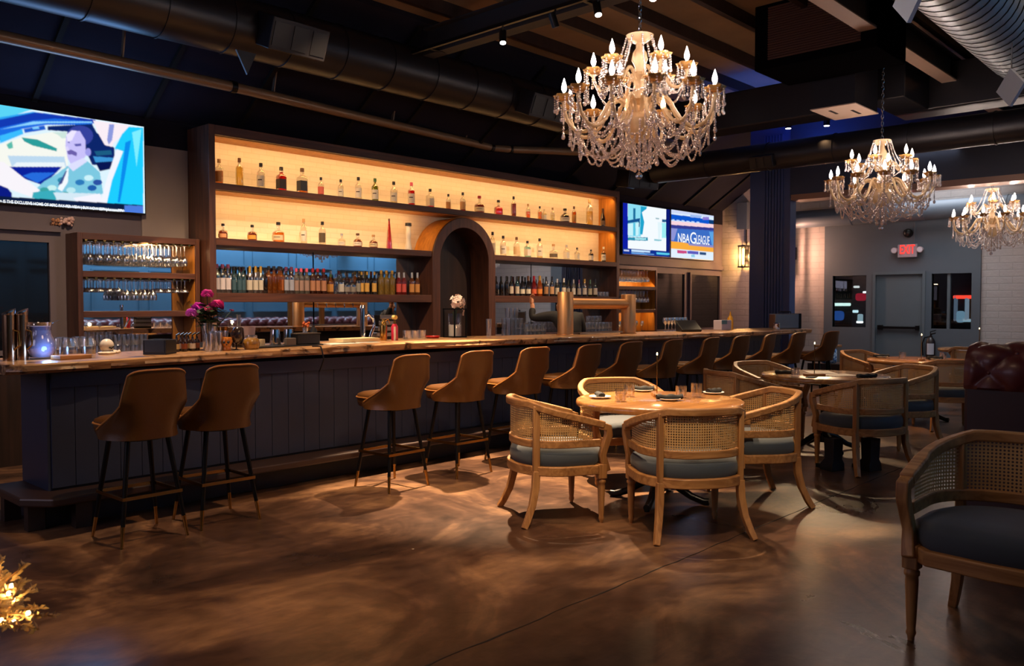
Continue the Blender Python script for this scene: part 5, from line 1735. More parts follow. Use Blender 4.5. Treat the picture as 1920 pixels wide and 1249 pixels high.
F_([(598, 350), (645, 312), (690, 318), (650, 400), (610, 420)], '#e8e2fc'); F_([(670, 435), (730, 430), (730, 452), (680, 456)], '#5a58a8'); F_([(605, 415), (630, 412), (628, 430)], '#5a58a8')
F_([(604, 500), (640, 484), (695, 512), (690, 545), (650, 530), (615, 528)], '#6a5ea8'); F_([(590, 470), (610, 450), (625, 490), (600, 500)], '#d8d0f8')
F_(ell(795, 508, 26, 36), '#9a98e4'); F_([(640, 610), (750, 560), (800, 600), (640, 690), (600, 650)], '#d8daf8')
F_([(520, 700), (610, 630), (660, 680), (790, 590), (900, 690), (930, 880), (700, 960), (330, 900), (300, 860), (400, 770)], '#7ac4dc')
for (a, b_, c_) in ((560, 760, '#2a86a8'), (640, 850, '#b8e4ec'), (720, 780, '#2c78b8'), (800, 740, '#c8ecf4'), (830, 830, '#1f5aa8'), (470, 830, '#c4ecec'), (400, 850, '#3aa0a0'), (590, 890, '#2a9a98'), (880, 780, '#2a50a0'), (700, 900, '#dceef4')):
    F_(ell(a, b_, 42, 26), c_)
F_([(600, 665), (620, 650), (612, 780), (560, 860), (520, 840)], '#eef4fa'); F_([(590, 680), (606, 672), (560, 790), (520, 810)], '#3a4a8a')
F_([(-60, 580), (40, 600), (190, 720), (360, 850), (290, 915), (110, 850), (-60, 780)], '#f2eef4'); F_([(300, 870), (480, 850), (560, 900), (480, 950), (290, 920)], '#38a8b8')
F_([(480, 870), (870, 880), (830, 950), (520, 950)], '#d0e4f0'); F_([(660, 920), (900, 880), (930, 960), (700, 960)], '#f0eef8')
F_([(838, 222), (1170, 265), (1120, 345), (1030, 420), (1010, 460), (945, 445), (880, 330)], '#f4e8f0'); F_([(985, 255), (1030, 260), (1010, 400), (980, 440), (965, 400)], '#8a96d8')
F_([(1160, 280), (1290, 288), (1290, 1000), (905, 985), (960, 790), (1070, 550), (1035, 470), (1100, 345)], '#1cc8f8')
F_([(1050, 480), (1110, 500), (1010, 760), (960, 980), (900, 985), (950, 790)], '#eef0fa'); F_([(1130, 420), (1180, 400), (1130, 700), (1080, 960), (1060, 960)], '#0a88e8'); F_([(1190, 330), (1275, 300), (1230, 640)], '#7ae8fc')
F_([(0 - 400, 840), (0, 905), (1290, 985), (1290, 1070), (0, 975), (-400, 950)], '#0c1c40'); F_([(-400, 920), (0, 952), (1160, 1030), (1160, 1052), (0, 972), (-400, 945)], '#d8e4f4'); F_([(1120, 985), (1290, 992), (1290, 1070), (1120, 1045)], '#4a78d8')
blur(cv, 3)
tv, scr = television('large television at upper left showing a driver in a car', TX0, TX1, TZ0, TZ1, TY, cv)
lamp('screen_glow', 'AREA', ((TX0 + TX1) / 2, TY - .05, 2.9), 24, (.20, .45, 1.0), (2.9, 7.2, 3.9), 1.6, .9)
TXTW = emis('ticker_white', (.92, .96, 1, 1), .85)
pz = at(0, 180 + 930 / 4.8, y=TY); pe = at(1110 / 4.8, 180 + 1010 / 4.8, y=TY)
o = text('ESPN+ IS THE EXCLUSIVE HOME OF MPIC PAY-PER-VIEW | BUY NOW ESPNplus.com/PPV', .042, TXTW, (0, 0, 0), (PI / 2, 0, 0), 'ticker_text', scr, bold=.0012)
wd = max(v.co.x for v in o.data.vertices)
xs_ = pz.x - .075; o.scale.x = (pe.x - xs_) / wd
o.location = (xs_ - (TX0 + TX1) / 2, TY - YB - .005, pz.z - TZ0 - .030)

# --- right pair of televisions
def KK(x0, x1, z0, z1, y, ox, oy, s):
    def f(pts):
        out = []
        for (a, b_) in pts:
            p = at(ox + a / s, oy + b_ / s, y=y)
            out.append(((p.x - x0) / (x1 - x0), (z1 - p.z) / (z1 - z0)))
        return out
    return f
B2 = (12.64, 14.215, 2.385, 3.29); B3 = (14.255, 15.93, 2.385, 3.29)
p = at(1168, 382, y=TY); q = at(1256, 392, y=TY); B2 = (p.x, q.x, 2.37, 3.30)
p = at(1258.5, 392, y=TY); q = at(1338, 402, y=TY); B3 = (p.x, q.x, 2.37, 3.31)
cv = canvas(240, 138, '#eef4fa'); k = KK(*B2, TY, 1150, 370, 9.143)
F_ = lambda pts, c: fillp(cv, k(pts), c)
F_([(250, 100), (590, 150), (470, 260), (520, 420), (470, 680), (250, 680)], '#8ad8ec'); F_([(470, 160), (580, 175), (560, 210), (490, 260), (530, 430), (500, 640), (460, 640)], '#1fa0c8')
F_([(340, 190), (380, 190), (380, 380), (340, 380)], '#1c6a98'); F_([(250, 400), (460, 360), (450, 420), (250, 450)], '#14508c'); F_([(435, 410), (455, 420), (450, 510), (435, 510)], '#0c3a70'); F_([(250, 460), (440, 440), (430, 660), (250, 660)], '#c4ecf4'); F_([(340, 440), (380, 440), (380, 660), (340, 660)], '#5ac0dc')
F_([(250, 690), (590, 690), (590, 750), (250, 740)], '#2a8aa8'); F_([(370, 700), (560, 705), (560, 735), (370, 730)], '#a8e4ec')
F_([(835, 380), (910, 385), (910, 430), (835, 430)], '#1c5a88'); F_([(830, 440), (910, 440), (910, 700), (830, 700)], '#9ae8ee'); F_([(720, 355), (790, 360), (780, 385), (730, 380)], '#9ab8c0'); F_([(700, 720), (830, 730), (820, 755), (700, 750)], '#8ac4d0')
F_([(760, 430), (830, 430), (800, 720), (770, 720)], '#dceef4')
F_([(100, 60), (246, 90), (252, 1000), (100, 1000)], '#0c1ca0'); F_([(905, 150), (1000, 160), (1000, 1050), (905, 1050)], '#0a1870')
F_([(100, 870), (1000, 935), (1000, 1060), (100, 1000)], '#10308c'); F_([(180, 900), (270, 905), (270, 930), (180, 925)], '#c4ccf0'); F_([(310, 900), (630, 925), (630, 955), (310, 935)], '#c0dcf4'); F_([(310, 950), (700, 975), (700, 990), (310, 968)], '#7ab8f0'); F_([(740, 945), (975, 965), (975, 995), (740, 980)], '#58c8e8')
blur(cv, 1)
television('left one of the paired televisions right of the shelving, showing a white kitchen', *B2, TY, cv)
cv = canvas(240, 138, '#d8eaf8'); k = KK(*B3, TY, 1150, 370, 9.143)
F_([(960, 200), (1740, 300), (1740, 345), (960, 270)], '#c8d4f0'); F_([(960, 290), (1300, 330), (1740, 400), (1740, 470), (960, 390)], '#0c54c8'); F_([(1530, 340), (1640, 340), (1640, 390), (1530, 390)], '#8a78d0'); F_([(1640, 390), (1740, 400), (1740, 470), (1640, 460)], '#0c3a70'); F_([(1320, 300), (1520, 320), (1500, 360), (1320, 345)], '#9ab8ec')
for i in range(6): F_([(1000 + i * 85, 380 + i * 8), (1050 + i * 85, 385 + i * 8), (1050 + i * 85, 410 + i * 8), (1000 + i * 85, 405 + i * 8)], '#b8d8fa')
F_([(960, 405), (1740, 470), (1740, 540), (960, 470)], '#f4d0d8'); F_([(960, 470), (1740, 530), (1740, 580), (960, 530)], '#34388c')
F_([(960, 530), (1740, 575), (1740, 830), (960, 760)], '#3a6ac0'); F_([(960, 530), (1100, 540), (1040, 740), (960, 740)], '#8a90d0'); F_([(1640, 590), (1740, 600), (1740, 840), (1690, 820)], '#5aa0e0')
F_([(960, 750), (1290, 790), (1740, 850), (1740, 945), (960, 880)], '#f4a83c'); F_([(1280, 790), (1740, 830), (1740, 870), (1300, 830)], '#8a88c0')
F_([(960, 880), (1740, 945), (1740, 1090), (960, 1030)], '#dceaf8'); F_([(1095, 905), (1260, 920), (1260, 970), (1095, 960)], '#c84a80'); F_([(1270, 920), (1460, 935), (1460, 985), (1270, 970)], '#5a58b8'); F_([(1480, 940), (1590, 950), (1590, 995), (1480, 985)], '#2a4a78'); F_([(1330, 990), (1390, 980), (1400, 1030), (1340, 1030)], '#8ac8e4')
blur(cv, 1)
tv3, sc3 = television('right one of the paired televisions, showing the words NBA G LEAGUE', *B3, TY, cv)
a_ = at(1150 + 1095 / 9.143, 370 + 745 / 9.143, y=TY); b_ = at(1150 + 1640 / 9.143, 370 + 795 / 9.143, y=TY)
for word, u0, u1, hh in (('NBA', .0, .36, .185), ('G', .375, .56, .24), ('LEAGUE', .58, 1.0, .19)):
    o = text(word, .25 * hh / .185, TXTW, (0, 0, 0), (PI / 2, 0, 0), 'screen_lettering', sc3, bold=.0025)
    ww = max(v.co.x for v in o.data.vertices) - min(v.co.x for v in o.data.vertices)
    o.scale.x = (b_.x - a_.x) * (u1 - u0) / ww
    o.location = (a_.x + (b_.x - a_.x) * u0 - (B3[0] + B3[1]) / 2, TY - YB - .006, a_.z - B3[2] - .02)

# ================================================================== exit sign, sconce, extinguisher, camera
RED_E = emis('exit_red', (1.0, .045, .035, 1), 1.5)
xs = XE - .12
c = at(1702, 469, x=xs)
t = thing('exit_sign', 'lit EXIT sign with two emergency lamp heads above the exit door', 'exit sign', (xs, c.y, c.z))
MB().box(-.03, .03, -.17, .17, -.135, .105).build('sign_box', mat('exit_box', '#8f8c96', .5), t, smooth=0, bevel=.008)
o = text('EXIT', .23, RED_E, (-.036, .145, -.075), (PI / 2, 0, -PI / 2), 'sign_letters', t, ext=.002, bold=.004)
wd = max(v.co.x for v in o.data.vertices); o.scale.x = .27 / wd
o.location = (-.036, .135, -.065)
for s in (-1, 1):
    hd = MB().cyl((-.06, s * .225, .0), (.03, s * .225, 0), .055, .05, 16).build('lamp_head', mat('lamp_housing', '#a8989c', .45) if 'lamp_housing' not in MATS else MATS['lamp_housing'], t)
    MB().cyl((-.064, s * .225, 0), (-.06, s * .225, 0), .044, .044, 16).build('lamp_lens', mat('lamp_lens', '#c8c4cc', .2) if 'lamp_lens' not in MATS else MATS['lamp_lens'], hd)
MB().box(.0, .08, -.05, .05, -.05, .05).build('wall_mount', BLK, t, smooth=0)
MB().tube([(.05, -.10, .10), (.05, -.10, .52)], .012, 8).build('conduit', WALLE, t)
lamp('exit_glow', 'POINT', (xs - .15, c.y, c.z), .5, (1, .15, .1), size=.1)
c = at(1702, 437, x=XE - .1)
t = thing('security_camera', 'small black dome camera above the EXIT sign', 'camera', (XE - .06, c.y, c.z))
MB().cyl((0, 0, 0), (-.04, 0, 0), .085, .08, 20).build('mount_ring', BLK, t)
MB().sphere((-.04, 0, 0), .065, 16, 10).build('dome', BLACKP, t)
# wall lantern with glowing tube
LX = XE - .14
c = at(1394, 481, x=LX)
t = thing('wall_lantern', 'black wall lantern with a glowing amber tube on the brick wall', 'sconce', (LX, c.y, c.z))
fr = MB()
for sx in (-1, 1):
    for sy in (-1, 1): fr.box(sx * .075 - .007, sx * .075 + .007, sy * .075 - .007, sy * .075 + .007, -.21, .21)
fr.box(-.09, .09, -.09, .09, .205, .235); fr.box(-.09, .09, -.09, .09, -.235, -.205)
fr.build('lantern_frame', BLK, t, smooth=0)
MB().cyl((0, 0, -.17), (0, 0, .17), .028, .028, 14).build('glow_tube', emis('amber_tube', (1, .50, .12, 1), 7), t)
MB().box(.075, .14, -.05, .05, -.1, .15).build('wall_plate', BLK, t, smooth=0)
MB().tube([(.12, .0, .235), (.12, .0, at(1396, 405, x=XE).z - .29 - c.z)], .012, 8).build('conduit', BLK, t)
lamp('lantern_light', 'POINT', (LX - .02, c.y - .0, c.z), 85, (1.0, .50, .16), size=.05)
c = at(1396, 405, x=XE)
MBo = MB().box(-.12, 0, -.12, .12, -.28, .28).build('electrical_box', WALLE, loc=(XE, c.y, c.z), smooth=0, bevel=.006)
tag(MBo, 'grey electrical box on the brick wall above the lantern', 'electrical box')
# unseen lantern added behind the column to warm the brick at its right
t2 = thing('wall_lantern', 'added unseen lantern behind the navy column, warming the brick beside the exit', 'sconce', (16.0, 7.52, 2.45))
MB().cyl((0, 0, -.17), (0, 0, .17), .028, .028, 14).build('glow_tube', MATS['amber_tube'], t2)
fr.build('lantern_frame', BLK, t2, smooth=0); MB().box(.075, .50, -.05, .05, -.1, .15).build('wall_plate', BLK, t2, smooth=0)
lamp('lantern_light', 'POINT', (15.98, 7.52, 2.45), 190, (1.0, .50, .32), size=.05)
c = at(1746, 650, x=XE - .12)
t = thing('fire_extinguisher', 'fire extinguisher with white label on the wall by the exit door', 'fire extinguisher', (XE - .16, c.y, c.z - .28))
MB().lathe([(0, 0), (.07, 0), (.08, .02), (.08, .36), (.06, .42), (.03, .45), (.03, .48), (0, .48)], (0, 0, 0), 18).build('cylinder', mat('dark_red_paint', '#1a1012', .4), t)
MB().grid(lambda q, v: (.081 * math.cos(R(150 + 90 * q)), .081 * math.sin(R(150 + 90 * q)), .14 + .20 * v), 8, 1).build('label', mat('ext_label', '#b8bcc8', .5), t)
hb = MB(); hb.tube([(0, 0, .48), (-.02, -.02, .51), (-.04, -.09, .53)], .012, 8); hb.tube([(0, 0, .48), (-.02, .0, .55), (-.04, -.10, .58)], .009, 8); hb.build('handle', BLK, t)
MB().tube([(0, .03, .46), (-.02, .10, .44), (-.03, .13, .34), (-.03, .12, .12)], .012, 8).build('hose', BLK, t)
MB().box(.07, .10, -.03, .03, .2, .4).build('wall_hook', BLK, t, smooth=0)
# night street beyond the exit windows
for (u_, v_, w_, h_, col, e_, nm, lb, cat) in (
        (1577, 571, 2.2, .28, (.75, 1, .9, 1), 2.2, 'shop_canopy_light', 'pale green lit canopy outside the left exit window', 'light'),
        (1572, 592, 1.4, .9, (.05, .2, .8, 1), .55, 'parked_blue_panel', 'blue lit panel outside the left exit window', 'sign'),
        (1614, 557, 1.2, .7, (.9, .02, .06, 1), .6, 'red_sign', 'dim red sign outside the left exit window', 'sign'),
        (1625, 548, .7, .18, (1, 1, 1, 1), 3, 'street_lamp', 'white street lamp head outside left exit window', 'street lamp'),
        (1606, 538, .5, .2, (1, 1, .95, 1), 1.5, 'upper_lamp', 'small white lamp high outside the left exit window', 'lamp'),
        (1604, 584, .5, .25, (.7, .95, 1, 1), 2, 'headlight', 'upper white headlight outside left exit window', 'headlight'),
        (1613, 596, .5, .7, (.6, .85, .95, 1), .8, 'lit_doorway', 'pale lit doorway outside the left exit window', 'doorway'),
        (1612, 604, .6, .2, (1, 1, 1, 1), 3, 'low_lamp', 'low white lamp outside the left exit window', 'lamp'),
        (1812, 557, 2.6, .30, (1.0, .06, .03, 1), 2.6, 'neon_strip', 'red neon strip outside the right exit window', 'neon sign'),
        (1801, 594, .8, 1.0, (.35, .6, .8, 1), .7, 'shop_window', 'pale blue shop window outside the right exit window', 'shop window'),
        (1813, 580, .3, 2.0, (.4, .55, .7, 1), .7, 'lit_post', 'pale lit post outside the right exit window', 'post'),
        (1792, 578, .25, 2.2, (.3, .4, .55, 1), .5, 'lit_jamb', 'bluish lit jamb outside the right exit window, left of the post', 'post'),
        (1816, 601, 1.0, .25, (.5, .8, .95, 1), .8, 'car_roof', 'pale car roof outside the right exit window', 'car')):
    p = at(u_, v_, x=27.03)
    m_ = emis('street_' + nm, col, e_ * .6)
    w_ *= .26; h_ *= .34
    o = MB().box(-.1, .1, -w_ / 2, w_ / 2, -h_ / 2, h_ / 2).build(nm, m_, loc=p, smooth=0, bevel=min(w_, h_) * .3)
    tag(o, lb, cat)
go = MB().box(17.3, 40, -10, 25, -.4, -.3); struct('ground', go, mat('asphalt', '#0c0c10', .8), smooth=0)
o = MB().box(27.128, 30, 0, 16, -.3, 5).build('dark_building', mat('night_building', '#0a0a0c', .9), smooth=0); tag(o, 'dark building across the street outside the exit windows', 'building')
# small ledge table with patterned cushion past the bar
t = thing('side_ledge', 'small wooden ledge table past the far end of the bar', 'table', (13.2, 5.44, 0))
MB().box(-.16, .16, -.16, .16, .765, .80).build('ledge_top', OAK, t, smooth=0, bevel=.006)
MB().cyl((0, 0, 0), (0, 0, .765), .03, .03, 12).build('ledge_post', BLK, t); MB().cyl((0, 0, 0), (0, 0, .02), .2, .2, 20).build('ledge_foot', BLK, t)
m_, t_, b_ = nt('blue_pattern'); ck = t_.nodes.new('ShaderNodeTexChecker'); ck.inputs['Scale'].default_value = 22; ck.inputs[1].default_value = C('#2a5a98'); ck.inputs[2].default_value = C('#a8c4dc'); tc_ = t_.nodes.new('ShaderNodeTexCoord'); mp_ = t_.nodes.new('ShaderNodeMapping'); mp_.inputs['Rotation'].default_value = (R(45), R(45), R(45)); t_.links.new(tc_.outputs['Object'], mp_.inputs[0]); t_.links.new(mp_.outputs[0], ck.inputs[0]); t_.links.new(ck.outputs[0], b_.inputs['Base Color'])
o = MB().loft([[(x * s_, y, z * s_ + .52) for (x, z) in ((-.13, -.13), (.13, -.13), (.13, .13), (-.13, .13))] for (y, s_) in ((-.07, .8), (-.03, 1), (.03, 1), (.07, .8))]).build('patterned_cushion', m_, loc=(14.9, 6.12, 0), rz=R(-45), smooth=40, bevel=.03)
tag(o, 'blue and white patterned cushion beyond the far end of the bar', 'cushion')
o = MB().box(-.25, .3, -.3, .3, 0, .385).build('corner_bench', WALD, loc=(15.0, 6.15, 0), smooth=0); tag(o, 'dark low bench under the patterned cushion beyond the bar', 'bench')

# ================================================================== things on the bar top
def on(px, py, **k): return onbar(px, py, **k)


def bary(px, y):
    p = at(px, 640, y=y)
    return V(p.x, y, zt(p.x))



p = on(25, 681); q = on(50, 681)
for i, (c, lb) in enumerate(((on(17, 681), 'tall polished steel canister at the left edge of the bar'), (on(41, 681), 'tall polished steel canister just left of the water pitcher'))):
    c = at((17, 41)[i], 640, y=6.24); c.z = zt(c.x)
    t = thing('steel_canister', lb, 'canister', c, 0, 'steel canisters on the bar')
    MB().lathe([(0, 0), (.038, 0), (.038, .30), (0, .30)], (0, 0, 0), 26).build('can_body', mat('warm_reflect_steel', '#b89070', .2, 1.0) if 'warm_reflect_steel' not in MATS else MATS['warm_reflect_steel'], t, smooth=40)  # gold tone of the steel stands in for warm reflections
    lid = MB(); r_ = .041
    lid.loft([[(r_ * math.cos(2 * PI * k / 20), r_ * math.sin(2 * PI * k / 20), .302 + dz + .018 * math.cos(2 * PI * k / 20)) for k in range(20)] for dz in (0.016, .026)])
    lid.loft([[(.038 * math.cos(2 * PI * k / 20), .038 * math.sin(2 * PI * k / 20), .30) for k in range(20)], [(r_ * math.cos(2 * PI * k / 20), r_ * math.sin(2 * PI * k / 20), .318 + .018 * math.cos(2 * PI * k / 20)) for k in range(20)]])
    lid.build('slanted_lid', CHROME, t, smooth=40)
    MB().tube([(.02, -.033, .20), (.04, -.055, .19), (.045, -.06, .10), (.02, -.033, .07)], .006, 8).build('handle', BRASS, t)
# water pitcher
c = bary(76, max(c.y, 5.93))
t = thing('water_pitcher', 'glass pitcher of iced water standing at the left end of the bar', 'pitcher', c)
prof = [(0, .006), (.060, .0), (.072, .01), (.090, .045), (.098, .08), (.094, .115), (.076, .155), (.066, .185), (.070, .225), (.078, .248), (.075, .248), (.066, .222), (.062, .185)]
MB().lathe(prof, (0, 0, 0), 28).build('pitcher_glass', clear('pitcher_glass', (.92, .95, 1, 1), .12, .06), t)
MB().lathe([(0, .010), (.062, .012), (.084, .045), (.092, .08), (.088, .115), (.070, .155), (.062, .20), (.066, .222), (0, .222)], (0, 0, 0), 24).build('iced_water', mat('iced_water', '#a8b0e4', .7, var=.12, vscale=60, spec=.2), t)
MB().tube([(-.056, .030, .215), (-.10, .055, .23), (-.135, .075, .19), (-.130, .07, .13), (-.098, .055, .085)], .009, 10).build('pitcher_handle', GLASSH, t)
MB().loft([[(.06, -.035, .235), (.07, -.01, .24), (.07, .01, .24)], [(.10, -.055, .262), (.105, -.045, .262), (.10, -.035, .262)]]).build('pitcher_lip', GLASSH, t)
lamp('pitcher_uplight', 'POINT', c + V(.0, -.17, .045), .8, (.25, .50, 1.0), size=.05).data.specular_factor = .1
# glass jars behind it
for i, px in enumerate((113, 130, 149, 164)):
    c = bary(px, 6.40 if i % 2 == 0 else 6.26)
    t = thing('glass_jar', '%s wide clear glass jar right of the water pitcher' % nth(i + 1), 'jar', c, 0, 'glass jars behind the pitcher')
    MB().lathe([(0, .004), (.048, 0), (.052, .01), (.052, .105), (.046, .12), (.047, .135), (.044, .135), (.043, .12), (.048, .10), (.048, .012), (0, .012)], (0, 0, 0), 18).build('jar_glass', GLASSH, t)
    MB().lathe([(0, .012), (.047, .013), (.047, .05 + .02 * (i % 2)), (0, .05 + .02 * (i % 2))], (0, 0, 0), 18).build('jar_content', mat('pale_sugar', '#b8a8a0', .7) if 'pale_sugar' not in MATS else MATS['pale_sugar'], t)
c = on(134, 673)
o = MB().box(-.11, .11, -.06, .06, 0, .028).build('wooden_board', OAK, loc=c, rz=.2, smooth=0, bevel=.006); tag(o, 'small wooden board on the bar in front of the glass jars', 'board')
# white dish with a round holder
c = bary(200, 6.36)
t = thing('white_dispenser', 'rounded white ceramic dispenser with a dark notch below left cabinet', 'dispenser', c)
MB().lathe([(0, 0), (.055, 0), (.062, .012), (.05, .02), (0, .02)], (0, 0, 0), 20).build('base', WHITE, t)
MB().sphere((0, 0, .062), .05, 18, 12, (1, .8, 1)).build('body', WHITE, t)
MB().tube([(.0, -.041, .05), (.02, -.041, .042), (.036, -.034, .055)], .006, 8).build('notch', BLACKP, t)
MB().tube([(.04, 0, .02), (.075, -.01, .012), (.09, -.01, .02)], .012, 8).build('spout', WHITE, t)
# napkin box, bar mats
c = on(300, 664)
t = thing('napkin_box', 'square black napkin box on the bar left of the flowers', 'box', c, R(40))
b = MB(); b.box(-.085, .085, -.085, .085, 0, .012); b.box(-.085, .085, -.085, -.075, .012, .105); b.box(-.085, .085, .075, .085, .012, .105); b.box(-.085, -.075, -.075, .075, .012, .105); b.box(.075, .085, -.075, .075, .012, .105)
b.build('box_body', BLACKP, t, smooth=0, bevel=.003)
MB().box(-.07, .07, -.07, .07, .012, .09).build('napkin_stack', mat('blue_napkin', '#3c4460', .8), t, smooth=0)
for i, (px, pour) in enumerate(((331, 0), (339, 0), (346, 0), (353, 0), (361, 1), (369, 1))):
    c = bary(px, 6.16 + .05 * (i % 2))
    t = thing('bitters_bottle', '%s small dark bottle with pourer beside the black napkin box' % nth(i + 1), 'bottle', c, 0, 'small pourer bottles')
    MB().lathe([(0, 0), (.021, 0), (.022, .01), (.022, .075), (.009, .092), (.009, .108), (0, .108)], (0, 0, 0), 12).build('glass_body', cm('bitters', '#2a1a18', .12, coat=.6), t)
    MB().tube([(0, 0, .108), (.0, 0, .125), (.022, -.01, .14)], .006, 6).build('pourer', BRASS if pour else CHROME, t)
    MB().lathe([(.0225, .02), (.0225, .06)], (0, 0, 0), 12).build('label', cm('bit_lab%d' % (i % 3), ('#c0a878', '#cac4c0', '#8a4a30')[i % 3], .6), t)
# flowers
c = bary(392, max(c.y, 6.1))
t = thing('flower_vase', 'glass vase of bright pink flowers standing on the bar', 'flowers', c)
MB().lathe([(0, .006), (.045, .0), (.048, .01), (.050, .12), (.062, .21), (.060, .21), (.046, .12), (.044, .014), (0, .014)], (0, 0, 0), 20).build('vase', GLASSH, t)
st = MB(); random.seed(5)
dd = depth(c); sc_ = dd / FPX
heads = [(388, 552, .046), (407, 573, .058), (372, 577, .052), (359, 588, .045), (386, 582, .046), (398, 586, .04), (434, 583, .02)]
for i, (hx, hy, hr) in enumerate(heads):
    p3 = at(hx, hy, y=c.y + random.uniform(-.03, .03)) - c
    st.tube([V(random.uniform(-.02, .02), random.uniform(-.02, .02), .03), V(p3.x * .35, p3.y * .3, p3.z * .6), p3], .0035, 6)
    b = MB()
    for k in range(70 if hr > .02 else 14):
        th = random.uniform(0, 2 * PI); ph = random.uniform(-.5, 1.35)
        d = V(math.cos(th) * math.cos(ph), math.sin(th) * math.cos(ph), math.sin(ph) * .8)
        cc = p3 + d * hr * random.uniform(.55, .95)
        n1 = d.orthogonal().normalized(); n2 = d.cross(n1)
        w = hr * .42
        b.add([cc - n1 * w * .5 - d * w * .5, cc - n2 * w + d * w * .1, cc + n1 * w * .5 - d * w * .5, cc + n2 * w * .9 + d * w * .2, cc + d * w * .6], [(0, 1, 4), (1, 2, 4), (2, 3, 4), (3, 0, 4)])
    b.build('bloom', mat('petal_%d' % i, ('#e24ab0', '#e63c9a', '#d43cc0', '#cc5ad0', '#e06a98', '#c83c70', '#c02c5c')[i], .6), t, smooth=80)
st.build('stems', GREENL, t)
lf = MB()
for k in range(130):
    th = random.uniform(0, 2 * PI); r0 = random.uniform(.0, .10); z0_ = random.uniform(.20, .34)
    o_ = V(r0 * math.cos(th), r0 * math.sin(th), z0_); d = V(math.cos(th), math.sin(th), random.uniform(-.5, .5)).normalized(); s2 = d.cross(V(0, 0, 1)).normalized()
    L_ = random.uniform(.06, .11)
    lf.add([o_, o_ + d * L_ * .5 + s2 * L_ * .34, o_ + d * L_, o_ + d * L_ * .5 - s2 * L_ * .34], [(0, 1, 2, 3)])
p3 = at(437, 592, y=c.y) - c
for k in range(6):
    o_ = p3 + V(0, 0, -.02 * k); d = V((-1) ** k * .8, -.3, .3).normalized(); s2 = d.cross(V(0, 0, 1)).normalized()
    lf.add([o_, o_ + d * .03 + s2 * .009, o_ + d * .06, o_ + d * .03 - s2 * .009], [(0, 1, 2, 3)])
lf.build('leaves', GREENL, t, smooth=0)
# a crowd of bar tools and glasses
for i, (px, py, kd, s) in enumerate(((391, 660, 'pint', .9), (400, 662, 'pint', 1.0), (409, 662, 'pint', .95), (418, 661, 'pint', 1.0))):
    c = bary(px, 6.0 + .06 * (i % 2))
    put(kd, GLASSH, [c], '%s clear glass right of the flower vase' % nth(i + 1), 'clear glasses beside the flower vase', 'pint_glass', s=s)
def simple(nm, lb, cat, px, py, parts, y=None, rz=0.0):
    c = on(px, py, ymin=5.92)
    if y: c = bary(px, y)
    t = thing(nm, lb, cat, c, rz)
    for (pn, m, mb) in parts: mb.build(pn, m, t, smooth=45)
    return t
simple('copper_cup', 'tall copper cup behind the glasses and the flowers', 'cup', 418, 645, [('cup_body', mat('copper', '#c08040', .2, 1), MB().lathe([(0, 0), (.035, 0), (.042, .17), (.039, .17), (.032, .01), (0, .01)], (0, 0, 0), 20))], 6.38)
simple('blue_bottle', 'small deep blue bottle behind glasses beside the pink flowers', 'bottle', 401, 645, [('glass_body', mat('cobalt', '#22408c', .1, coat=.6), MB().lathe([(0, 0), (.028, 0), (.028, .13), (.012, .16), (.012, .19), (0, .19)], (0, 0, 0), 16))], 6.38)
simple('skull_mug', 'amber skull shaped mug on the bar between glasses and goblet', 'mug', 425, 662, [
    ('mug_body', mat('amber_mug', '#a8621c', .15, coat=.5), MB().lathe([(0, 0), (.03, 0), (.034, .012), (.028, .028), (.036, .045), (.044, .07), (.040, .098), (.032, .105), (.030, .105), (.03, .06), (0, .05)], (0, 0, 0), 18)),
    ('eye_socket', BLACKP, MB().sphere((-.034, -.022, .066), .011, 8, 6).sphere((-.008, -.040, .066), .011, 8, 6).sphere((-.02, -.034, .048), .006, 6, 5))], 5.98)
simple('goblet', 'dark wine goblet on a stem near the skull mug', 'goblet', 443, 662, [('goblet_glass', mat('smoke_glass', '#2a2024', .06, coat=.8), MB().lathe([(0, 0), (.034, .002), (.006, .012), (.006, .045), (.03, .062), (.044, .095), (.042, .135), (.040, .135), (.04, .095), (.004, .064)], (0, 0, 0), 20))], 5.99)
simple('preserve_jar', 'round glass jar of amber preserves on the bar', 'jar', 471, 661, [('jar_content', mat('preserve', '#8a6428', .2, var=.5, vscale=40, coat=.7), MB().lathe([(0, 0), (.05, 0), (.062, .02), (.066, .05), (.056, .082), (.042, .092), (0, .092)], (0, 0, 0), 22)), ('jar_rim', GLASSH, MB().lathe([(.044, .092), (.048, .10), (.046, .112), (.042, .112), (.042, .092)], (0, 0, 0), 22))], 5.98)
simple('dark_jug', 'dark round jug behind the goblet on the bar', 'jug', 447, 640, [('jug_body', mat('dark_glaze', '#241a1a', .15, coat=.5), MB().lathe([(0, 0), (.05, 0), (.06, .03), (.06, .11), (.045, .15), (.03, .165), (0, .165)], (0, 0, 0), 20))], 6.36)
simple('plastic_cup', 'white translucent plastic cup on the bar', 'cup', 468, 640, [('cup_body', mat('pink_white_plastic', '#b8a0a8', .5), MB().lathe([(0, 0), (.034, 0), (.048, .17), (.046, .17), (.033, .008), (0, .008)], (0, 0, 0), 22))], 6.28)
simple('small_jar', 'small pale glass candle jar next to the preserve jar', 'jar', 490, 650, [('jar_body', mat('candle_cream', '#c8b896', .4), MB().lathe([(0, 0), (.026, 0), (.030, .05), (.028, .07), (0, .07)], (0, 0, 0), 16))], 6.1)
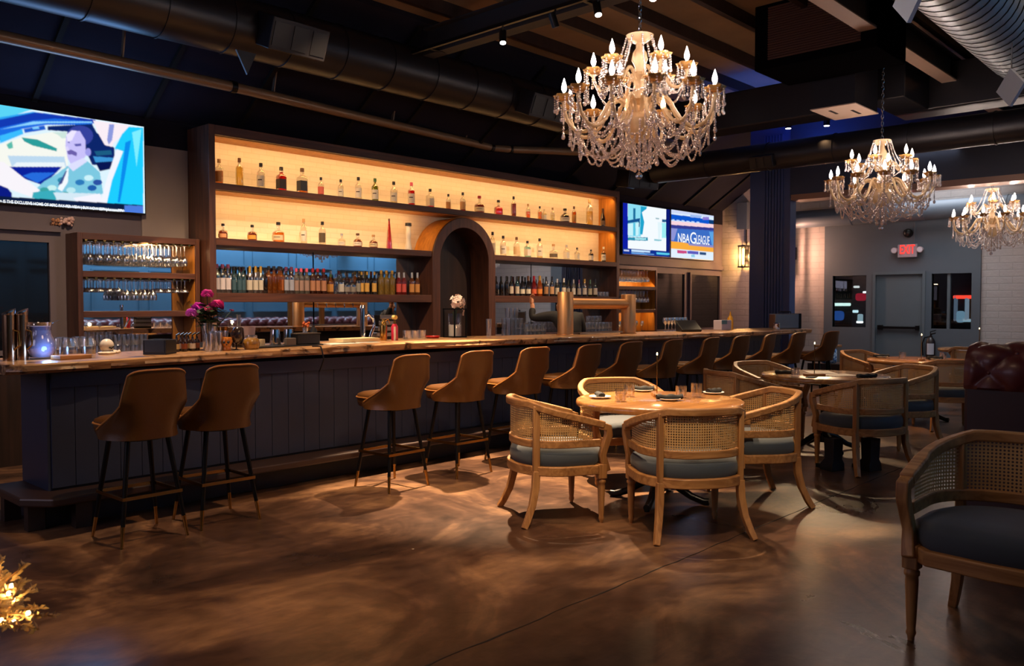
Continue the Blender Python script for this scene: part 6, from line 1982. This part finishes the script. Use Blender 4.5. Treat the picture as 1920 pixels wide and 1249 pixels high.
# tray with shakers
c = bary(540, 6.12)
t = thing('bar_tray', 'long black rubber bar tray between the jars and the papers', 'tray', c, 0)
MB().box(-.34, .34, -.11, .12, 0, .012).build('tray_mat', BLACKP, t, smooth=0, bevel=.004)
for (px, lb) in ((516, 'left one of two upturned steel shaker tins on the bar tray'), (541, 'right one of two upturned steel shaker tins on the bar tray')):
    p = bary(px, 6.16)
    o = MB().lathe([(.046, 0), (.047, .006), (.036, .128), (.030, .132), (0, .132)], (0, 0, 0), 24).build('shaker_tin', CHROME, loc=p + V(0, 0, .012)); tag(o, lb, 'shaker', 'steel shaker tins')
p = bary(540, 6.04)
o = MB().box(-.045, .045, -.02, .02, 0, .06).build('card_holder', mat('grey_card', '#5a524e', .6), loc=p + V(0.02, 0, .012), smooth=0, bevel=.004); tag(o, 'small grey card holder in front of the shaker tins', 'card holder')
p = bary(573, 6.10)
t = thing('caddy_box', 'black garnish caddy box at the right end of the bar tray', 'caddy', p + V(0, 0, .0125))
MB().box(-.11, .11, -.05, .06, 0, .085).build('caddy_body', BLACKP, t, smooth=0, bevel=.005); MB().box(-.115, .115, -.055, .065, .085, .094).build('caddy_lid', mat('smoke_lid', '#4a443e', .3), t, smooth=0)
p = p + V(.01, .02, .107)
t = thing('garnish_glass', 'glass of orange garnish on top of the black caddy box', 'garnish', p)
MB().lathe([(0, 0), (.02, 0), (.026, .05), (.024, .05), (.02, .004), (0, .004)], (0, 0, 0), 14).build('cup', GLASSH, t)
g = MB()
for k in range(14): g.sphere((random.uniform(-.02, .03), random.uniform(-.02, .02), random.uniform(.05, .085)), .011, 7, 5)
g.build('garnish', mat('orange_peel', '#b4500e', .5), t)
p = bary(588, 6.22)
o = MB().lathe([(0, 0), (.03, 0), (.032, .12), (.012, .15), (.012, .16), (0, .16)], (0, 0, 0), 14).build('dark_flask', BLACKP, loc=p); tag(o, 'small dark flask beside the caddy box', 'flask')
# cable hanging over the front of the bar
p = bary(596, yfront(p.x) + .06)
pf = V(p.x, yfront(p.x) - .03, p.z)
o = MB().tube([p + V(-.02, .05, .006), p + V(0, 0, .006), pf + V(0, .02, .004), pf + V(.0, 0, -.03), pf + V(.015, .0, -.10), pf + V(.03, .08, -.2)], .006, 8).build('hanging_cable', BLACKP); tag(o, 'thin black cable hanging over the front edge of the bar', 'cable')
# papers and menus
for i, (px, py, w, d, rz, zz, lb) in enumerate(((632, 650, .36, .24, .15, 0, 'flat white menu sheet on the bar right of the tray'), (665, 647, .42, .2, .05, .006, 'cream menu board lying on the white menu sheet'), (690, 648, .2, .1, -.3, 0, 'small folded paper on the bar near the red bottle'))):
    p = bary(px, (6.06, 6.2, 6.02)[i])
    o = MB().box(-w / 2, w / 2, -d / 2, d / 2, 0, (.005, .03, .004)[i]).build('menu_sheet', (PAPER, mat('cream_board', '#d8c49a', .6), PAPER)[i], loc=p + V(0, 0, zz), rz=rz, smooth=0); tag(o, lb, 'menu', 'menus on the bar')
# chrome tap, gold shaker, red bottle
p = bary(690, 6.40)
t = thing('chrome_tap', 'small chrome beer tap with curved spout standing on the bar', 'tap', p)
MB().cyl((-.06, 0, 0), (-.06, 0, .30), .026, .022, 18).build('tap_column', CHROME, t); MB().cyl((-.06, 0, .30), (-.06, 0, .33), .028, .02, 18).build('tap_cap', CHROME, t)
MB().tube([(-.06, 0, .22), (.0, -.02, .24), (.04, -.03, .20), (.05, -.03, .13), (.02, -.03, .07), (.0, -.03, .02)], .014, 10).build('spout', CHROME, t)
p2 = bary(718, 6.44)
t = thing('tin_stack', 'stack of pewter trays and bar tins behind the gold shaker', 'tins', p2)
for k in range(4): MB().box(-.12 + .015 * k, .13 - .01 * k, -.06, .02, .03 + k * .055, .07 + k * .055).build('tin', STEEL, t, smooth=0, bevel=.006)
MB().box(-.10, .12, -.05, .01, 0, .235).build('tin_rack', BLK, t, smooth=0)
p = bary(719, 6.22)
t = thing('gold_shaker', 'gold cocktail shaker with a curved handle left of the red bottle', 'shaker', p)
MB().lathe([(0, 0), (.030, 0), (.033, .02), (.036, .13), (.028, .165), (.016, .18), (.016, .195), (0, .2)], (0, 0, 0), 20).build('shaker_body', BRASS, t)
MB().tube([(.0, 0, .17), (.04, -.02, .20), (.06, -.02, .16)], .006, 8).build('shaker_spout', BRASS, t)
p = bary(740, 6.16)
t = thing('red_siphon', 'slim red bottle with a white stripe and gold top on the bar', 'bottle', p)
MB().lathe([(0, 0), (.030, 0), (.032, .01), (.032, .13), (.018, .155), (0, .155)], (0, 0, 0), 18).build('bottle_body', mat('siphon_red', '#b81c3c', .3, coat=.4), t)
MB().box(-.03, -.012, -.034, -.026, .0, .13).build('stripe', WHITE, t, smooth=0)
MB().cyl((0, 0, .155), (0, 0, .2), .012, .012, 12).build('neck', BRASS, t); MB().cyl((-.0, -.02, .215), (0, .02, .215), .02, .02, 14).build('dial', mat('dial_cream', '#d8c070', .4), t)
put('rocks', GLASSH, [bary(763 + i * 14, 6.36) for i in range(3)], 'dim clear glass on the bar left of the arch', 'dim glasses left of arch', 'rocks_glass')
p = bary(811, 6.36)
o = MB().lathe([(0, 0), (.06, 0), (.078, .022), (.074, .024), (.056, .006), (0, .006)], (0, 0, 0), 26).build('red_dish', mat('red_glaze', '#b4161c', .3, coat=.4), loc=p); tag(o, 'flat red dish on the bar in front of the arch post', 'dish')
# orchid in a black framed glass lantern
p = bary(853, 6.40)
t = thing('orchid_lantern', 'white orchid in a black framed glass box before the arched niche', 'orchid', p)
f = MB()
for sx in (-1, 1):
    for sy in (-1, 1): f.box(sx * .082 - .006, sx * .082 + .006, sy * .082 - .006, sy * .082 + .006, 0, .30)
for (a0, a1, b0, b1) in ((-.088, .088, -.088, -.076), (-.088, .088, .076, .088), (-.088, -.076, -.076, .076), (.076, .088, -.076, .076)):
    f.box(a0, a1, b0, b1, 0, .014); f.box(a0, a1, b0, b1, .29, .302)
f.build('lantern_frame', BLK, t, smooth=0)
MB().lathe([(0, .016), (.066, .016), (.066, .13), (0, .13)], (0, 0, 0), 24).build('white_sand', WHITE, t)
MB().lathe([(.068, .014), (.069, .25), (.0675, .25), (.0665, .014)], (0, 0, 0), 24).build('glass_cylinder', GLASS, t)
s = MB(); pet = MB(); random.seed(9)
cen = at(858, 566, y=p.y) - p
for k in range(5): s.tube([V(random.uniform(-.02, .02), 0, .12), V(random.uniform(-.03, .03), random.uniform(-.02, .02), .26), cen + V(random.uniform(-.05, .05), random.uniform(-.04, .04), random.uniform(-.05, .0))], .0035, 6)
s.build('stems', GREENL, t)
for k in range(44):
    a = random.uniform(0, 2 * PI); e_ = random.uniform(-.9, 1.4); rr = .095 * random.uniform(.6, 1.05)
    c0 = cen + V(rr * math.cos(a) * math.cos(e_) * 1.0, rr * math.sin(a) * math.cos(e_) * .8, rr * math.sin(e_) * .72)
    nrm = (c0 - cen).normalized(); n1 = nrm.orthogonal().normalized(); n2 = nrm.cross(n1)
    for j in range(5):
        g_ = 2 * PI * j / 5; d = n1 * math.cos(g_) + n2 * math.sin(g_); e2 = nrm.cross(d)
        pet.add([c0, c0 + d * .018 + e2 * .011 + nrm * .004, c0 + d * .032 + nrm * .002, c0 + d * .018 - e2 * .011 + nrm * .004], [(0, 1, 2, 3)])
for k in range(10):
    c0 = cen + V(.05 + .02 * random.random(), -.02, -.03 - .012 * k)
    pet.sphere(c0, .008, 6, 4)
pet.build('blossoms', ORCH, t, smooth=0)
p = bary(916.5, 6.38)
put('shot', GLASSH, [p], 'single tall empty glass on the bar right of the arch', None, 'tall_glass')
# bronze tap tower
pa = bary(1060, 6.24); pb_ = bary(1178, 6.24)
t = thing('tap_tower', 'bronze H shaped beer tap tower with two thick columns on the bar', 'beer tap tower', pa)
w = pb_.x - pa.x
dz = pb_.z - pa.z
for (x, z0_, hh) in ((0, 0, .505), (w, dz, .50)):
    MB().lathe([(0, 0), (.105, 0), (.105, .01), (.093, .014), (.093, hh - .006), (.088, hh), (0, hh)], (x, 0, z0_), 32).build('column', BRONZE, t, smooth=40)
MB().tube([(.06, 0, .37), (w - .06, 0, .37 + dz * .5)], .062, 24).build('crossbar', BRONZE, t)
MB().box(.2, w - .2, -.06, .06, dz * .3 + .01, dz * .3 + .03 if dz > -.05 else .03).build('drip_tray', STEEL, t, smooth=0)
for k in range(5):
    x = .28 + (w - .56) * k / 4
    fc = MB(); fc.cyl((x, .05, .37), (x, .12, .37), .012, .012, 10); fc.tube([(x, .12, .38), (x, .125, .30)], .010, 8); fc.build('faucet', CHROME, t)
# ice bucket with glasses, sanitiser, steel box
p = bary(1291, 6.20)
t = thing('till_screen', 'slanted black till screen on the bar before the far windows', 'till', p, R(-35))
b = MB(); b.loft([[(-.15, -.10, .0), (.15, -.10, 0), (.15, .10, 0), (-.15, .10, 0)], [(-.15, -.12, .03), (.15, -.12, .03), (.15, .12, .16), (-.15, .12, .16)]]); b.build('till_body', BLACKP, t, smooth=0, bevel=.01)
put('wine', GLASSH, [V(p.x - .25 + i * .085, 6.42, zt(p.x)) for i in range(7)], 'clear stemmed glass grouped behind the slanted till screen', 'glasses behind the till', 'stemmed_glass', s=.95)
p = bary(1355, 6.30)
t = thing('wipes_box', 'pale printed box of paper towels on the bar near the far window', 'box', p)
MB().box(-.16, .14, -.07, .07, 0, .15).build('carton', mat('pale_carton', '#a8a0b0', .6), t, smooth=0, bevel=.01); MB().box(-.16, .0, -.072, -.07, .09, .15).build('printed_band', mat('carton_teal', '#4a7a90', .6), t, smooth=0)
p = bary(1369, 6.40)
t = thing('yellow_bottle', 'yellow squeeze bottle behind the pale box of paper towels', 'bottle', p)
MB().lathe([(0, 0), (.045, 0), (.047, .02), (.045, .17), (.02, .21), (0, .21)], (0, 0, 0), 18).build('bottle_body', mat('mustard', '#c89018', .4), t); MB().lathe([(.018, .21), (.012, .24), (.004, .28), (0, .28)], (0, 0, 0), 12).build('nozzle', MATS['mustard'], t)
p = bary(1471, 6.1)
t = thing('steel_case', 'boxy brushed steel case at the far end of the bar', 'case', p, R(-40))
MB().box(-.22, .22, -.12, .12, 0, .24).build('case_body', STEEL, t, smooth=0, bevel=.012); MB().tube([(-.1, 0, .24), (-.1, 0, .27), (.1, 0, .27), (.1, 0, .24)], .01, 8).build('case_handle', BLK, t); MB().box(.18, .225, -.125, .125, 0.001, .245).build('case_edge', BLK, t, smooth=0)
p = bary(1456, 5.88)
o = MB().lathe([(0, 0), (.045, 0), (.05, .03), (.05, .09), (.03, .105), (0, .105)], (0, 0, 0), 20).build('dark_pot', CHROME, loc=p); tag(o, 'small shiny round pot in front of the steel case', 'pot')
# blossoms on the window corner
q = at(128, 436, y=YB - .12)
t = thing('dried_blossoms', 'small bunch of pale dried blossoms on top of the window frame corner', 'flowers', V(q.x, YB - .03, 2.231))
b = MB(); random.seed(2)
for k in range(26): b.sphere((random.uniform(-.05, .07), random.uniform(-.04, .0), random.uniform(.012, .09)), random.uniform(.012, .02), 7, 5)
b.build('pale_blossoms', mat('dusty_rose', '#c8a8a4', .7), t)
b = MB()
for k in range(12): b.sphere((random.uniform(-.12, -.06), random.uniform(-.04, .0), random.uniform(.012, .07)), random.uniform(.012, .02), 7, 5)
b.build('tan_blossoms', mat('dried_tan', '#a87858', .7), t)

# ================================================================== the bartender, bending behind the tap tower
from math import sqrt


def skin_mesh(name, verts, edges, radii, m, parent, sub=2, root=0):
    me = bpy.data.meshes.new(name); me.from_pydata([tuple(v) for v in verts], edges, []); me.materials.append(m)
    o = bpy.data.objects.new(name, me); COL.objects.link(o); o.parent = parent
    md = o.modifiers.new('skin', 'SKIN'); md.use_smooth_shade = True
    for i, sv_ in enumerate(me.skin_vertices[0].data):
        r = radii[i]; sv_.radius = (r, r) if not isinstance(r, tuple) else r
        sv_.use_root = (i == root)
    s_ = o.modifiers.new('sub', 'SUBSURF'); s_.levels = sub; s_.render_levels = sub
    return o


L = -_r; L = V(L.x, L.y, 0).normalized()       # picture-left in the room
Fw = V(-.25, 1, 0).normalized()                # towards the shelves
B0 = V(8.72, 7.05, 0)
per = thing('person', 'bartender in a black shirt bending behind the bronze tap tower, one arm raised', 'person', B0)
def Pt(l, f, z): return L * l + Fw * f + V(0, 0, z)
pel = Pt(0, -.03, .95); wa = Pt(.0, .02, 1.08); chs = Pt(-.05, .12, 1.22); nk = Pt(-.10, .20, 1.32); hd = Pt(-.15, .26, 1.41)
shL = Pt(.10, .14, 1.29); elL = Pt(.35, .20, 1.26); wrL = Pt(.25, .30, 1.42); haL = Pt(.235, .33, 1.46)
shR = Pt(-.22, .12, 1.27); elR = Pt(-.30, .16, 1.06); wrR = Pt(-.20, .34, .98)
hipL = Pt(.10, -.03, .90); knL = Pt(.12, .02, .49); anL = Pt(.11, -.05, .09); toL = Pt(.12, .10, .03)
hipR = Pt(-.10, -.03, .90); knR = Pt(-.11, .02, .49); anR = Pt(-.12, -.05, .09); toR = Pt(-.13, .10, .03)
vs = [pel, wa, chs, nk, shL, elL, wrL, haL, shR, elR, wrR, hipL, knL, anL, toL, hipR, knR, anR, toR]
es = [(0, 1), (1, 2), (2, 3), (2, 4), (4, 5), (5, 6), (6, 7), (2, 8), (8, 9), (9, 10), (0, 11), (11, 12), (12, 13), (13, 14), (0, 15), (15, 16), (16, 17), (17, 18)]
rd = [.10, .09, .10, .05, .045, .036, .03, .036, .045, .042, .03, .085, .055, .04, .035, .085, .055, .04, .035]
skin_mesh('body', vs, es, rd, SKIN, per)
skin_mesh('shirt', [pel + V(0, 0, .02), wa, chs, shL, elL, elL.lerp(wrL, .9), shR, elR, elR.lerp(wrR, .85), chs.lerp(nk, .5)], [(0, 1), (1, 2), (2, 3), (3, 4), (4, 5), (2, 6), (6, 7), (7, 8), (2, 9)], [.155, .15, .165, .085, .058, .046, .085, .058, .048, .095], SHIRT, per)
skin_mesh('trousers', [pel, hipL, knL, anL + V(0, 0, .03), hipR, knR, anR + V(0, 0, .03)], [(0, 1), (1, 2), (2, 3), (0, 4), (4, 5), (5, 6)], [.145, .10, .072, .062, .10, .072, .062], DENIM, per)
h_ = MB(); h_.sphere(hd, .098, 20, 14, (1, 1, 1)); 
fc = (Fw * .8 + V(0, 0, -.5)).normalized(); 
h_ = MB(); 
def headpt(i, j, nu=20, nv=14):
    th = 2 * PI * i / nu; ph = PI * j / nv - PI / 2
    d = L * math.cos(th) * math.cos(ph) * .078 + Fw * math.sin(th) * math.cos(ph) * .098 + V(0, 0, 1) * math.sin(ph) * .118
    return hd + d
h_.loft([[headpt(i, j) for i in range(20)] for j in range(1, 14)])
hh = h_.build('head', SKIN, per, smooth=80)
MB().sphere(hd + Fw * .10 + V(0, 0, -.01), .018, 8, 6).build('nose', SKIN, hh); MB().sphere(hd + Fw * .088 + L * .03 + V(0, 0, .02), .011, 8, 6).sphere(hd + Fw * .088 - L * .03 + V(0, 0, .02), .011, 8, 6).build('eyes', WHITE, hh)
MB().tube([hd + Fw * .088 + L * .022 + V(0, 0, -.05), hd + Fw * .094 + V(0, 0, -.052), hd + Fw * .088 - L * .022 + V(0, 0, -.05)], .005, 6).build('mouth', mat('lips', '#7a3a34', .5), hh)
MB().sphere(hd + L * .078, .022, 8, 6, (.5, 1, 1.4)).sphere(hd - L * .078, .022, 8, 6, (.5, 1, 1.4)).build('ears', SKIN, hh)
hr = MB(); hr.loft([[hd + (headpt(i, j) - hd) * 1.07 - Fw * .016 + V(0, 0, .008) for i in range(20)] for j in range(8, 14)]); hr.build('hair', HAIRM, hh, smooth=80)
# hands: palm and five curled fingers
def hand(w, dirv, side, parent):
    dirv = dirv.normalized(); n1 = dirv.cross(Fw).normalized()
    if n1.length < .1: n1 = L
    n2 = dirv.cross(n1).normalized()
    vs = [w, w + dirv * .045, w + dirv * .085]; es = [(0, 1), (1, 2)]; rd = [.024, (.030), (.030)]
    for k in range(4):
        b = w + dirv * .088 + n1 * (.030 - .020 * k); i0 = len(vs)
        ln = (.030, .034, .032, .026)[k]
        vs += [b, b + dirv * ln + n2 * .006, b + dirv * ln * 1.6 + n2 * .026, b + dirv * ln * 1.7 + n2 * .046]; es += [(2, i0), (i0, i0 + 1), (i0 + 1, i0 + 2), (i0 + 2, i0 + 3)]; rd += [.0095, .009, .0085, .007]
    i0 = len(vs); b = w + dirv * .04 + n1 * side * .034
    vs += [b, b + dirv * .03 + n1 * side * .018 + n2 * .012, b + dirv * .055 + n1 * side * .012 + n2 * .03]; es += [(1, i0), (i0, i0 + 1), (i0 + 1, i0 + 2)]; rd += [.012, .010, .008]
    return skin_mesh('hand', vs, es, rd, SKIN, parent, 1)
hand(wrL + (haL - wrL) * .3, (haL - wrL) + V(0, 0, .03), 1, per)
hand(wrR, (wrR - elR), -1, per)

# ================================================================== glowing flocked arrangement at the lower left
base = at(-62, 1115, z=.55); base.z = 0
t = thing('flocked_plant', 'flocked branches with warm fairy lights at the lower left corner', 'plant', base)
MB().lathe([(0, 0), (.085, 0), (.085, .02), (.03, .05), (.025, .30), (.05, .36), (.075, .44), (.07, .45), (.05, .40), (0, .40)], (0, 0, 0), 22).build('pedestal_urn', WALD, t)
random.seed(23)
tw = MB(); ndl = MB(); lts = []
for k in range(58):
    a = 2 * PI * k * .381966; el = random.uniform(-.25, 1.3)
    d = V(math.cos(a) * math.cos(el), math.sin(a) * math.cos(el), math.sin(el) * .75)
    Lb = .225 * random.uniform(.75, 1.12)
    p0_ = V(0, 0, .47) + d * .02; p1_ = p0_ + d * Lb - V(0, 0, .02)
    tw.tube([p0_, p0_.lerp(p1_, .5) + V(0, 0, .012), p1_], [.005, .004, .002], 5)
    for j in range(44):
        u_ = .3 + .72 * j / 44; c0 = p0_.lerp(p1_, u_)
        r_ = V(random.uniform(-1, 1), random.uniform(-1, 1), random.uniform(-.6, 1)).normalized()
        dd_ = (d.normalized() * .6 + r_).normalized(); s_ = dd_.orthogonal().normalized()
        ln = random.uniform(.015, .032); w_ = random.uniform(.003, .006)
        ndl.add([c0 - s_ * w_, c0 + dd_ * ln * .5 - s_ * w_ * 1.3, c0 + dd_ * ln, c0 + dd_ * ln * .5 + s_ * w_ * 1.3], [(0, 1, 2, 3)])
    if k % 2 == 0: lts.append(p0_.lerp(p1_, random.uniform(.6, .98)) + V(0, 0, .012))
tw.build('twigs', OAKZ, t); o = ndl.build('flocked_sprigs', mat('flocked_gold', '#d0a878', .6, var=.3, vscale=30), t, smooth=0); o['kind'] = 'stuff'
FL = emis('fairy_light', (1.0, .66, .22, 1), 110)
for p in lts: MB().sphere(p, .0065, 8, 5).build('fairy_light', FL, t)
